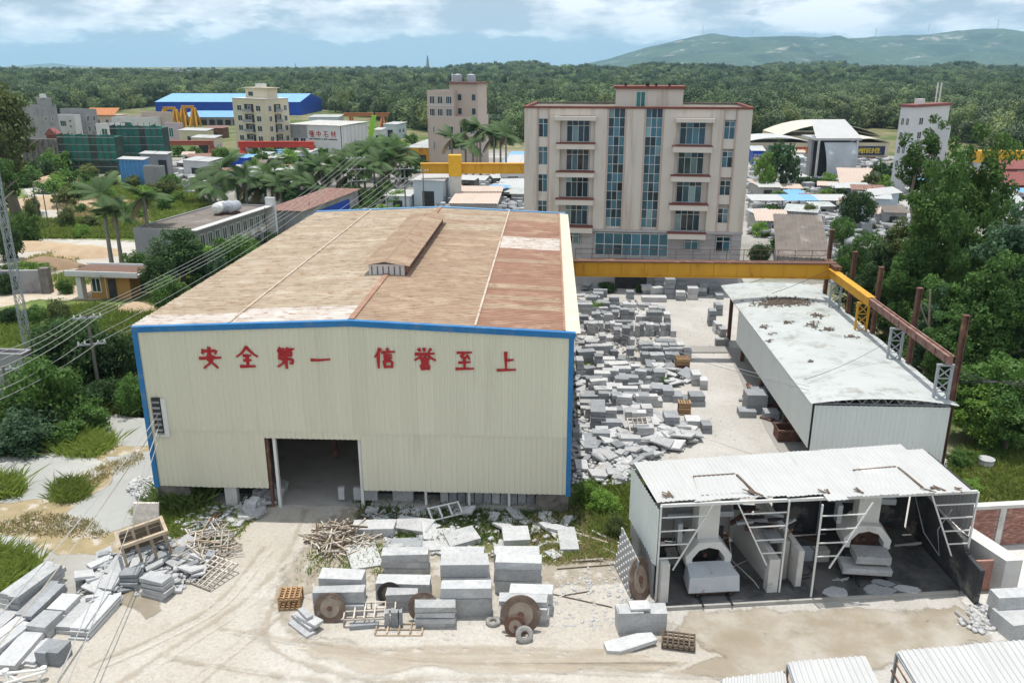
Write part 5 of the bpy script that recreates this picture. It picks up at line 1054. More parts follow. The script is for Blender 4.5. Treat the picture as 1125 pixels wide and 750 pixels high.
# debris below the warehouse front
DG = 'slabs strewn before the warehouse front'
dz = [(400, 560), (500, 560), (640, 570), (650, 600), (600, 615), (520, 612), (440, 612), (395, 600)]
slabs(dz, 34, .5, 1.5, 'pale slab strewn on the weeds below the warehouse front', DG, [m_stonew, m_stone, m_stonew], .12)
frag('stone_rubble', dz, 700, .08, .35, m_stonew, .12); frag('stone_rubble', [(600, 640), (690, 610), (735, 640), (700, 690), (610, 690)], 420, .05, .22, m_stonew, .04)
frag('stone_rubble', [(310, 640), (345, 590), (420, 600), (420, 650), (310, 665)], 500, .05, .25, m_debris, .06)
for lab_, px, py, w, d, t, yw, m in (('large bright square slab lying behind the middle tower', 480, 606, 1.9, 1.9, .12, .05, m_stonew), ('white upright slab among the weeds at the right', 626, 608, 1.0, 2.1, .25, .05, m_stonew), ('pale slab block beside the white trestle', 450, 588, 2.1, 1.2, .35, -.3, m_stonew),
        ('thick stacked slab right of the stick heap', 410, 590, 2.3, .9, .5, -.05, m_stonew), ('grey slab leaning among the debris, centre', 512, 601, 1.7, 1.3, .3, .4, m_stone), ('white broken block on the debris, right of centre', 568, 602, 1.4, 1.3, .5, .1, m_stonew), ('bluish slab lying right behind the back stack', 443, 604, 1.9, .9, .15, .0, m_stoned), ('angled pale slab between the leftmost stack and stick heap', 404, 625, 1.6, 2.2, .12, .35, m_stonew), ('tilted broken slab under the warehouse ledge', 462, 568, 2.4, 1.2, .12, .1, m_stonew)):
    g = G(px, py); mb = MB(); mb.box(-w/2, w/2, 0, d, 0, t, .03); tag(mb.build('stone_slab', m, None, (g.x, g.y, .03), (R.uniform(0, .12), R.uniform(-.06, .06), yw)), lab_, 'stone slab')
for k in range(26):
    x, y = next(poly_in([(520, 590), (600, 575), (690, 590), (690, 620), (600, 615)])); ln = R.uniform(.6, 2.2); a = R.uniform(0, PI); mb = MB(); mb.beam((-ln/2, 0, 0), (ln/2, 0, R.uniform(0, .2)), R.uniform(.05, .16), .05)
    tag(mb.build('plank', R.choice([m_wood, m_woodg, m_woodd, m_white]), None, (x, y, .08), a), 'loose plank lying in the weeds before the warehouse corner', 'plank', 'planks in the weeds')
for p, q, l in (((600, 652), (672, 668), 'long thin rod lying on the dust right of the stacks'), ((620, 655), (650, 650), 'short dark rod right of the stacks'), ((612, 626), (690, 620), 'grey pipe lying along the edge of the weeds')):
    a, b = G(*p), G(*q); mb = MB(); mb.tube([a+Vector((0, 0, .06)), b+Vector((0, 0, .06))], .04, 6); tag(mb.build('rod', m_woodd, None), l, 'rod')
# right group beside the saw shed
stack('wide granite block with plates on it before the left saw bay', 677, 732, [697, 674], 663, m_stonew, None, .03)
for k, (px, py, w, d, z, lab_) in enumerate(((694, 676, 1.1, .6, 0, 'white plate on the wide block, lower one'), (704, 674, .9, .65, .13, 'white plate on the wide block, upper one'))):
    g = G(px, py, 1.08); mb = MB(); mb.box(-w/2, w/2, 0, d, 0, .12, .01); tag(mb.build('stone_plate', m_stonew, None, (g.x, g.y, 1.09+z), .06), lab_, 'stone plate')
g = G(692, 711); mb = MB(); mb.add([(-1.15, -.2, 0), (-.6, -.42, 0), (1.2, -.2, 0), (1.15, .3, 0), (.5, .42, 0), (-1.1, .35, 0), (-1.15, -.2, .22), (-.6, -.42, .22), (1.2, -.2, .2), (1.15, .3, .2), (.5, .42, .22), (-1.1, .35, .22)], [(5, 4, 3, 2, 1, 0), (6, 7, 8, 9, 10, 11)]+[(i, (i+1) % 6, 6+(i+1) % 6, 6+i) for i in range(6)])
tag(mb.build('plank_slab', m_stonew, None, (g.x, g.y, .1), (.06, -.06, .25)), 'long pale ragged slab lying in front of the wide block', 'stone slab')
frag('stone_rubble', [(1050, 690), (1062, 662), (1110, 668), (1120, 690), (1090, 700)], 160, .08, .35, m_stonew, .1)
stack('mossy grey block cut by the right picture edge', 1090, 1150, [686, 672, 655], 645, m_stone, None, .1); pack('white topped block at the right edge, nearer one', 1106, 1160, 703, [.9], 1.3, m_stonew, .2)
for k, (a, b) in enumerate((((1050, 674), (1066, 688)), ((1064, 676), (1080, 690)))):
    p, q = G(*a), G(*b); mb = MB(); mb.tube([p+Vector((0, 0, .12)), q+Vector((0, 0, .12))], .1, 8); tag(mb.build('pipe', m_conc, None), ['short grey pipe by the wash wall, nearer the shed', 'short grey pipe by the wash wall, nearer the road'][k], 'pipe')
g = G(1005, 499.5); 
gg = G(1082, 514); o = thing('stone_drum', 'small white stone drum in the grass behind the brick wall', 'stone drum', gg); part('drum', m_concl, o, lambda mb: mb.lathe([(.42, 0), (.46, .35), (.42, .6)], 16)); part('lid', m_stonew, o, lambda mb: mb.lathe([(.5, .605), (.5, .68)], 16))

frag('pebbles', [(60, 700), (150, 660), (290, 560), (395, 545), (310, 670), (420, 715), (720, 715), (800, 740), (400, 770), (40, 770)], 2600, .02, .09, m_stonew, .01)
frag('pebbles', [(330, 700), (330, 655), (610, 650), (700, 640), (730, 700), (560, 705)], 2600, .03, .14, m_stone, .02)
frag('pebbles', [(740, 700), (1060, 670), (1090, 700), (860, 750)], 900, .03, .12, m_debris, .02)
frag('brick_scraps', [(-30, 590), (60, 562), (100, 575), (120, 592), (60, 590)], 500, .04, .14, m_straw2, .1)
# ---------------------------------------------------------------- the stone yard between warehouse and long shed
YG = 'granite stacks in the stone yard'
def ys(ox, oy, s, x0, x1, b, tf, tb, label, n=1, tiers=None, m=None, grp=YG, yaw=None):
    for k in range(n):
        a, c = x0+(x1-x0)*k/n+1.5*(n > 1), x0+(x1-x0)*(k+1)/n-1.5*(n > 1)
        hpx = (b-tf)*s; t = tiers or max(1, round(hpx/5.5)); jb = R.uniform(-4, 4) if n > 1 else 0; jt = R.uniform(-5, 5) if n > 1 else 0
        pys = [oy+s*(b+jb+(tf+jt-b-jb)*i/t) for i in range(t+1)]
        stack(label, ox+s*a, ox+s*c, pys, oy+s*(tb+jt), m or R.choice([m_stoned, m_stoned, m_stoned, m_stone]), grp, (YAW+R.gauss(0, .05)) if yaw is None else yaw, jit=.03)
A1, A2 = (625, 300, .16), (625, 400, .1868)
for r in ((505, 575, 150, 95, 75, 'low dark stack before the office wall, left of the tall stacks'), (580, 648, 150, 105, 85, 'low grey stack before the office wall, second from left'), (585, 655, 118, 28, 12, 'tall stack standing right against the office wall, behind the low ones'),
          (660, 728, 178, 45, 30, 'tallest free standing stack in front of the office'), (735, 800, 190, 130, 115, 'short stack in front of the tall pair at the office'), (735, 805, 155, 22, 8, 'tall stack behind the short one at the office wall'),
          (810, 880, 185, 105, 85, 'tall stack with loose top slabs before the office'), (885, 948, 160, 72, 60, 'dark stack near the right end of the office stacks'), (955, 1030, 150, 85, 58, 'rightmost pale stack before the office'),
          (170, 240, 185, 140, 122, 'small stack beside the dark hedge at the office, front'), (176, 236, 140, 102, 86, 'small stack beside the dark hedge at the office, rear'), (500, 668, 202, 168, 150, 'long low bench like slab stack before the tall office stacks'), (180, 300, 215, 196, 181, 'flat dark slab stack beside the bright green shrub'),
          (350, 408, 330, 252, 236, 'tall narrow stack in the second yard row'), (410, 454, 322, 266, 246, 'narrow stack right of the tall one in the second yard row'), (610, 654, 292, 242, 224, 'stack topped by tilted pieces at the right of the second row'), (655, 697, 345, 282, 262, 'tall stack closing the second yard row on the right'),
          (290, 335, 322, 268, 250, 'stack at the middle of the second yard row, left half'), (255, 325, 266, 236, 216, 'low stack behind the second yard row'), (310, 358, 372, 352, 330, 'low stack between the two halves of the long upright row'), (695, 735, 440, 398, 372, 'pale short stack at the right end of the long upright row'),
          (310, 355, 485, 392, 370, 'tall stepped stack before the long upright row, left of the pair'), (356, 410, 497, 376, 354, 'tall stepped stack before the long upright row, right of the pair'), (405, 450, 497, 457, 436, 'short stack right of the stepped pair'), (205, 250, 522, 432, 406, 'tall single stack near the left of the yard'),
          (115, 165, 490, 452, 430, 'small dark stack at the yard left'), (170, 206, 490, 462, 444, 'smallest stack beside the tall single stack'), (255, 305, 470, 442, 420, 'low stack right of the tall single stack'), (130, 206, 550, 512, 482, 'wide rough stack left of the yard middle'), (235, 282, 552, 522, 500, 'low block left of the slab rows'),
          (285, 336, 578, 537, 516, 'block just left of the upright slab rows'), (185, 240, 622, 552, 530, 'upright dark block at the yard left'), (40, 76, 375, 302, 270, 'tall stack close to the warehouse wall, far one'), (75, 130, 352, 312, 295, 'stack close to the warehouse wall beside the far tall one'), (56, 104, 735, 602, 570, 'tall three tier stack close to the warehouse corner'),
          (335, 386, 662, 592, 560, 'upright block before the slab rows'), (396, 446, 572, 522, 500, 'squat stack at the left end of the slab rows'), (790, 842, 602, 532, 505, 'thick stack at the right end of the slab rows'), (600, 742, 482, 466, 446, 'low flat run of blocks behind the slab rows')):
    ys(*A1, *r)
for r in ((325, 615, 242, 216, 200, 'block of the low back row in the stone yard', 6), (150, 290, 326, 282, 262, 'block of the second yard row, left end', 4), (455, 546, 336, 296, 280, 'white topped block of the second yard row, middle', 2), (546, 620, 322, 276, 258, 'block of the second yard row, right part', 2),
          (105, 310, 410, 346, 326, 'upright dark block in the left half of the long upright row', 6), (410, 696, 436, 356, 338, 'upright dark block in the right half of the long upright row', 8), (500, 762, 632, 560, 535, 'upright block in the front slab row of the yard', 5), (492, 790, 585, 522, 505, 'upright block in the middle slab row of the yard', 6), (472, 792, 540, 492, 470, 'upright block in the rear slab row of the yard', 6),
          (30, 165, 242, 216, 186, 'low wide block at the yard rear beside the warehouse', 2), (960, 1010, 366, 262, 240, 'stack by the far corner of the long shed', 1), (1012, 1062, 182, 150, 126, 'small stack by the far corner of the long shed, rear', 1), (1002, 1050, 292, 218, 196, 'pale stack by the far corner of the long shed, second', 1), (1000, 1042, 420, 352, 326, 'stack by the far column of the long shed', 1), (1040, 1088, 440, 384, 360, 'stack just inside the far column of the long shed', 1), (1012, 1100, 506, 456, 444, 'low wide block before the far column of the long shed', 1)):
    ys(*A1, *r)
for r in ((480, 550, 206, 142, 106, 'grey block with pale top in the lower yard, left of three'), (551, 615, 222, 156, 120, 'grey block with pale top in the lower yard, middle of three'), (606, 666, 226, 186, 152, 'grey block with slabs on top in the lower yard, right of three'), (495, 551, 256, 216, 186, 'small cube block nearest the front of the three grey blocks'),
          (666, 720, 228, 206, 176, 'low rounded stack beside the rightmost lower block'), (716, 802, 250, 188, 156, 'big block with broken top at the right edge of the yard'), (722, 771, 128, 62, 30, 'upright pale block at the right yard edge behind the big block'), (771, 814, 152, 96, 70, 'grey block at the right yard edge beside the upright pale one'), (360, 436, 150, 116, 95, 'low grey block in the middle yard, left'), (412, 480, 172, 146, 121, 'low grey block in the middle yard, right'),
          (270, 325, 142, 82, 46, 'upright grey block in the middle yard'), (500, 566, 106, 47, 24, 'pale upright block below the slab rows'), (570, 652, 392, 312, 270, 'tall pair of grey blocks in the lower yard'), (650, 704, 382, 346, 331, 'low block beside the tall pair'), (685, 772, 376, 336, 300, 'long grey block near the orange crate'), (780, 836, 412, 362, 330, 'separate cube block at the lower right of the yard'),
          (125, 210, 402, 282, 206, 'big three tier slab stack in the lower left yard'), (320, 416, 236, 188, 150, 'wide flat slab stack in the lower yard'), (365, 432, 302, 262, 226, 'three tier stack right of the wide flat stack'), (66, 210, 246, 186, 152, 'wide rough slab stack next to the warehouse wall'), (240, 296, 236, 186, 130, 'leaning slab stack beside the wide flat stack'), (85, 160, 545, 490, 400, 'stack of dark slabs near the warehouse corner'), (215, 272, 460, 430, 396, 'low slab stack in the lower left yard'), (25, 80, 490, 400, 370, 'dusty stack touching the warehouse corner')):
    ys(*A2, *r)
# long bars lying diagonally
def bars(pix, label, w, h, n=2, m=None):
    for k, (a, b) in enumerate(pix):
        p, q = G(a[0], a[1]), G(b[0], b[1]); d = q-p; o = thing('slab_bundle', label[k], 'slab bundle', p, math.atan2(d.y, d.x)-PI/2, 'long slab bundles in the stone yard')
        for i in range(n):
            for t in range(2): mb = MB(); mb.box(-w/2+w*i/n+.01, -w/2+w*(i+1)/n-.01, R.uniform(-.1, .1), d.length+R.uniform(-.1, .1), h*t/2+.01, h*(t+1)/2, .015); mb.build('slab', m or R.choice([m_stone, m_stonew]), o)
z2 = lambda x, y: (625+.1868*x, 400+.1868*y)
bars([(z2(365, 420), z2(290, 290)), (z2(405, 340), z2(320, 265)), (z2(500, 400), z2(425, 315)), (z2(550, 380), z2(480, 315)), (z2(325, 370), z2(215, 300)), (z2(330, 40), z2(165, 45))],
     ['long pale bar bundle in the lower yard, leftmost of the diagonal ones', 'long bar bundle just behind the leftmost diagonal one', 'short pale diagonal bundle beside the timber lattice', 'diagonal grey bundle left of the tall block pair', 'dark slab bundle sloping behind the big three tier stack', 'bundle of long slabs lying across the middle yard'], .9, .6)
grid('tilted white timber lattice among the slabs of the lower yard', *z2(375, 470), 1.7, 1.9, 6, 6, m_woodg, .15, .55, t=.07, z=.2)
for (x0, x1, b, lab_) in ((742, 822, 680, 'orange stacked timber crates at the front of the slab rows'),):
    g = G(625+.16*(x0+x1)/2, 300+.16*b); o = thing('crate_stack', lab_, 'crates', g, YAW)
    for t in range(4):
        part('crate', m_woodo if t > 1 else m_rust, o, lambda mb: [mb.box(-.55, .55, y, y+.09, t*.3, t*.3+.26) for y in (0, .3, .6, .9)])
        part('crate_side', m_woodo, o, lambda mb: [mb.box(x, x+.09, .091, .899, t*.3+.02, t*.3+.2) for x in (-.55, -.2, .15, .46)])
g = G(*z2(680, 300)); o = thing('crate', 'small orange timber crate standing behind the long grey block in the yard', 'crate', g, YAW)
for k in range(5): part('slat', m_woodo, o, lambda mb: mb.box(-.45, .45, 0, .06, k*.2, k*.2+.15))
for k in range(5): part('slat', m_woodo, o, lambda mb: mb.box(-.45+k*.2, -.33+k*.2, .061, .8, .85, .91))
part('base', m_woodd, o, lambda mb: mb.box(-.42, .42, .07, .78, 0, .84))
yl = [(632, 430), (660, 400), (700, 420), (740, 470), (765, 490), (740, 505), (700, 520), (720, 512), (700, 535), (632, 540)]
slabs([z2(*q) for q in ((30, 560), (60, 430), (250, 420), (420, 440), (500, 540), (420, 600), (380, 700), (200, 740), (60, 660))], 120, .5, 1.35, 'pale slab tossed on the near rubble of the stone yard', 'tossed slabs in the stone yard', [m_stonew, m_stone, m_stonew, m_stoned], .35)
slabs([z2(*q) for q in ((440, 420), (640, 370), (760, 380), (790, 430), (700, 500), (560, 520), (450, 490))], 34, .7, 1.7, 'large slab of the low heap behind the saw shed roof', 'slab heap behind the saw shed', [m_stonew, m_stone], .4)
slabs([z2(*q) for q in ((60, 60), (220, 40), (240, 180), (320, 420), (100, 420), (40, 260))], 50, .5, 1.3, 'slab lying flat among the left yard stacks', 'flat slabs among the yard stacks', [m_stonew, m_stone], .3)
slabs([z2(*q) for q in ((560, 10), (740, 40), (740, 120), (600, 130), (430, 30))], 26, .6, 1.5, 'tilted slab between the slab rows and the lower blocks', 'tilted slabs of the middle yard', [m_stonew, m_stone, m_stoned], .3)
slabs([(628, 326), (650, 310), (668, 318), (640, 345), (640, 400), (655, 420), (632, 430)], 35, .5, 1.4, 'rough stone piece along the warehouse side of the yard', 'stones along the warehouse side', [m_stone, m_stoned], .3)
frag('stone_rubble', [z2(*q) for q in ((20, 740), (30, 60), (250, 40), (480, 300), (700, 420), (560, 540), (400, 600), (360, 740))], 1300, .12, .5, m_stonew, .25)
frag('stone_rubble', [(630, 420), (632, 330), (700, 330), (750, 395), (730, 420)], 700, .1, .4, m_stoned, .15)
frag('stone_crumbs', [(700, 520), (760, 440), (790, 400), (800, 320), (740, 320), (760, 420), (860, 500), (880, 520)], 260, .04, .16, m_stone, .02)
for r, lab_ in (((819, 842, 455, [.75, .75], 1.3), 'pair of big grey blocks under the eave of the long shed'), ((812, 831, 459, [.5], 1.0), 'low grey block in front of the pair under the long shed eave'), ((826, 850, 447, [.6, .6], 1.2), 'blocks piled behind the pair under the long shed eave'), ((840, 856, 462, [.6], 1.0), 'single block right of the pair under the long shed')):
    pack(lab_, r[0], r[1], r[2], r[3], r[4], m_stoned, YAW, 'blocks under the long shed')
slabs([(812, 440), (826, 425), (850, 440), (862, 470), (850, 470)], 18, .5, 1.4, 'dark slab offcut in the shade of the long shed', 'offcuts under the long shed', [m_stoned, m_rust, m_stoned], .3)
for gname, pix, n in (('left side of the stone yard', [(634, 420), (634, 345), (650, 330), (668, 345), (672, 400), (690, 425), (660, 440)], 34), ('lower stone yard', [z2(*q) for q in ((60, 420), (60, 250), (220, 60), (420, 60), (520, 130), (440, 300), (560, 420), (300, 520))], 70), ('far rows of the stone yard', [(645, 358), (650, 322), (738, 326), (742, 372), (690, 372)], 16)):
    it = poly_in(pix)
    for k in range(n):
        x, y = next(it); w, d, hh = R.uniform(.6, 1.7), R.uniform(.5, .9), R.choice([.35, .5, .7, .9, 1.2]); o = thing('granite_stack', 'small granite stack scattered in the '+gname, 'stone stack', (x, y, 0), YAW+R.choice([0, 0, 0, R.gauss(0, .25)]), gname); t = max(1, round(hh/.3)); mm = R.choice([m_stone, m_stoned, m_stonew])
        for j in range(t): a, b = R.uniform(-.04, .04), R.uniform(-.04, .04); part('slab', mm, o, lambda mb: mb.box(-w/2+a, w/2+a, -d/2+b, d/2+b, hh*j/t+.02, hh*(j+1)/t, .02))
patch('yard_step', [(741, 381), (800, 381), (800, 388), (741, 388)], m_asph_shade, 0, 5)
# ---------------------------------------------------------------- vegetation
def crown(name, seed, rad, hgt, ncl, nlf, leaf, m, fill=.5, flat=.75, droop=0.0, clr=.34, ran=.7, upw=.35):
    """many leaf faces spread over clumps inside an uneven ellipsoid"""
    rg = np.random.default_rng(seed)
    d = rg.normal(size=(ncl, 3)); d /= np.linalg.norm(d, axis=1)[:, None]; r = rg.uniform(fill, 1, ncl)**.6
    lump = 1+.25*np.sin(3*np.arctan2(d[:, 1], d[:, 0])+seed)+rg.normal(0, .08, ncl)
    c = d*(r*lump)[:, None]*np.array([rad, rad, hgt/2])*.82; c[:, 2] += hgt/2
    rc = rad*clr*rg.uniform(.6, 1.25, ncl)
    which = rg.integers(0, ncl, nlf); n = rg.normal(size=(nlf, 3)); n /= np.linalg.norm(n, axis=1)[:, None]
    p = c[which]+n*(rc[which]*rg.uniform(.55, 1.05, nlf))[:, None]*np.array([1, 1, flat])
    nn = n+ran*rg.normal(size=(nlf, 3))+np.array([0, 0, upw]); nn /= np.linalg.norm(nn, axis=1)[:, None]
    a = np.cross(nn, rg.normal(size=(nlf, 3))); a /= np.linalg.norm(a, axis=1)[:, None]; a[:, 2] -= droop; b = np.cross(nn, a)
    s = leaf*rg.uniform(.6, 1.3, nlf)[:, None]
    V = np.stack([p-a*s*.6, p+b*s*.32, p+a*s*.6, p-b*s*.32], 1).reshape(-1, 3); F = np.arange(nlf*4).reshape(-1, 4)
    return npmesh(name, V, F, m)
def trunk_mesh(name, hgt, r, m, seed, limbs=5, split=.45):
    rr = random.Random(seed); mb = MB(); pts = [Vector((0, 0, 0))]
    for k in range(1, 5): pts.append(Vector((rr.uniform(-.03, .03)*hgt, rr.uniform(-.03, .03)*hgt, hgt*k/4)))
    mb.tube(pts, r, 8, r*.45)
    for k in range(limbs):
        a = 2*PI*k/limbs+rr.uniform(-.4, .4); z = hgt*rr.uniform(split, .95); p = Vector((0, 0, z)); l = hgt*(rr.uniform(.3, .5) if split < .5 else rr.uniform(.1, .2))
        q = p+Vector((math.cos(a)*l*.6, math.sin(a)*l*.6, l*.7)); mb.tube([p, p.lerp(q, .5)+Vector((0, 0, .05*l)), q], r*.45, 6, r*.15)
    return mb.mesh(name, m)
# unit trees: crown radius 1, crown height 1.6 on a trunk; scaled per tree
CR = {}; CRS = {}; ASP = (1.5, 2.6, 4.4)
for i, (k, m) in enumerate((('mid', m_lf[0]), ('dark', m_lf[1]), ('bright', m_lf[2]), ('olive', m_lf[3]), ('blue', m_lf[4]))):
    CR[k] = [crown('crown', 10+i*5+j, 1, a, (46, 60, 84)[j], (5600, 8000, 11000)[j], .10, m, .45, .8, 0, (.34, .31, .29)[j]) for j, a in enumerate(ASP)]
    CRS[k] = [crown('crown', 60+i, 1, 1.5, 30, 1500, .17, m)]
CR['euc'] = [crown('crown', 81+j, 1, a, (30, 40, 56)[j], (4200, 6000, 8500)[j], .09, m_lf[0], .2, .8, .1, .25) for j, a in enumerate(ASP)]
TR = [trunk_mesh('trunk', 1, .05, m_trunk, 5), trunk_mesh('trunk', 1, .014, m_trunkp, 6, 4, .6)]
TG = {}
def tree(label, px, pb, pt, hw, kind='mid', low=.3, group=None, name='tree', cat='tree', small=None, trunk=0, g=None, zt=None):
    """px: trunk pixel column, pb: ground row, pt: top row, hw: crown half width in pixels"""
    g = g or G(px, pb); D = g.y*cp+CAMZ*sp; H = (zt if zt is not None else ZY(pt, g.y)); rad = hw/FPX*D
    o = thing(name, label, cat, g, R.uniform(0, 6), group); small = D > 150 if small is None else small
    ch = H*(1-low); j = 0 if small else min(range(3), key=lambda q: abs(math.log(ASP[q]/(ch/rad)))); me = CRS.get(kind, CRS['mid'])[0] if small else CR[kind][j]; nat = 1.5 if small else ASP[j]
    link('crown', me, o, (0, 0, H*low), 0, (rad, rad, ch/nat*1.1))
    link('trunk', TR[trunk], o, None, 0, (H*.9, H*.9, H*(low+.35)))
    return o
def bush(label, px, pb, pt, hw, kind='mid', group=None, name='bush'): 
    g = G(px, pb); D = g.y*cp+CAMZ*sp; H = max(.6, ZY(pt, g.y)); rad = hw/FPX*D; o = thing(name, label, 'bush', g, R.uniform(0, 6), group)
    link('crown', (CRS if D > 150 else CR)[kind][0], o, (0, 0, -.12*H), 0, (rad, rad, H*1.12/1.5)); link('trunk', TR[0], o, None, 0, (H*.8, H*.8, H*.6))
# palms
def frond_mesh(name, seed, m, L_=1.0, n=22):
    rr = random.Random(seed); mb = MB(); pts = []
    for k in range(9):
        t = k/8; pts.append(Vector((L_*t*(1-.12*t), 0, L_*(.10*t-.42*t*t))))
    mb.tube(pts, .012, 4, .003)
    for k in range(n):
        t = .12+.86*k/n; i = min(7, int(t*8)); p = pts[i].lerp(pts[i+1], t*8-i); dd = (pts[i+1]-pts[i]).normalized(); ll = .34*L_*math.sin(PI*(.15+.8*t))*rr.uniform(.8, 1.1)
        for s in (-1, 1):
            q = p+Vector((dd.x*ll*.5, s*ll*.75, -ll*.38+dd.z*ll*.5)); w = dd*.022*L_
            mb.add([p-w, p+w, q+w*.3, q-w*.3], [(0, 1, 2, 3)])
    return mb.mesh(name, m)
FR = [frond_mesh('frond', 1, m_palm), frond_mesh('frond', 2, m_palm), frond_mesh('frond', 3, m_palmd)]
pt_ = MB(); pt_.lathe([(.16, 0), (.13, .05), (.10, .5), (.105, .8), (.085, .93), (.05, 1.0)], 10); PT_ = pt_.mesh('trunk', mat('palm trunk bark', (.30, .28, .25), (.2, .19, .165), scale=3, rough=.95, stretch=(1, 1, 6)))
def palm(label, px, pb, pc, fl, group='palms', n=17, name='palm_tree'):
    g = G(px, pb); H = ZY(pc, g.y); D = g.y*cp+CAMZ*sp; Lf = fl/FPX*D*1.22; o = thing(name, label, 'palm', g, R.uniform(0, 6), group)
    link('trunk', PT_, o, None, 0, (2.2, 2.2, H))
    for k in range(n):
        a = 2*PI*k*.618; e = -.55+1.75*((k*.37) % 1.0)
        me = FR[k % 2] if e > -.4 or k % 3 else FR[2]; link('frond', me, o, (0, 0, H*.985), (0, -e, a), Lf*R.uniform(.85, 1.15)*1.15)
    return o
# --- left side
palm('tall royal palm at the left, its long pale trunk standing by the clearing', 123, 291, 212, 23)
palm('second royal palm close right of the tall one, shorter', 134, 290, 231, 18)
palm('royal palm beside the end wall of the long grey building', 168, 293, 216, 22)
PLM = [(247, 226, 185, 24), (224, 222, 200, 19), (262, 222, 205, 15), (284, 224, 205, 19), (300, 222, 198, 20), (320, 224, 200, 19), (338, 222, 192, 21), (355, 222, 186, 20), (372, 220, 184, 19), (395, 214, 180, 20), (412, 208, 172, 20), (428, 206, 170, 20), (440, 202, 163, 20), (345, 212, 178, 18), (238, 232, 204, 18), (272, 226, 196, 19), (292, 218, 190, 18), (310, 228, 204, 17), (330, 226, 198, 19), (348, 230, 206, 18), (362, 214, 182, 18), (384, 224, 192, 19), (402, 222, 186, 18), (420, 216, 178, 19), (436, 214, 176, 18), (378, 204, 172, 16), (408, 198, 164, 17), (424, 196, 162, 16)]
for k, (px, pb, pc, fl) in enumerate(PLM): palm('palm in the row behind the long grey building, %s' % ('the tallest with wide fronds' if k == 0 else 'seen against the white warehouse' if k > 9 else 'its crown among the others'), px, pb, pc, fl, 'palms behind the long grey building', 14)
for k, (px, pb, pc, fl) in enumerate(((497, 196, 152, 15), (512, 194, 146, 16), (528, 194, 142, 16), (543, 194, 150, 16), (556, 196, 148, 15), (520, 198, 158, 14), (550, 192, 140, 14))): palm('palm of the dense clump in front of the pale peach tower block', px, pb, pc, fl, 'palms at the peach tower block', 12)
for k, (px, pb, pc, fl) in enumerate(((482, 206, 188, 10), (470, 208, 190, 10))): palm('small palm by the yellow crane leg', px, pb, pc, fl, 'small palms at the crane leg', 11)
tree('big dark round tree left of the warehouse, beside the utility pole', 86, 424, 350, 45, 'dark', .05); tree('dark tree squeezed between utility pole and warehouse corner', 130, 420, 366, 31, 'dark', .05)
tree('mid green tree at the lower left, below the big dark tree', 52, 470, 398, 40, 'mid', .1); bush('low spreading bush at the left edge above the slurry pond', 22, 492, 455, 46, 'blue'); bush('green bush at the foot of the mid green tree', 70, 488, 462, 26, 'mid')
for k, (px, pb, pt, hw, kd, lb) in enumerate(((15, 356, 336, 13, 'dark', 'small round dark bush near the left edge, above the lattice tower foot'), (40, 356, 334, 14, 'mid', 'round bush between the dark bush and the yellowish one'), (66, 352, 328, 14, 'olive', 'yellowish green bush beside the dirt track'), (10, 322, 296, 14, 'dark', 'dark bush before the grey wall at the left edge'), (72, 322, 306, 10, 'mid', 'low bush right of the grey wall'),
        (24, 300, 288, 26, 'bright', 'bright creeper bush hanging over the grey wall'), (150, 304, 274, 13, 'mid', 'bush behind the ochre hut'), (162, 318, 290, 12, 'mid', 'bush right of the ochre hut'))): bush(lb, px, pb, pt, hw, kd)
for k, (px, pb, pt, hw, kd, lb) in enumerate(((202, 318, 250, 30, 'dark', 'dark tree before the long grey building'), (176, 330, 282, 20, 'dark', 'dark tree right of the ochre hut'), (262, 296, 260, 22, 'mid', 'tree at the far end of the long grey building'), (190, 350, 305, 22, 'mid', 'tree close to the warehouse eave, behind the hut'), (232, 315, 276, 20, 'blue', 'low tree between the dark tree and warehouse roof'))): tree(lb, px, pb, pt, hw, kd, .1)
for k, (px, pb, pt, hw, kd, lb) in enumerate(((18, 235, 94, 34, 'olive', 'tall olive tree at the left edge before the town'), (-8, 300, 150, 34, 'dark', 'tall dark tree cut by the left edge'), (6, 262, 170, 20, 'mid', 'green tree at the left edge below the tall olive tree'))): tree(lb, px, pb, pt, hw, kd, .28, small=False)
for k, (px, pb, pt, hw, kd, lb) in enumerate(((62, 192, 165, 18, 'mid', 'round tree before the green netting'), (46, 198, 172, 16, 'dark', 'dark tree left of the round one before the netting'), (30, 205, 182, 18, 'mid', 'bushy tree at the edge of the clearing'), (30, 268, 232, 17, 'mid', 'tree by the lattice tower and the clearing'), (14, 285, 245, 16, 'dark', 'dark tree behind the lattice tower'), (90, 260, 246, 9, 'bright', 'small bright bush in the weeds'), (54, 212, 198, 16, 'mid', 'low bush in the clearing'), (38, 238, 215, 10, 'olive', 'small tree at the clearing'), (120, 205, 192, 10, 'dark', 'bush left of the blue shed'), (75, 250, 225, 11, 'olive', 'yellowish bush in the clearing'))): bush(lb, px, pb, pt, hw, kd)
for k, (px, pb, pt, hw, kd, lb) in enumerate(((148, 452, 410, 20, 'mid', 'leafy bush pressed against the left warehouse wall'), (120, 448, 414, 24, 'dark', 'dark bush at the foot of the utility pole'), (92, 458, 424, 26, 'dark', 'dark bush between the two left trees'), (60, 440, 398, 26, 'mid', 'leafy bush behind the mid green left tree'), (20, 470, 425, 30, 'mid', 'leafy bush beside the pole at the left edge'), (150, 420, 376, 18, 'dark', 'dark bush behind the warehouse corner trim'), (98, 472, 440, 24, 'mid', 'leafy bush above the upper slurry pond'), (110, 400, 362, 24, 'dark', 'dark leafy bush behind the utility pole'))): bush(lb, px, pb, pt, hw, kd)
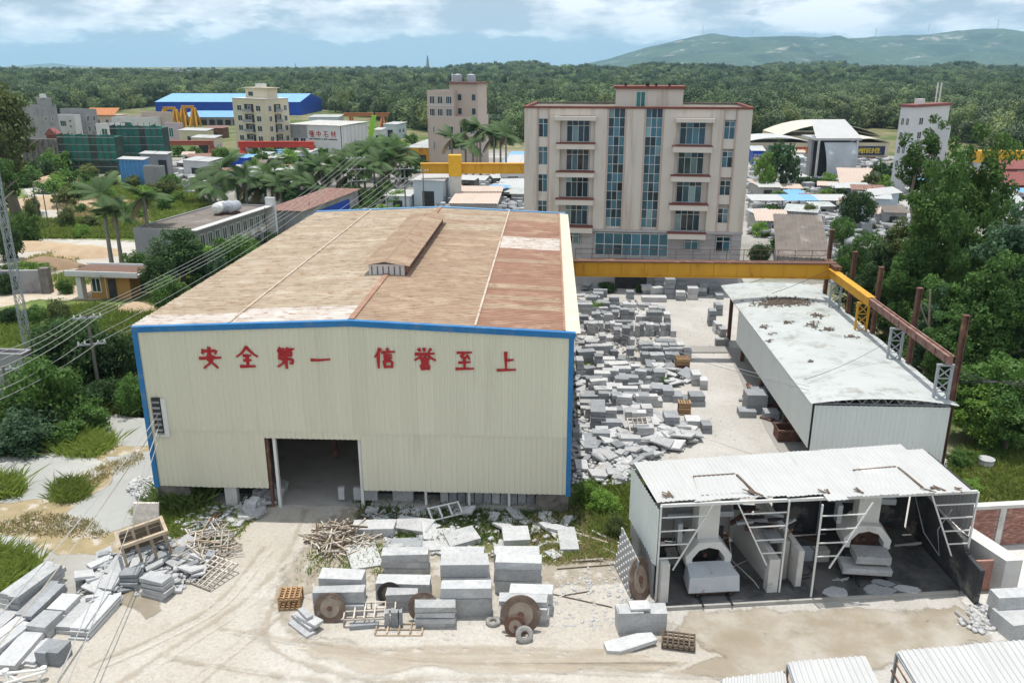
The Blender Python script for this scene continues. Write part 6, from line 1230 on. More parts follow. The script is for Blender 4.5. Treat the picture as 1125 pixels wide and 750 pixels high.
# --- right side
ER = 'trees right of the long shed'
g_ = G(983, 345); 
for lb, px, pb, pt, hw, kd, lo, tk in (('tallest slender eucalyptus with a long bare pale trunk', 986, 352, 126, 24, 'euc', .52, 1), ('tall dense eucalyptus right of the bare trunk', 1030, 372, 136, 38, 'euc', .10, 1), ('dense tree between the tall eucalyptus and the shed', 1010, 400, 180, 34, 'mid', .1, 1), ('broad fresh green tree at the right edge', 1088, 430, 236, 44, 'blue', .1, 0), ('leafy green tree behind the near rusty post', 1050, 440, 300, 36, 'mid', .05, 0),
        ('tree at the far end of the long shed roof', 962, 352, 256, 28, 'mid', .1, 0), ('dark tree at the right picture edge', 1128, 450, 330, 34, 'dark', .05, 0), ('spreading low tree behind the near end of the shed', 1080, 480, 392, 40, 'mid', .02, 0), ('dark leafy tree low at the right edge', 1122, 492, 415, 36, 'mid', .02, 0), ('tall tree left of the broad fresh green one', 1055, 392, 210, 22, 'euc', .15, 1), ('leafy tree filling the gap behind the rusty posts', 985, 400, 268, 26, 'mid', .05, 0), ('rounded tree behind the middle posts', 1015, 430, 310, 26, 'mid', .05, 0), ('low dark tree behind the broad one', 1110, 330, 280, 26, 'dark', .1, 0), ('leafy tall tree beside the bare eucalyptus trunk, its crown hiding the white tower', 1008, 366, 150, 26, 'euc', .12, 1), ('full green tree right of the tall eucalyptus pair', 1058, 372, 168, 30, 'mid', .1, 1), ('fresh green tree in front of the dark ones at the right', 1068, 446, 284, 36, 'mid', .04, 0), ('broad tree at the right edge above the cables', 1118, 412, 258, 36, 'blue', .08, 0), ('green tree behind the near end of the crane rail', 1032, 452, 345, 28, 'mid', .03, 0), ('bushy tree at the foot of the slope right of the shed', 1066, 486, 418, 34, 'bright', .02, 0), ('bushy dark tree low at the right edge, nearest the grass', 1104, 498, 432, 34, 'mid', .02, 0), ('tree behind the far posts of the crane rail', 945, 345, 278, 22, 'mid', .05, 0), ('green tree close behind the second far post of the crane rail', 932, 350, 262, 20, 'mid', .04, 0), ('dark tree close behind the yellow part of the crane rail', 953, 372, 264, 24, 'dark', .04, 0), ('leafy tree close behind the middle rusty post', 975, 396, 282, 23, 'mid', .03, 0), ('leafy tree between the two nearest rusty posts', 1012, 432, 322, 24, 'blue', .03, 0), ('tree left of the bare trunk behind the shed roof', 976, 372, 240, 24, 'olive', .08, 0)):
    tree(lb, px, pb, pt, hw, kd, lo, ER, small=False, trunk=tk)
for a, b, r, lb in (((1012, 440), (1022, 318), .12, 'bare pale dead trunk behind the crane rail'), ((1018, 425), (1035, 350), .09, 'leaning bare dead trunk beside the pale one')):
    p = G(*a); q = P(b[0], b[1], p.y); o = thing('dead_tree', lb, 'dead tree', p); part('trunk', m_trunkp, o, lambda mb: (mb.tube([Vector((0, 0, 0)), (q-p)*.5+Vector((.2, 0, 0)), q-p], r*1.6, 7, r*.5), mb.tube([(q-p)*.7, (q-p)*.85+Vector((-.9, 0, .6))], r*.6, 5, .02)))
bush('weedy bush in the grass right of the saw shed', 1052, 512, 492, 16, 'mid'); bush('weedy bush behind the stone drum', 1090, 500, 488, 18, 'mid'); bush('low weed bush at the brick wall', 1064, 540, 526, 14, 'bright')
for lb, px, pb, pt, hw, kd in (('round dark tree before the tarpaulin gate', 857, 212, 157, 19, 'dark'), ('lighter green tree left of the round dark one', 838, 214, 172, 14, 'bright'), ('dense round tree at the end of the long white canopy', 941, 254, 210, 20, 'dark'), ('small slender tree by the plaster hut', 860, 278, 244, 9, 'mid'), ('dark bush under the long white canopy', 888, 246, 224, 9, 'olive'), ('bush behind the grey tiled house', 925, 270, 240, 14, 'mid'), ('tree left of the grey tiled house', 834, 295, 268, 13, 'dark'), ('bush right of the grey tiled house', 925, 310, 268, 18, 'dark'), ('tree before the white tower with maroon roof', 968, 205, 178, 13, 'dark'), ('olive tree at the foot of the white tower', 955, 215, 190, 10, 'olive')): tree(lb, px, pb, pt, hw, kd, .12)
bush('clipped dark hedge at the office wall', 667, 321, 309, 12, 'dark'); bush('small dark bush beside the office entrance', 702, 322, 312, 4, 'dark'); bush('bright green shrub among the stone stacks', 656, 341, 331, 9, 'bright', None, 'shrub'); bush('shrub between the stacks near the warehouse side', 645, 392, 384, 6, 'bright'); bush('shrub between the blocks of the lower yard', 731, 422, 414, 5, 'mid'); bush('shrub below the slab rows', 719, 404, 399, 4, 'mid')
bush('light green weed bush at the warehouse corner', 646, 552, 526, 15, 'bright'); bush('weed bush behind the light green one', 662, 562, 538, 17, 'bright'); bush('olive weed bush left of the saw shed', 676, 590, 566, 14, 'olive')
for k, (px, pb, pt, hw, kd) in enumerate(((248, 190, 166, 10, 'mid'), (290, 186, 168, 10, 'mid'), (318, 186, 166, 12, 'bright'), (405, 196, 160, 14, 'mid'), (425, 190, 158, 12, 'mid'), (388, 190, 162, 12, 'bright'), (280, 196, 176, 9, 'bright'), (196, 172, 160, 9, 'mid'), (215, 175, 162, 8, 'bright'), (310, 200, 182, 10, 'mid'), (420, 222, 206, 14, 'bright'), (438, 226, 210, 12, 'bright'), (402, 226, 208, 13, 'mid'), (365, 226, 205, 16, 'dark'), (330, 230, 208, 14, 'dark'), (385, 228, 202, 14, 'dark'), (465, 170, 158, 9, 'mid'), (452, 160, 148, 9, 'mid'))):
    tree('leafy tree among the roofs and palms of the industrial quarter', px, pb, pt, hw, kd, .1, 'trees among the industrial roofs')
for k, (px, pb) in enumerate(((224, 292), (236, 284), (214, 304), (246, 279), (205, 318), (230, 300))):
    g = G(px, pb); o = thing('banana_plant', 'banana plant with big fresh leaves beside the warehouse roof edge', 'plant', g, R.uniform(0, 6), 'banana plants by the warehouse')
    part('stem', m_palm, o, lambda mb: mb.tube([(0, 0, 0), (0, 0, 2.6)], .14, 7, .08))
    for j in range(8):
        a = j*2.4; mb = MB(); vs = []
        for t in range(6): u = t/5; vs += [(u*2.1, -.38*math.sin(PI*(.1+.85*u)), 1.7*u-1.5*u*u), (u*2.1, .38*math.sin(PI*(.1+.85*u)), 1.7*u-1.5*u*u)]
        mb.add(vs, [(2*t, 2*t+2, 2*t+3, 2*t+1) for t in range(5)]); mb.build('leaf', m_banana, o, (0, 0, 2.4), (0, R.uniform(-.5, .2), a))
# --- grass and weeds
def grass(name, pix, n, h, m, w=.05, spread=.6):
    it = poly_in(pix); rg = np.random.default_rng(n); pts = np.array([next(it) for _ in range(n)]); k = 7
    base = np.repeat(pts, k, 0)+rg.normal(0, .12+h*.12, (n*k, 2)); N_ = n*k; hh = .75*h*rg.uniform(.4, 1.25, N_)*np.repeat(rg.uniform(.6, 1.2, n), k); a = rg.uniform(0, 2*PI, N_); l = rg.normal(0, spread, (N_, 2))*hh[:, None]
    ww = w*rg.uniform(.7, 1.4, N_); dx, dy = np.cos(a)*ww, np.sin(a)*ww; z0 = np.zeros(N_)-.02
    V = np.stack([np.stack([base[:, 0]-dx, base[:, 1]-dy, z0], 1), np.stack([base[:, 0]+dx, base[:, 1]+dy, z0], 1), np.stack([base[:, 0]+l[:, 0]*.5+dx*.7, base[:, 1]+l[:, 1]*.5+dy*.7, hh*.6], 1), np.stack([base[:, 0]+l[:, 0], base[:, 1]+l[:, 1], hh], 1)], 1).reshape(-1, 3)
    return stuff(link(name, npmesh(name, V, np.arange(N_*4).reshape(-1, 4), m)))
grass('tall_grass', [(-30, 668), (-30, 610), (10, 612), (38, 625), (38, 634), (5, 655)], 1200, 1.1, m_grass, .03)
grass('tall_grass', [(58, 500), (66, 482), (110, 480), (128, 492), (100, 503)], 520, 1.0, m_grass, .03); grass('tall_grass', [(58, 550), (62, 532), (88, 530), (96, 545), (80, 553)], 320, .8, m_grass, .03)
grass('tall_grass', [(104, 455), (108, 432), (150, 430), (158, 455)], 600, 1.3, m_grassd, .035); grass('tall_grass', [(-10, 548), (-10, 530), (14, 530), (22, 545)], 220, 1.2, m_grass, .04)
grass('tall_grass', [(172, 556), (176, 540), (228, 542), (228, 555), (190, 565)], 420, 1.1, m_grassd, .04)
grass('weeds', [(150, 575), (170, 556), (230, 550), (250, 560), (225, 600), (180, 600)], 500, .45, m_grass, .035); grass('weeds', [(225, 600), (255, 570), (288, 540), (292, 548), (262, 585), (235, 612)], 380, .45, m_grass, .035)
grass('dry_weeds', [(-40, 585), (40, 562), (100, 572), (118, 590), (60, 588)], 420, .28, m_grassy, .03); grass('dry_weeds', [(60, 540), (105, 515), (150, 498), (160, 506), (110, 528), (90, 548)], 300, .3, m_grassy, .03)
grass('weeds', [(640, 540), (700, 520), (735, 545), (700, 600), (650, 585)], 1500, .6, m_grass, .035); grass('dry_weeds', [(560, 575), (640, 560), (700, 590), (690, 615), (590, 620)], 900, .4, m_grassy, .03)
grass('weeds', [(395, 552), (640, 556), (640, 585), (520, 600), (430, 590), (395, 575)], 900, .5, m_grassd, .035); grass('weeds', [(540, 590), (680, 580), (690, 612), (560, 620)], 600, .35, m_grass, .03); grass('weeds', [(320, 640), (350, 590), (430, 600), (420, 640)], 160, .4, m_grass, .03)
grass('weeds', [(1040, 560), (1052, 500), (1080, 482), (1180, 482), (1180, 552)], 3200, .55, m_grass, .045); grass('dry_weeds', [(1050, 552), (1070, 510), (1180, 500), (1180, 552)], 800, .4, m_grassy, .04)
grass('bright_weeds', [(-40, 400), (-20, 356), (105, 336), (140, 352), (60, 372), (20, 410)], 2200, .5, m_lf[2], .07); grass('weeds', [(-40, 420), (-40, 352), (105, 334), (170, 345), (150, 370), (60, 380), (30, 430)], 3600, .7, m_grass, .07); grass('weeds', [(-40, 262), (20, 243), (150, 240), (160, 262), (60, 262)], 4200, .8, m_grass, .12)
grass('dry_weeds', [(80, 240), (72, 222), (96, 215), (100, 240)], 500, .9, m_grassy, .14); grass('weeds', [(84, 205), (120, 196), (150, 210), (150, 225), (104, 222)], 1300, .8, m_grass, .14); grass('dry_weeds', [(130, 240), (140, 222), (165, 228), (160, 248)], 700, .9, m_grassy, .14); grass('dry_weeds', [(24, 286), (50, 278), (90, 280), (82, 290), (40, 294)], 260, .5, m_grassy, .1); grass('weeds', [(160, 350), (180, 320), (240, 280), (300, 262), (250, 300), (190, 345)], 1500, .9, m_grass, .08)
grass('weeds', [(135, 205), (215, 206), (235, 232), (170, 244), (140, 225)], 2400, .8, m_grass, .12); grass('weeds', [(60, 300), (110, 296), (100, 312), (60, 318)], 260, .5, m_grass, .06); grass('weeds', [(630, 430), (634, 400), (650, 380), (646, 420)], 160, .5, m_grass, .05)
# --- forest beyond the town: trees at its edge one by one, the wood behind as one mass
FC = [crown('crown', 100+s, 1, a, 30, 2000, .125, m, .45, .8, 0, .38, .35, .5) for s, (a, m) in enumerate(((1.5, m_forest), (1.25, m_forest2), (2.2, m_forest3), (1.7, m_forest), (1.4, m_forest3)))]
edge = np.interp
ed_x = [-300, 0, 60, 170, 340, 460, 560, 830, 980, 1060, 1125, 1400]; ed_d = [330, 330, 420, 545, 545, 350, 300, 310, 370, 300, 235, 220]
FT = []
for k in range(120):
    px = -20+1170*(k+R.uniform(-.4, .4))/120; d = float(np.interp(px, ed_x, ed_d))*R.uniform(.96, 1.05); x = (px-562.5)/FPX*(d*cp+CAMZ*sp); z = th(x, d)
    o = thing('forest_tree', 'leafy tree at the near edge of the wood behind the town', 'tree', (x, d, z-.3), R.uniform(0, 6), 'trees at the edge of the wood'); H = R.uniform(8, 13); r = R.uniform(4, 6)
    c = link('crown', FC[k % 5], o, (0, 0, H*.12), 0, (r, r, H*.88/(1.5, 1.25, 2.2, 1.7, 1.4)[k % 5])); link('trunk', TR[0], o, None, 0, (H, H, H*.6)); FT.append(c)
rg = np.random.default_rng(4); n = 46000; pxs = rg.uniform(-260, 1390, n); u = rg.uniform(0, 1, n); d = np.interp(pxs, ed_x, ed_d)*1.0
d = d*(1+.02)+(2500-d)*(u**1.5); x = (pxs-562.5)/FPX*(d*cp+CAMZ*sp)
pts = np.array([(a, b, th(a, b)-.6) for a, b in zip(x, d)])
gap = np.array([mnoise.noise(Vector((a/90, b/130, 5))) for a, b in zip(x, d)]); keep = (gap < .42) | (d > 1500); pts = pts[keep]; d = d[keep]
me = bpy.data.meshes.new('forest'); me.vertices.add(len(pts)); me.vertices.foreach_set('co', pts.astype(np.float32).ravel())
at = me.attributes.new('size', 'FLOAT_VECTOR', 'POINT'); s = rg.uniform(2.8, 7.0, len(pts))*(1+np.clip((d-900)/1600, 0, 1)*.7); at.data.foreach_set('vector', np.stack([s, s, rg.uniform(3.8, 9.0, len(pts))*(1+np.clip((d-900)/1600, 0, 1)*.25)], 1).astype(np.float32).ravel())
at = me.attributes.new('turn', 'FLOAT_VECTOR', 'POINT'); at.data.foreach_set('vector', np.stack([np.zeros(len(pts)), np.zeros(len(pts)), rg.uniform(0, 6.28, len(pts))], 1).astype(np.float32).ravel())
fo = stuff(link('forest', me))
ng = bpy.data.node_groups.new('wood', 'GeometryNodeTree'); ng.interface.new_socket('Geometry', in_out='INPUT', socket_type='NodeSocketGeometry'); ng.interface.new_socket('Geometry', in_out='OUTPUT', socket_type='NodeSocketGeometry')
gi, go_ = ng.nodes.new('NodeGroupInput'), ng.nodes.new('NodeGroupOutput'); ip = ng.nodes.new('GeometryNodeInstanceOnPoints'); g2i = ng.nodes.new('GeometryNodeGeometryToInstance')
for c in FT[:5]:
    oi = ng.nodes.new('GeometryNodeObjectInfo'); oi.inputs['Object'].default_value = c; oi.transform_space = 'ORIGINAL'; ng.links.new(oi.outputs['Geometry'], g2i.inputs[0])
def attr(nm):
    a = ng.nodes.new('GeometryNodeInputNamedAttribute'); a.data_type = 'FLOAT_VECTOR'; a.inputs['Name'].default_value = nm; return a.outputs['Attribute']
m2p = ng.nodes.new('GeometryNodeMeshToPoints')
ng.links.new(gi.outputs[0], m2p.inputs[0]); ng.links.new(m2p.outputs[0], ip.inputs['Points']); ng.links.new(g2i.outputs[0], ip.inputs['Instance']); ip.inputs['Pick Instance'].default_value = True
ng.links.new(attr('size'), ip.inputs['Scale']); ng.links.new(attr('turn'), ip.inputs['Rotation']); ng.links.new(ip.outputs[0], go_.inputs[0])
md = fo.modifiers.new('wood', 'NODES'); md.node_group = ng
# ---------------------------------------------------------------- the industrial quarter behind
def solve_w(g, pxl, yw):
    k = (pxl-562.5)/FPX; c, s = math.cos(yw), math.sin(yw); return (g.x-k*(g.y*cp+CAMZ*sp))/(c-k*s*cp)
def solve_d(g, pxr, yw):
    k = (pxr-562.5)/FPX; c, s = math.cos(yw), math.sin(yw); return (g.x-k*(g.y*cp+CAMZ*sp))/(s+k*c*cp)
class Bl:
    """box building: local origin at its near right corner; the front runs to -x, the flank away along +y"""
    def __init__(s, name, label, corner, pxl, pxr, pt, yaw, m, cat='building', group=None, depth=None, roof=None, parapet=.5, base=0):
        g = G(*corner); s.w = abs(solve_w(g, pxl, yaw)); s.d = depth or min(60, abs(solve_d(g, pxr, yaw))); s.h = ZY(pt, g.y); s.g = g; s.m = m
        s.o = thing(name, label, cat, g, yaw, group); s.p('wall', m, lambda mb: mb.box(-s.w, 0, 0, s.d, base, s.h))
        if parapet:
            s.p('roof', roof or m_roofdk, lambda mb: mb.box(-s.w+.25, -.25, .25, s.d-.25, s.h+.003, s.h+.06))
            for a in ((-s.w, 0, 0, .22), (-s.w, 0, s.d-.22, s.d), (-s.w, -s.w+.22, .221, s.d-.221), (-.22, 0, .221, s.d-.221)): s.p('parapet', m, lambda mb: mb.box(*a, s.h+.002, s.h+parapet))
    def p(s, n, m, fn): return part(n, m, s.o, fn)
    def win(s, face, u0, u1, z0, z1, gl=None, bars=1, fr=m_white, sub=True):
        gl = gl or m_glassd
        L_ = s.w if face == 'f' else s.d; a, b = L_*u0, L_*u1; A, B = s.h*z0, s.h*z1; t = .09
        def bx(mb, p, q, r, v, d0, d1):
            mb.box(-s.w+p, -s.w+q, -d1, -d0, r, v) if face == 'f' else mb.box(d0, d1, p, q, r, v)
        def frm(mb):
            bx(mb, a-t, b+t, A-t, A, .003, .08); bx(mb, a-t, b+t, B, B+t, .003, .08); bx(mb, a-t, a, A, B, .003, .08); bx(mb, b, b+t, A, B, .003, .08)
            for k in range(bars): x = a+(b-a)*(k+1)/(bars+1); bx(mb, x-.04, x+.04, A, B, .003, .07)
        f = s.p('window', fr, frm); part('pane', gl, f, lambda mb: bx(mb, a, b, A, B, .002, .04)); return f
    def rows(s, face, us, zs, gl=None, bars=1):
        for u0, u1 in us:
            for z0, z1 in zs: s.win(face, u0, u1, z0, z1, gl, bars)
    def box(s, n, m, x0, x1, y0, y1, z0, z1): return s.p(n, m, lambda mb: mb.box(x0, x1, y0, y1, z0, z1))
    def shed_roof(s, m, over=.4, rise=.0, ridge='x'):
        n = max(2, min(8, int(s.w/3)))
        for i in range(n):
            x0, x1 = -s.w-over+(s.w+2*over)*i/n, -s.w-over+(s.w+2*over)*(i+1)/n
            s.p('roof_sheet', m, lambda mb: mb.corr((x0, -over, s.h+.05+.01*(i % 2)), (1, 0, 0), (0, s.d+2*over, rise), x1-x0+.02, math.hypot(s.d+2*over, rise), .5, .06, (0, 0, 1)))
# cream apartment block
b = Bl('apartment_block', 'cream apartment block of five floors with balconies at the left behind the palms', (296, 168), 260.5, 321, 111, -.62, m_creamw)
zs = [(.80, .90), (.60, .70), (.41, .51), (.21, .31), (.03, .13)]
b.rows('f', ((.14, .27), (.72, .85)), zs); b.rows('r', ((.12, .24), (.78, .9)), zs)
for z0, z1 in zs:
    for fc, L_ in (('f', b.w), ('r', b.d)):
        def bal(mb, q): 
            A, B = L_*.36, L_*.64
            if fc == 'f': mb.box(-b.w+A, -b.w+B, -q[1], -q[0], q[2], q[3])
            else: mb.box(q[0], q[1], A, B, q[2], q[3])
        b.p('balcony_recess', m_dark, lambda mb: bal(mb, (.004, .03, b.h*z0-.3, b.h*z1+.4))); v = b.p('balcony', m_creamw, lambda mb: bal(mb, (.035, .9, b.h*z0-.55, b.h*z0-.35))); part('railing', m_gwall, v, lambda mb: bal(mb, (.8, .88, b.h*z0-.34, b.h*z0+.5)))
        b.win(fc, .46, .56, z0, z1)
    b.box('string_course', m_wwall, -b.w-.06, .06, -.07, -.003, b.h*z0-.75, b.h*z0-.62)
b.box('roof_cornice', m_wwall, -b.w-.25, .25, -.25, b.d+.25, b.h+.501, b.h+.62); b.box('stair_house', m_creamw, -b.w*.75, -b.w*.1, b.d*.25, b.d*.7, b.h+.06, b.h+3.4); b.box('stair_roof', m_creamw, -b.w*.8, -b.w*.05, b.d*.2, b.d*.75, b.h+3.4, b.h+3.65); b.box('water_tank', m_white, -b.w*.5, -b.w*.3, b.d*.35, b.d*.55, b.h+3.65, b.h+4.7); b.box('stair_window', m_glassd, -b.w*.66, -b.w*.52, b.d*.25-.03, b.d*.25-.002, b.h+1.2, b.h+2.4)
# big blue hall
b = Bl('blue_hall', 'long bright blue factory hall with sky blue roof at the edge of the wood', (331, 127), 172, 340, 112.5, -.03, m_bluew, 'factory', None, 45, parapet=0)
n = 9
for i in range(n):
    x0, x1 = -b.w*(i+1)/n, -b.w*i/n-.03; b.p('roof_sheet', m_bluer, lambda mb: mb.extr([(x0, -.5, b.h+.02), (x1, -.5, b.h+.02), (x1, 23, b.h+3.6), (x0, 23, b.h+3.6)], (0, 0, .15)))
    b.p('rear_roof_sheet', m_bluer, lambda mb: mb.extr([(x0, 23, b.h+3.6), (x1, 23, b.h+3.6), (x1, 46, b.h), (x0, 46, b.h)], (0, 0, .15)))
    b.box('wall_rib', m_bluew, x0-.01, x0+.3, -.12, -.003, 0, b.h)
b.p('gable', m_bluew, lambda mb: mb.extr([(0, 0, b.h), (0, 46, b.h), (0, 23, b.h+3.5)], (.05, 0, 0)))
b = Bl('blue_roofed_shed', 'low open shed with pale blue roof in front of the long blue hall', (264, 138), 194, 270, 129, -.03, m_gwall, 'shed', None, 22, parapet=0); b.shed_roof(m_bluer, .8, 1.6)
for k in range(8): b.box('bay', m_dark, -b.w*(k+.85)/8, -b.w*(k+.15)/8, -.06, -.003, .2, b.h*.7)
# signed white hall
b = Bl('signed_white_hall', 'white sheet metal hall with red characters and a black line of lettering on its front', (376, 168), 320.5, 405, 138.5, -.42, m_wwall, 'factory', parapet=0); b.shed_roof(m_concl, .5, .4)
b.box('grey_panel', m_gwall, -b.w, -b.w*.66, -.05, -.003, b.h*.5, b.h*.98)
for u in (.06, .2): b.win('f', u, u+.1, .32, .5)
for k, key in enumerate(('qiang', 'zhong', 'shi', 'cai')):
    mb = MB(); s = b.h*.24; x = -b.w*(.575-.142*k); M = Matrix(((s, 0, 0, x-s/2), (0, 0, -1, -.02), (0, s, 0, b.h*.55), (0, 0, 0, 1))); strokes(mb, HAN[key], M, .066); b2 = mb.build('sign_character', m_red, b.o)
mb = MB(); x = -b.w*.62
while x < -b.w*.09: w = R.uniform(.18, .42); mb.box(x, x+w, -.06, -.003, b.h*.46, b.h*.46+R.uniform(.25, .4)); x += w+R.choice([.1, .1, .1, .4])
stuff(mb.build('small_lettering', m_black, b.o)); b.box('corner_post', m_black, -.1, .06, -.08, .08, 0, b.h)
for u in range(7): b.box('wall_seam', m_gwall, .003, .04, b.d*(u+.5)/7, b.d*(u+.5)/7+.08, 0, b.h)
# white building with red characters, grey neighbours
b = Bl('white_workshop', 'white two storey building with green windows and a row of small red characters', (85, 152), 48, 92, 128, -.35, m_wwall)
b.rows('f', ((.08, .22), (.30, .50), (.58, .74)), ((.55, .78),), m_glassg, 2); b.rows('f', ((.84, .90),), ((.75, .83), (.5, .58), (.12, .22)))
mb = MB()
for k in range(4):
    s = b.h*.17; x = -b.w*(.86-.125*k); M = Matrix(((s, 0, 0, x-s/2), (0, 0, -1, -.02), (0, s, 0, b.h*.30), (0, 0, 0, 1))); strokes(mb, HAN[('shi', 'cai', 'zhong', 'shi')[k]][:6], M, .075)
stuff(mb.build('red_lettering', m_red, b.o))
b = Bl('grey_block', 'grey plastered block behind the white two storey building, right part', (97, 150), 70, 110, 122, -.55, m_gwall); b.rows('r', ((.1, .3), (.6, .8)), ((.6, .8), (.2, .4))); b.rows('f', ((.3, .45),), ((.7, .85),))
b = Bl('grey_block', 'grey roughcast block behind the white two storey building, left part with a water tank', (50, 156), 31, 68, 118, -.6, m_gwall); b.box('stair_house', m_gwall, -b.w*.4, -.3, b.d*.3, b.d*.8, b.h, b.h+3); b.box('water_tank', m_white, -b.w*.3, -b.w*.1, b.d*.4, b.d*.6, b.h+3, b.h+4.2); b.rows('r', ((.2, .3), (.6, .7)), ((.6, .72), (.25, .37)))
b = Bl('tiled_house', 'long house with orange tiled roof right of the white two storey building', (127, 142), 95, 134, 127, -.1, m_pinkw, 'house', None, 10, parapet=0)
b.p('roof', m_orange, lambda mb: mb.extr([(-b.w-.5, -.6, b.h), (.5, -.6, b.h), (.2, b.d/2, b.h+2.6), (-b.w-.2, b.d/2, b.h+2.6)], (0, 0, .2))); b.rows('f', ((.1, .2), (.4, .5), (.7, .8)), ((.3, .7),))
for lb, c, l, r, t, yw, m in (('white walled low workshop left of the green netting top', (128, 158), 108, 140, 138, -.3, m_wwall), ('pale workshop with green door behind the netting', (160, 150), 125, 182, 131, -.25, m_wwall), ('peach coloured house behind the netting', (184, 148), 158, 192, 125, -.3, m_pinkw), ('pale pink wall block right of the netting', (198, 158), 183, 203, 137, -.4, mat('pale pink wall', (.52, .42, .47), (.48, .40, .44), rough=.9))):
    b = Bl('workshop', lb, c, l, r, t, yw, m); b.rows('f', ((.3, .6),), ((.35, .8),), m_glassg)
for lb, c, l, r, t, yw, m, rm in (('cream gabled shed in front of the small yellow cranes', (228, 160), 198, 236, 144, -.3, m_creamw, m_wroof), ('flat cream store with white roof edge below the faded red crane', (238, 172), 212, 246, 152, -.3, m_creamw, m_wroof), ('brick and sheet shed with dark opening under the blue hall', (246, 152), 226, 252, 141, -.1, m_rust, m_rustp), ('low white shed with dark open front before the palms', (232, 197), 203, 246, 178, -.45, m_wwall, m_wroof),
        ('small bright blue shed among the palms', (274, 196), 255, 283, 174, -.45, m_bluew, m_bluer), ('pale grey shed behind the signed white hall', (372, 142), 340, 378, 129, -.05, m_lbluew, m_wroof2), ('white shed with pale roof right of the lime green crane', (436, 152), 422, 447, 137, -.5, m_lbluew, m_wroof), ('small white cabin by the lime green boom', (419, 158), 411, 424, 143, -.3, m_wwall, m_wroof), ('long grey roofed shed left of the peach tower block', (478, 182), 446, 500, 163, -.2, m_yel, m_wroof2),
        ('light blue shed with white roof just behind the warehouse', (487, 228), 455, 499, 199, -.25, m_lbluew, m_wroof), ('low white roofed store right of the yellow crane leg', (598, 206), 543, 606, 196, -.08, m_gwall, m_wroof), ('open store with beige roof below the yellow crane', (545, 238), 495, 552, 224, -.05, m_gwall, m_pinkw), ('low shed with pale roof left of the office', (590, 222), 545, 596, 212, -.05, m_gwall, m_wroof), ('dark blue tank house between palms and office', (585, 188), 553, 592, 179, -.1, m_bluew, m_bluer), ('shed with white sheet roof left of the signed hall', (341, 178), 322, 350, 168, -.2, m_lbluew, m_wroof),
        ('white roofed hut among stones right of the small blue shed', (300, 200), 276, 308, 190, -.2, m_wwall, m_wroof), ('brown roofed hut behind the palms', (333, 196), 304, 340, 186, -.2, m_gwall, m_rustp), ('white roofed shelter behind the palm row', (450, 228), 424, 458, 216, -.2, m_lbluew, m_wroof), ('grey sheds right of the apartment block', (338, 160), 322, 345, 148, -.2, m_gwall, m_wroof2)):
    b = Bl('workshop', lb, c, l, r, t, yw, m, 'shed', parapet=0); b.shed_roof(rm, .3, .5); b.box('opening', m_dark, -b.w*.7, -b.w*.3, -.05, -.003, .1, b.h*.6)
    if b.h > 3.5: b.rows('r', ((.25, .4), (.6, .75)), ((.4, .65),))
# netted building under scaffold
b = Bl('netted_building', 'lower building wrapped in green scaffold netting, left section', (132, 191), 70, 140, 151, -.1, m_netd, 'scaffolded building', parapet=0)
b2 = Bl('netted_building', 'taller building wrapped in green scaffold netting, right section', (184, 186), 128, 190, 141, .02, m_netd, 'scaffolded building', parapet=0)
for q in (b, b2):
    n = 9
    for k in range(n):
        x0, x1 = -q.w+q.w*k/n, -q.w+q.w*(k+1)/n-.05; q.p('net_sheet', m_net if k % 5 else m_netd, lambda mb: mb.add([(x0, -.35-.1*R.random(), q.h*.35), (x1, -.35, q.h*.33), (x1, -.4, q.h+.6+R.uniform(-.4, .5)), (x0, -.45, q.h+.6), (x0, -.1, q.h*.35), (x1, -.1, q.h*.33), (x1, -.1, q.h+.6), (x0, -.1, q.h+.6)], [(0, 1, 2, 3), (7, 6, 5, 4), (3, 2, 6, 7), (0, 4, 5, 1), (1, 5, 6, 2), (0, 3, 7, 4)]))
        q.p('scaffold_pole', m_rust, lambda mb: mb.tube([(x0, -.5, 0), (x0, -.5, q.h+1.4)], .06, 5))
    for k in range(5): q.p('scaffold_rail', m_galv, lambda mb: mb.tube([(-q.w, -.52, q.h*(k+1)/5), (0, -.52, q.h*(k+1)/5)], .05, 5))
    q.box('roof_net', m_net, -q.w, 0, 0, q.d, q.h+.01, q.h+.1)
b = Bl('brown_wall', 'high brown stained wall left of the green netting', (71, 178), 26, 76, 153, -.1, m_plinth, 'wall', None, 1.2, parapet=0)
for k in range(7): b.box('buttress', m_plinth, -b.w*(k+.5)/7, -b.w*(k+.5)/7+.5, -.3, -.003, 0, b.h*.95)
b = Bl('brown_hut', 'small maroon gabled hut on the brown wall before the white building', (66, 168), 54, 72, 147, -.3, m_coping, 'hut', parapet=0); b.p('roof', m_maroon, lambda mb: mb.extr([(-b.w-.6, -.4, b.h-.5), (.6, -.4, b.h-.5), (-b.w/2, -.4, b.h+1.6)], (0, b.d, 0)))
# blue shed & slab silos
b = Bl('blue_shed', 'tall blue sheet metal booth with white roof among stone blocks, left of the palms', (161, 204), 134, 166, 176, -.3, mat('faded blue cladding', (.06, .22, .50), (.10, .30, .58), rough=.5), 'booth', parapet=0); b.shed_roof(m_wroof, .3, .4)
for k in range(6): b.box('wall_rib', m_bluer, -b.w*(k+.5)/6, -b.w*(k+.5)/6+.12, -.08, -.003, 0, b.h)
b = Bl('grey_booth', 'tall grey slab walled booth with white roof right of the blue booth', (187, 200), 158, 192, 170, -.3, m_gwall, 'booth', parapet=0); b.shed_roof(m_wroof, .3, .4); b.box('opening', m_dark, -b.w*.35, -b.w*.05, -.05, -.003, 0, b.h*.8)
b = Bl('grey_booth', 'squat grey round cornered booth in front of the taller grey one', (178, 208), 160, 184, 184, -.3, m_gwall, 'booth', parapet=.2)
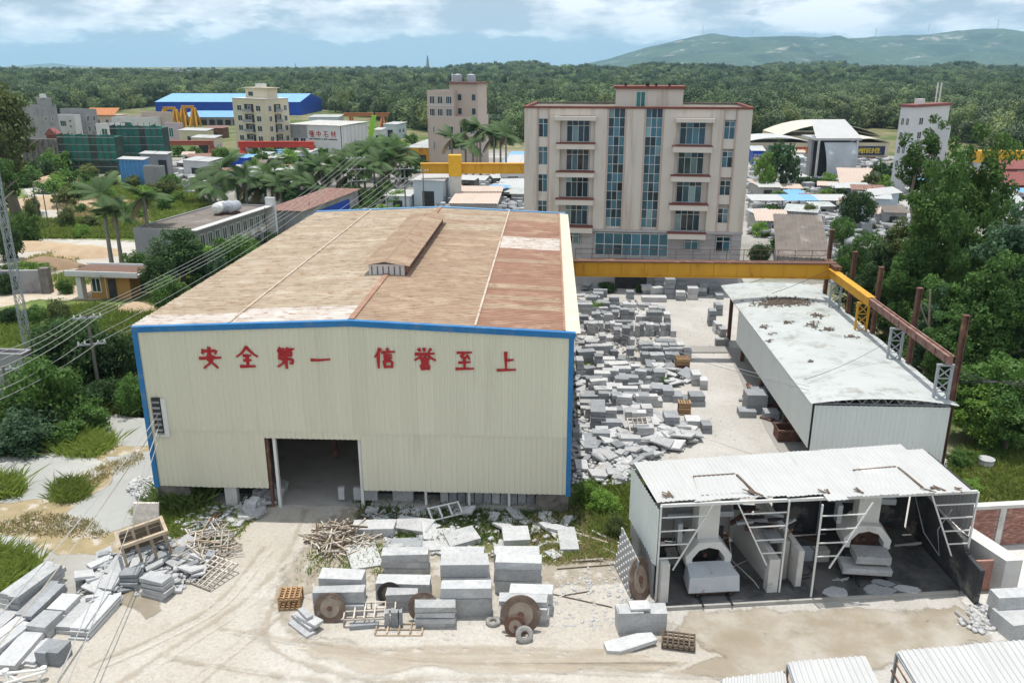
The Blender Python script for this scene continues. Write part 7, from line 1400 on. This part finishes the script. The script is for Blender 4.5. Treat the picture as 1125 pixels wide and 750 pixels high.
# peach tower block
b = Bl('tower_block', 'pale peach block with tall stair tower and two roof tanks behind the dense palms', (500, 186), 471.5, 523, 102, -.35, m_pinkw)
zs = [(.86, .95), (.70, .79), (.55, .64), (.40, .48)]; b.rows('f', ((.1, .28), (.4, .58), (.72, .92)), zs, m_glassd, 2); b.rows('r', ((.4, .5), (.6, .7)), zs)
b.box('stair_tower', m_pinkw, -2.0, 5.5, 2.0, 8.0, 0, ZY(92, b.g.y)); b.box('tower_roof', m_coping, -2.6, 6.1, 1.4, 8.6, ZY(92, b.g.y), ZY(90.8, b.g.y))
for x in (0.3, 4.0):
    for z in (.5, .72, .9): b.box('tower_window', m_glassd, x, x+.9, 1.92, 1.998, b.h*z, b.h*z+1.4)
for x in (-.8, 2.8): b.p('water_tank', m_galv, lambda mb: mb.lathe([(1.1, ZY(90.8, b.g.y)), (1.15, ZY(88, b.g.y)), (1.1, ZY(82.5, b.g.y)), (.3, ZY(81.5, b.g.y))], 12, 'z', (x, 4.5, 0)))
b.p('antenna', m_white, lambda mb: mb.tube([(-2, 4, ZY(90, b.g.y)), (-2, 4, ZY(81, b.g.y))], .2, 5))
for z in (.83, .67, .51): b.box('string_course', m_wwall, -b.w-.05, 0, -.1, -.003, b.h*z, b.h*z+.25)
b = Bl('front_block', 'lower peach wing with small windows in front of the stair tower', (515, 188), 473, 537, 131, -.4, m_pinkw); b.rows('f', ((.1, .14), (.5, .62), (.8, .92)), ((.72, .85), (.4, .55))); b.rows('r', ((.1, .3), (.45, .6), (.75, .9)), ((.7, .85), (.4, .55)), m_glassg)
# long grey building left of the warehouse
b = Bl('long_grey_building', 'long grey two storey building with stained flat roof beside the warehouse', (214, 300), 152.5, 298, 255, -.21, m_gwall, roof=m_roofdk, parapet=.25)
us = [(.10+.088*k, .10+.088*k+.045) for k in range(10)]; b.rows('r', us, ((.56, .84),)); b.rows('r', [(u, v) for u, v in us[5:]], ((.12, .36),)); b.box('cream_band', m_creamw, .003, .06, b.d*.05, b.d, b.h*.42, b.h*.52); b.box('eave', m_concl, 0.001, .9, 0, b.d+.2, b.h+.1, b.h+.24)
for k in range(5): b.box('air_conditioner', m_white, .065, .5, b.d*(.3+.13*k), b.d*(.3+.13*k)+.9, b.h*.43, b.h*.53)
b.box('end_wall', m_wwall, -.2, 1.2, b.d-.4, b.d+.1, 0, b.h+1.4); b.p('drain_pipe', m_black, lambda mb: (mb.tube([(-b.w*.25, -.1, 0), (-b.w*.25, -.1, b.h*.8)], .1, 6), mb.tube([(-b.w*.2, -.1, 0), (-b.w*.2, -.1, b.h*.7)], .1, 6)))
for k, (px, py) in enumerate(((243, 236), (250, 235), (257, 235))):
    q = G(px, py, b.h); o = thing('water_tank', 'steel water tank lying on the flat roof of the long grey building, %s' % ('left', 'middle', 'right')[k], 'water tank', (q.x, q.y, b.h+.07), b.o.rotation_euler.z, 'roof water tanks')
    part('tank', m_galv if k else m_white, o, lambda mb: mb.lathe([(.3, -1.3), (.72, -1.05), (.75, 0), (.72, 1.05), (.3, 1.3)], 14, 'y', (0, 0, .95))); part('stand', m_rust, o, lambda mb: mb.box(-.5, .5, -.9, .9, 0, .19))
b = Bl('red_roofed_store', 'low store with rusty red roof at the far end of the long grey building', (333, 262), 296, 352, 232, -.21, m_gwall, 'store', None, 22, parapet=0); b.shed_roof(m_rustp, .5, .2); b.box('blue_front', m_bluew, .003, .1, 3, 18, .5, b.h*.8)
for k, (px, py, w) in enumerate(((305, 226, 4), (316, 224, 5), (330, 222, 5), (340, 221, 3))): pack('white block or box on the ground behind the red roofed store', px-w, px+w, py, [2.2], 3, m_white, -.2, 'white boxes behind the red roofed store')
# ochre hut
b = Bl('ochre_hut', 'small ochre hut with wide slab roof covered in brown debris', (145, 329), 102, 156, 303, -.12, m_ochre, 'hut', parapet=0)
b.box('roof_slab', m_concl, -b.w-2.2, 1.6, -1.0, b.d+1.2, b.h, b.h+.28); b.box('roof_debris', m_rubroof, -b.w-1.8, 1.2, -.6, b.d+.9, b.h+.28, b.h+.42)
for a in ((-b.w-2.2, 1.6, -1.0, -.85), (-b.w-2.2, 1.6, b.d+1.05, b.d+1.2)): b.box('roof_curb', m_wwall, *a, b.h+.281, b.h+.6)
b.win('f', .05, .25, .3, .85); b.box('door', m_dark, -b.w*.55, -b.w*.35, -.05, -.003, .1, b.h*.85); b.box('corner_pier', m_wwall, -b.w-1.5, -b.w-.9, -.3, .5, 0, b.h*.9)
b.box('string', m_creamw, -b.w*.62, -b.w*.6, -.06, -.003, 0, b.h)
b = Bl('grey_wall', 'grey block wall with creeper on top near the left edge', (55, 322), -12, 58, 297, .05, m_gwall, 'wall', None, .5, parapet=0); b.box('end_pier', m_plinth, -.8, .15, -.2, .7, 0, b.h+.25)
b = Bl('grey_house', 'small grey house with blue column cut by the left edge', (33, 440), -25, 44, 396, -.1, m_gwall, 'house', roof=m_roofdk); b.box('blue_column', m_bluew, -3.0, -2.3, -.06, -.003, 0, b.h-.1); b.win('f', .2, .35, .4, .8)
# red, yellow and orange gantries of the quarter
def portal(label, pl, pr, pb, pt, ptk, m, legs=(0.04, .96), lw=1.0, brace=True, m2=None):
    a, c = G(pl, pb), G(pr, pb); w = (c-a).length; h = ZY(pt, a.y); t = h-ZY(ptk, a.y); o = thing('gantry_crane', label, 'crane', a, math.atan2((c-a).y, (c-a).x), 'gantry cranes of the industrial quarter')
    part('girder', m, o, lambda mb: mb.box(0, w, -.6, .6, h-t, h)); part('flange', m, o, lambda mb: mb.box(-.1, w+.1, -.8, .8, h, h+.12))
    for u in legs:
        x = w*u
        if not brace and lw > 3:
            part('leg', m_concl, o, lambda mb: mb.add([(x-lw*.28, -.8, 0), (x+lw*.28, -.8, 0), (x+lw*.28, .8, 0), (x-lw*.28, .8, 0), (x-lw*.34, -.9, h-t), (x+lw*.34, -.9, h-t), (x+lw*.34, .9, h-t), (x-lw*.34, .9, h-t)], [(3, 2, 1, 0), (4, 5, 6, 7), (0, 1, 5, 4), (1, 2, 6, 5), (2, 3, 7, 6), (3, 0, 4, 7)])); part('leg_head', m2 or m, o, lambda mb: mb.box(x-lw*.36, x+lw*.36, -1.0, 1.0, h-t*1.25, h+(1.6 if lw < 3.3 else .02))); continue
        for s in (-1, 1): part('leg', m2 or m, o, lambda mb: mb.beam((x-lw*.5, s*2.6, 0), (x, s*.4, h-t), lw*.45)); part('leg', m2 or m, o, lambda mb: mb.beam((x+lw*.9, s*2.6, 0), (x+lw*.3, s*.4, h-t), lw*.35))
        if brace:
            for k in range(4): z = (h-t)*k/4; part('brace', m2 or m, o, lambda mb: (mb.beam((x-lw*.4, -2.5+.5*k, z), (x+lw*.8, -2.1+.5*k, z+(h-t)/4), .2), mb.beam((x+lw*.8, -2.5+.5*k, z), (x-lw*.4, -2.1+.5*k, z+(h-t)/4), .2)))
    return o
portal('bright red gantry crane in front of the cream apartment block', 264, 346, 176, 156, 162, m_redp); portal('faded red gantry crane left of the apartment block', 175, 236, 176, 155, 159.5, m_redb)
portal('small yellow portal crane before the blue hall, left of two', 182, 195, 141, 118, 120.5, m_yel, (.05, .95), 2.0, False); portal('small yellow portal crane before the blue hall, right of two', 202, 215, 139, 116.5, 119, m_yel, (.05, .95), 2.0, False)
portal('orange gantry beam behind the signed white hall', 378, 428, 140, 124.5, 128, m_orange, (.15, .85), 1.5)
portal('long yellow gantry girder behind the warehouse roof, left of the office', 464, 640, 226, 180, 190.5, m_yel, (.21,), 3.2, False, m_yel2)
gq = portal('yellow gantry crane behind the trees at the right edge', 1064, 1240, 216, 166, 175.5, m_yel2, (.065,), 6.0, False)
g = G(407, 160); o = thing('mobile_crane', 'lime green crane boom rising beside the signed white hall', 'crane', g); top = P(413.5, 112, g.y)-g; mid = P(411, 127, g.y)-g
part('boom', m_lime, o, lambda mb: mb.beam((0, 0, 1.5), mid, 1.2, 1.4)); part('jib', m_black, o, lambda mb: mb.beam(mid, top, .35)); part('carrier', m_lime, o, lambda mb: mb.box(-2, 6, -1.2, 1.2, .9, 2.4)); part('wheel', m_black, o, lambda mb: [mb.lathe([(.6, -1.3), (.6, 1.3)], 10, 'y', (x, 0, .6)) for x in (-1, 1.2, 4.5)])
# right side quarter
b = Bl('white_tower', 'white tower house with maroon roof edge behind the tall eucalyptus', (990, 212), 977, 1030, 121, -.95 if False else -.9, m_wwall); b.box('maroon_cornice', m_maroon, -b.w-.3, .3, -.3, b.d+.3, b.h+.5, b.h+1.0); zs = [(.82, .9), (.65, .73), (.48, .56), (.31, .39)]; b.rows('f', ((.2, .4), (.6, .8)), zs); b.rows('r', ((.2, .3), (.55, .65)), zs); b.box('roof_tank', m_white, -b.w*.6, -b.w*.2, b.d*.2, b.d*.35, b.h+.5, b.h+2.0)
b.p('roof_mast', m_white, lambda mb: (mb.tube([(-1, b.d*.7, b.h), (-1, b.d*.7, b.h+5)], .15, 5), mb.tube([(-1, b.d*.8, b.h), (-1, b.d*.8, b.h+5)], .15, 5)))
b = Bl('wing_house', 'white lower wing right of the tower house, half hidden by trees', (1034, 208), 1010, 1048, 142, -.4, m_wwall); b.rows('f', ((.3, .5),), zs)
def arched(label, c, l, r, t, depth, rise, m, yw=-.05, wallm=m_creamw, name='market_hall'):
    b = Bl(name, label, c, l, r, t, yw, wallm, 'market hall', None, depth, parapet=0); n = 10; vs = []
    for i in range(n):
        x0, x1 = -b.w*(1-i/n), -b.w*(1-(i+1)/n); z = lambda x: b.h+.1+rise*(1-(2*(x+b.w/2)/b.w)**2)
        b.p('roof_sheet', m, lambda mb: mb.extr([(x0, -.8, z(x0)), (x1, -.8, z(x1)), (x1, depth, z(x1)), (x0, depth, z(x0))], (0, 0, .15)))
    return b
m_crroof = mat('cream roof sheet', (.62, .59, .47), (.56, .53, .42), scale=.2, rough=.6)
arched('wide market hall with arched cream roof behind the tarpaulin gate', (965, 166), 855, 975, 150, 22, 3.4, m_crroof); b = arched('long low market wing with pale roof left of the tarpaulin gate', (889, 176), 815, 892, 157, 14, 1.2, m_wroof, -.03)
b.box('green_sign', m_signg, -b.w*.62, -b.w*.26, -.3, -.1, b.h*.35, b.h*.85); b.box('red_sign', m_signr, -b.w*.22, -b.w*.02, -.3, -.1, b.h*.4, b.h*.75); b.box('dark_front', m_gwall, -b.w, -b.w*.64, -.06, -.003, .3, b.h*.7)
mb = MB(); 
for k in range(4): mb.box(-b.w*(.60-.085*k), -b.w*(.55-.085*k), -.36, -.301, b.h*.5, b.h*.7)
stuff(mb.build('green_sign_marks', m_white, b.o)); mb = MB(); [mb.box(-b.w*(.20-.055*k), -b.w*(.17-.055*k), -.36, -.301, b.h*.5, b.h*.66) for k in range(3)]; stuff(mb.build('red_sign_marks', m_yelt, b.o))
b = arched('market wing with navy sign and yellow characters right of the tarpaulin gate', (975, 176), 928, 980, 157, 14, 1.0, m_crroof, -.03); b.box('navy_sign', m_signn, -b.w*.95, -b.w*.1, -.3, -.1, b.h*.3, b.h*.8)
for k in range(8):
    mb = MB(); s = b.h*.3; x = -b.w*(.90-.092*k); M = Matrix(((s, 0, 0, x-s/2), (0, 0, -1, -.31), (0, s, 0, b.h*.4), (0, 0, 0, 1))); strokes(mb, HAN[('zhong', 'shi', 'cai', 'yu', 'xin', 'shi', 'cai', 'zhi')[k]], M, .07); mb.build('sign_character', m_yelt, b.o)
b.box('red_base', m_rustp, -b.w, -.1, -.28, -.003, .1, b.h*.2)
b = Bl('market_gate', 'tall market gate with white hood and a hanging silver tarpaulin', (931, 196), 888, 934, 153, 0.0, m_gwall, 'market gate', None, 2.5, parapet=0); b.box('gate_void', m_dark, -b.w+.5, -.5, -.1, -.003, .1, b.h-.3); b.box('hood', m_wroof, -b.w-.6, .6, -4, 6, b.h, b.h+.5); b.p('hood_front', m_wroof, lambda mb: mb.extr([(-b.w-.6, -4, b.h+.5), (.6, -4, b.h+.5), (-.6, 4, b.h+4), (-b.w+.6, 4, b.h+4)], (0, .2, .1)))
b.p('tarpaulin', m_tarp, lambda mb: mb.add([(x, -3.6-1.2*math.sin(PI*v)*(.6+.4*math.sin(u*9)), z) for v in [k/6 for k in range(7)] for u in [k/8 for k in range(9)] for x, z in [(-b.w*(.84-.10*(v*.0)-.84*u*(1-.0)+.0) - (0 if u > .2 else -b.w*.14*v*(1-u*5)), b.h-.4-(b.h*.86)*v*(1-.06*math.cos(u*7)))]], [(i*9+j, i*9+j+1, (i+1)*9+j+1, (i+1)*9+j) for i in range(6) for j in range(8)])); b.box('gate_post', m_concl, -.4, 0, -4, -3.6, 0, b.h); b.box('gate_post', m_concl, -b.w, -b.w+.4, -4, -3.6, 0, b.h)
for lb, c, l, r, t, yw, m, rm, rise in (('small plaster hut with pale tiled roof right of the office', (862, 258), 832, 866, 243, -.1, m_gwall, m_pinkw, 1.2), ('grey tiled house peeking over the yellow girder', (905, 306), 855, 920, 284, -.25, m_gwall, m_roofdk, 2.6), ('white shed with grey flank beside the beige hip roof', (985, 232), 958, 992, 212, .5, m_lbluew, m_wroof, .8), ('beige roofed house behind the dense round tree', (960, 216), 925, 968, 208, -.2, m_gwall, m_pinkw, 3.2),
        ('maroon roofed shed under the right yellow crane', (1150, 222), 1078, 1160, 204, -.08, m_coping, m_maroon, 2.0), ('far maroon roof behind the right yellow crane', (1150, 196), 1084, 1160, 186, -.05, m_coping, m_maroon, 1.5), ('white walled store beside the scaffolded grey wall', (1118, 250), 1098, 1130, 224, -.3, m_wwall, m_wroof2, .8), ('small blue tank shed left of the market', (838, 182), 826, 846, 166, -.2, m_bluew, m_wroof, .3), ('brown brick building with thin blue roof below the wood', (886, 142), 850, 892, 128, -.1, m_coping, m_bluer, .8)):
    b = Bl('house', lb, c, l, r, t, yw, m, 'house', parapet=0); b.shed_roof(rm, .5, rise); b.win('f', .5, .65, .35, .75); b.win('f', .15, .3, .35, .75)
b = Bl('scaffolded_wall', 'grey blue panel wall with leaning scaffold poles right of the eucalyptus', (1098, 246), 1068, 1106, 211, -.1, m_lbluew, 'wall', None, 2, parapet=0)
for k in range(3): b.p('scaffold_pole', m_galv, lambda mb: mb.tube([(-b.w*(.9-.38*k), -.8, 0), (-b.w*(.85-.38*k), -.3, b.h+2.5)], .09, 6))
for k in range(3): b.p('scaffold_rail', m_galv, lambda mb: mb.tube([(-b.w*1.4, -.7, b.h*(.2+.3*k)), (0, -.7, b.h*(.2+.3*k))], .06, 6))
b = Bl('concrete_wall', 'dark concrete wall with ledge at the right edge behind the trees', (1200, 268), 1096, 1210, 242, .0, m_gwall, 'wall', None, 1.5, parapet=0); b.box('ledge', m_concl, -b.w, 0, -.4, 1.6, b.h, b.h+.4)
g = G(822, 234); o = thing('long_canopy', 'long thin canopy of white and sky blue sheets right of the office', 'canopy', g, 0); wv = (G(932, 234)-g).length; hv = ZY(219, g.y)
for k in range(6): part('roof_sheet', m_wroof if k not in (2, 3) else m_bluer, o, lambda mb: mb.corr((wv*k/6, -1.6, hv), (1, 0, 0), (0, 1, .1), wv/6+.02, 4.5, .4, .05, (0, 0, 1)))
for k in range(7): part('post', m_galv, o, lambda mb: mb.box(wv*k/6-.1, wv*k/6+.1, 0, .2, 0, hv))
for k, (px, py, s) in enumerate(((890, 254, 8), (911, 254, 9))):
    g = G(px, py); D = (g.y*cp+7)/FPX; o = thing('carved_stone', ('pale carved stone arch under the long canopy, left', 'pale carved stone arch under the long canopy, right')[k], 'carved stone', g); w = s*D
    def arcf(mb):
        for i in range(8):
            a0, a1 = PI+PI*i/8, PI+PI*(i+1)/8; f = lambda a, r: (w*r*math.cos(a), 0, 2.4+w*.9*r*math.sin(a)); mb.extr([f(a0, 1), f(a1, 1), f(a1, .75), f(a0, .75)], (0, .6, 0))
    part('arch', m_stonew, o, arcf); part('base', m_stonew, o, lambda mb: mb.box(-w, w, -.1, .9, 0, .5))
# loose stone blocks of the neighbouring yards
for gname, pix, n in (('stone blocks of the yards left of the palms', [(165, 200), (200, 180), (260, 178), (330, 195), (330, 208), (200, 214)], 60), ('stone blocks behind the warehouse', [(470, 236), (500, 205), (575, 200), (575, 236)], 70), ('stone blocks of the yards right of the office', [(825, 262), (820, 200), (880, 195), (985, 200), (960, 262)], 110), ('stone blocks at the far right', [(1000, 215), (1110, 222), (1125, 236), (1000, 236)], 24), ('stone blocks before the market', [(825, 200), (830, 182), (975, 180), (985, 198)], 46)):
    it = poly_in(pix)
    for k in range(n):
        x, y = next(it); w, d_, h_ = R.uniform(.8, 2.4), R.uniform(.7, 1.6), R.uniform(.5, 2.0); mb = MB(); mb.box(-w/2, w/2, -d_/2, d_/2, 0, h_, .05)
        tag(mb.build('stone_block', R.choice([m_stonew, m_stone, m_stonew, m_stoned]), None, (x, y, 0), R.uniform(-.4, .4)), 'pale granite block among the '+gname, 'stone block', gname)
# far houses in the wood
for lb, px, pb, t, wd, m in (('grey unfinished house far in the wood at the left', 124, 99, 89.5, 14, m_gwall), ('long pale house beside the unfinished one far in the wood', 140, 99, 93, 10, m_wwall), ('low pale house far in the wood at the left', 96, 104, 97, 10, m_wwall), ('brownish house far in the wood right of the unfinished one', 152, 97, 91, 6, m_rustp), ('pale block far in the wood toward the horizon', 196, 85, 77.5, 5, m_wwall), ('small pale house far in the wood near the horizon', 209, 85, 80, 4, m_wwall)):
    g = G(px, min(pb, 104)); 
    if g.y > 1700 or g.y < 0: g = P(px, 100, 1500); 
    z0 = th(g.x, g.y); h_ = ZY(t, g.y)-z0; w = wd/FPX*g.y*1.0
    o = thing('far_house', lb, 'house', (g.x, g.y, z0), 0); part('wall', m, o, lambda mb: mb.box(-w, w, 0, 12, 0, max(6, h_))); part('roof', m_roofdk, o, lambda mb: mb.box(-w-.5, w+.5, -.5, 12.5, max(6, h_)+.01, max(6, h_)+.8)); part('upper_storey', m, o, lambda mb: mb.box(-w*.5, w*.4, 1, 9, max(6, h_)+.8, max(6, h_)+4)); 
    for k in range(5): part('window', m_glassd, o, lambda mb: mb.box(-w*.85+w*.36*k, -w*.7+w*.36*k, -.1, -.003, max(6, h_)-4, max(6, h_)-1.5))
# ---------------------------------------------------------------- poles, towers, cables, turbines
m_polew = mat('grey weathered pole', (.22, .20, .18), (.15, .14, .125), scale=2, rough=.95)
def upole(label, px, pb, pt, arms, m=m_polew, r=.14, name='utility_pole', w=1.0):
    g = G(px, pb); H = ZY(pt, g.y); o = thing(name, label, 'pole', g, .35, 'utility poles'); part('shaft', m, o, lambda mb: mb.tube([(0, 0, 0), (0, 0, H)], r, 8, r*.65))
    for z in arms:
        part('cross_arm', m_galv, o, lambda mb: mb.beam((-w, 0, H-z), (w, 0, H-z), .12)); 
        for x in (-.9, -.45, .45, .9): part('insulator', m_white, o, lambda mb: mb.lathe([(.05, H-z+.06), (.08, H-z+.14), (.04, H-z+.3)], 6, 'z', (x*w, 0, 0)))
    return g, H
PA = upole('concrete utility pole standing in the dark tree left of the warehouse', 110, 434, 345, (.3, 2.4))
PB = upole('utility pole with two crossarms behind the warehouse roof, left of two', 394, 232, 172, (.3, 2.2, 4.2), w=1.7); PC = upole('utility pole with crossarms behind the warehouse roof, right of two', 446, 236, 183, (.4, 2.0, 3.4), w=1.7)
PD = upole('utility pole at the left edge with short crossarms', 13, 452, 402, (.3, 1.8)); PE = upole('thin utility pole beside the light blue shed', 466, 230, 186, (.3,), r=.12)
for k, (px, pb, pt, lb) in enumerate(((44, 250, 200, 'thin leaning pole at the clearing, leftmost of three'), (54, 252, 206, 'thin leaning pole at the clearing, middle of three'), (66, 248, 210, 'thin leaning pole at the clearing, rightmost of three'), (295, 275, 228, 'thin pole at the corner of the long grey building'), (313, 262, 232, 'thin pole by the red roofed store'), (342, 256, 222, 'thin pole behind the red roofed store'), (136, 298, 268, 'short thin pole by the palms'), (426, 236, 205, 'thin pole in the shrubs behind the warehouse'), (384, 236, 208, 'thin pole left of the crossarm pole'), (1130, 238, 200, 'thin pole at the right edge'))): upole(lb, px, pb, pt, (), r=.1, name='thin_pole')
def wire(label, p, q, sag, r=.03, m=None, grp='overhead cables'):
    p, q = Vector(p), Vector(q); n = 14; pts = [p.lerp(q, k/n)-Vector((0, 0, sag*4*(k/n)*(1-k/n))) for k in range(n+1)]; o_ = pts[0].copy(); mb = MB(); mb.tube([a-o_ for a in pts], r*.7, 5)
    tag(mb.build('cable', m or m_wire, None, o_), label, 'cable', grp)
pa, ha = PA; pb_, hb = PB; pc, hc = PC; pd, hd = PD
off = Vector((.34, .94, 0)).cross(Vector((0, 0, 1)))
for k, (dx, z) in enumerate(((-.9, .15), (-.3, .15), (.3, .15), (.9, .15), (-.6, 2.2), (.6, 2.2))):
    a = pa+Vector((dx, 0, ha-z)); wire('overhead cable from the concrete pole to the crossarm pole behind the warehouse', a, pb_+Vector((dx*1.6, 0, hb-z)), 1.6, .028); 
    wire('overhead cable from the concrete pole out past the left edge', a, P(-60, 402+12*k, pa.y-16), .5, .028)
for k, (py, sh) in enumerate(((500, 0), (520, .5), (540, 1.0), (560, 1.6), (585, 2.2), (468, -.6))):
    a = P(-70, py-10, 52+sh); wire('long overhead cable passing just left of the warehouse', a, pc+Vector((-1.6+.6*k, 0, hc-.6-.35*k)), 1.2, .035)
for k, (a, b) in enumerate((((-40, 720), (176, 452)), ((-30, 745), (177, 458)), ((40, 800), (178, 458)))):
    e = P(b[0], b[1], WY+.2+.05*k); s = P(a[0], a[1], 24 if k < 2 else 23); wire('thick service cable rising from the lower left to the warehouse wall vent', s, e, .35, .035, m_yrope if k % 2 else m_wire, 'service cables to the warehouse')
wire('dark cable hanging from the warehouse wall down to the front of the yard', P(178, 470, WY+.2), P(70, 760, 26), .4, .03, m_wire, 'service cables to the warehouse')
for k in range(4): wire('dark cable running right from the crane rail into the trees', S(RX+.7, rnear+.3, 6.3+.25*k), P(1200, 402+9*k, 44), .4, .025, m_wired, 'cables at the crane rail')
for k, (y0, y1) in enumerate(((431, 425), (441, 436))): wire('thin pale cable spanning the stone yard to the long shed eave', S(WW+.1, 20, 6.0-.2*k), S(SX0+.2, SY0+1.5, 5.6-.25*k), .25, .022, m_wire, 'cables over the stone yard')
wire('thin dark cable slung over the shed roof', S(SX0+.3, SY0+3, 5.5), S(RX-.2, rnear+7, 7.0), .3, .02, m_wired, 'cables over the shed roof'); wire('thin dark cable slung over the far end of the shed roof', S(SX0+2, SY1-2, 5.9), S(RX+.7, rend+1, 9.5), .2, .03, m_wired, 'cables over the shed roof')
wire('thin dark rod line lying over the litter on the shed roof', S(SX0+3, SY1-6, 6.0), S(RX-.3, rend-1, 8.2), .1, .03, m_wired, 'cables over the shed roof')
def lattice(label, px, pb, ztop, w0, w1, m=m_galv, n=14, t=.07, g=None, name='lattice_tower'):
    g = g or G(px, pb); o = thing(name, label, 'tower', g, .3); cs = [(-1, -1), (1, -1), (1, 1), (-1, 1)]
    for c in cs: part('leg', m, o, lambda mb: mb.beam((c[0]*w0/2, c[1]*w0/2, 0), (c[0]*w1/2, c[1]*w1/2, ztop), t*1.3))
    mb = MB()
    for k in range(n):
        z0, z1 = ztop*k/n, ztop*(k+1)/n; a, b = (w0+(w1-w0)*k/n)/2, (w0+(w1-w0)*(k+1)/n)/2
        for i in range(4):
            c, d = cs[i], cs[(i+1) % 4]; mb.beam((c[0]*a, c[1]*a, z0), (d[0]*b, d[1]*b, z1), t); mb.beam((d[0]*a, d[1]*a, z0), (c[0]*b, c[1]*b, z1), t); mb.beam((c[0]*b, c[1]*b, z1), (d[0]*b, d[1]*b, z1), t)
    stuff(mb.build('bracing', m, o)); return o
lattice('slim galvanised lattice tower near the left edge', 38, 418, 17.6, .58, .46, t=.032)
g = P(470, 76, 2300); g.z = th(g.x, 2300); lattice('distant power pylon on the horizon above the peach tower block', 0, 0, ZY(61.5, 2300)-g.z, 9, 1.5, m_gwall, 9, .7, g, 'power_pylon')
g = P(325, 78, 2600); g.z = 8; lattice('thin distant mast on the horizon left of the pylon', 0, 0, ZY(70, 2600)-8, 3, 1, m_gwall, 6, .6, g, 'distant_mast')
def pole_h(px): return float(np.interp(px, px_, py_))
for k, (px, hh, lb) in enumerate(((772, 13, 'wind turbine on the highest left peak of the mountain'), (826, 10, 'small wind turbine on the ridge right of the left peak'), (895, 9, 'wind turbine on the mountain saddle'), (962, 10, 'wind turbine on the ridge left of the right peak'), (1020, 9, 'wind turbine above the right shoulder of the mountain'), (1095, 16, 'tall wind turbine near the right edge on the mountain'))):
    yy = 7000; py = pole_h(px); q = P(px, py+1.0, yy); o = thing('wind_turbine', lb, 'wind turbine', (q.x*1.0, yy, q.z-6), 0, 'wind turbines on the mountain'); H = hh/FPX*yy*.72; r = H*.45
    part('mast', m_white, o, lambda mb: mb.tube([(0, 0, 0), (0, 0, H)], 2.6, 8, 1.6)); part('nacelle', m_white, o, lambda mb: mb.box(-2, 2, -3, 5, H, H+4))
    for j in range(3):
        a = j*2*PI/3+k; part('blade', m_white, o, lambda mb: mb.beam((0, -3.5, H+2), (r*math.cos(a), -3.5, H+2+r*math.sin(a)), 2.0, 1.2))
# ---------------------------------------------------------------- more greenery and clutter between the roofs of the quarter
for gname, pix, n, kinds in (('shrubs between the roofs left of the office', [(190, 176), (260, 168), (440, 160), (470, 176), (460, 215), (340, 200), (200, 200)], 34, ('mid', 'bright', 'dark')), ('shrubs between the yards right of the office', [(822, 262), (830, 206), (980, 205), (990, 265), (900, 300), (840, 295)], 26, ('mid', 'olive', 'dark', 'bright')), ('shrubs at the edge of the clearing', [(0, 262), (20, 215), (70, 200), (90, 195), (215, 208), (165, 245), (60, 262)], 44, ('mid', 'bright', 'olive')), ('shrubs behind the warehouse roof', [(335, 232), (400, 225), (470, 236), (470, 240), (340, 242)], 16, ('bright', 'mid')), ('weed bushes along the long grey building', [(170, 340), (215, 300), (300, 262), (310, 268), (230, 318), (185, 352)], 18, ('mid', 'dark', 'bright'))):
    it = poly_in(pix)
    for k in range(n):
        x, y = next(it); o = thing('bush', 'leafy bush among the '+gname, 'bush', (x, y, 0), R.uniform(0, 6), gname); s = R.uniform(.9, 2.0)*(1.3 if y > 150 else .8); kd = R.choice(kinds)
        link('crown', CRS[kd][0], o, (0, 0, -.1), 0, (s, s, s*R.uniform(.7, 1.2))); link('trunk', TR[0], o, None, 0, (s, s, s*.8))

for gname, pix, n in (('yards right of the office', [(824, 262), (828, 200), (985, 202), (1000, 262)], 20), ('yards left of the palms', [(168, 206), (190, 172), (320, 178), (330, 204)], 14), ('yard behind the warehouse roof', [(480, 232), (500, 206), (570, 204), (572, 232)], 8), ('far yards beside the market', [(830, 190), (840, 172), (880, 172), (885, 190)], 5), ('yards before the white tower', [(980, 226), (990, 206), (1120, 214), (1120, 232)], 9)):
    it = poly_in(pix)
    for k in range(n):
        x, y = next(it); w, d, hh = R.uniform(2.5, 6), R.uniform(2, 4.5), R.uniform(1.6, 3.0); o = thing('store_shed', 'small sheet roofed store standing in the '+gname, 'shed', (x, y, 0), R.gauss(0, .25), 'small stores in the '+gname)
        part('wall', R.choice([m_gwall, m_wwall, m_plinth, m_lbluew, m_conc]), o, lambda mb: mb.box(0, w, 0, d, 0, hh)); part('roof_sheet', R.choice([m_wroof, m_wroof2, m_rustp, m_roofdk, m_pinkw, m_bluer]), o, lambda mb: mb.corr((-.3, -.4, hh+.02), (1, 0, 0), (0, d+.8, .5), w+.6, d+.8, .4, .05, (0, 0, 1)))
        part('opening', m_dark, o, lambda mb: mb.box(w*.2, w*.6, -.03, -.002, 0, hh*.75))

for pix, n in (([(825, 262), (820, 196), (985, 198), (1000, 262), (900, 290)], 420), ([(470, 236), (500, 203), (575, 198), (575, 236)], 180), ([(165, 204), (200, 178), (330, 186), (330, 206)], 200), ([(1000, 222), (1120, 222), (1125, 240), (1000, 240)], 90), ([(822, 192), (830, 178), (980, 176), (985, 196)], 160)):
    frag('stacked_offcuts', pix, n, .9, 2.6, R.choice([m_stone, m_stonew]), .5); frag('stacked_offcuts', pix, n, .8, 2.2, m_stoned, .7)
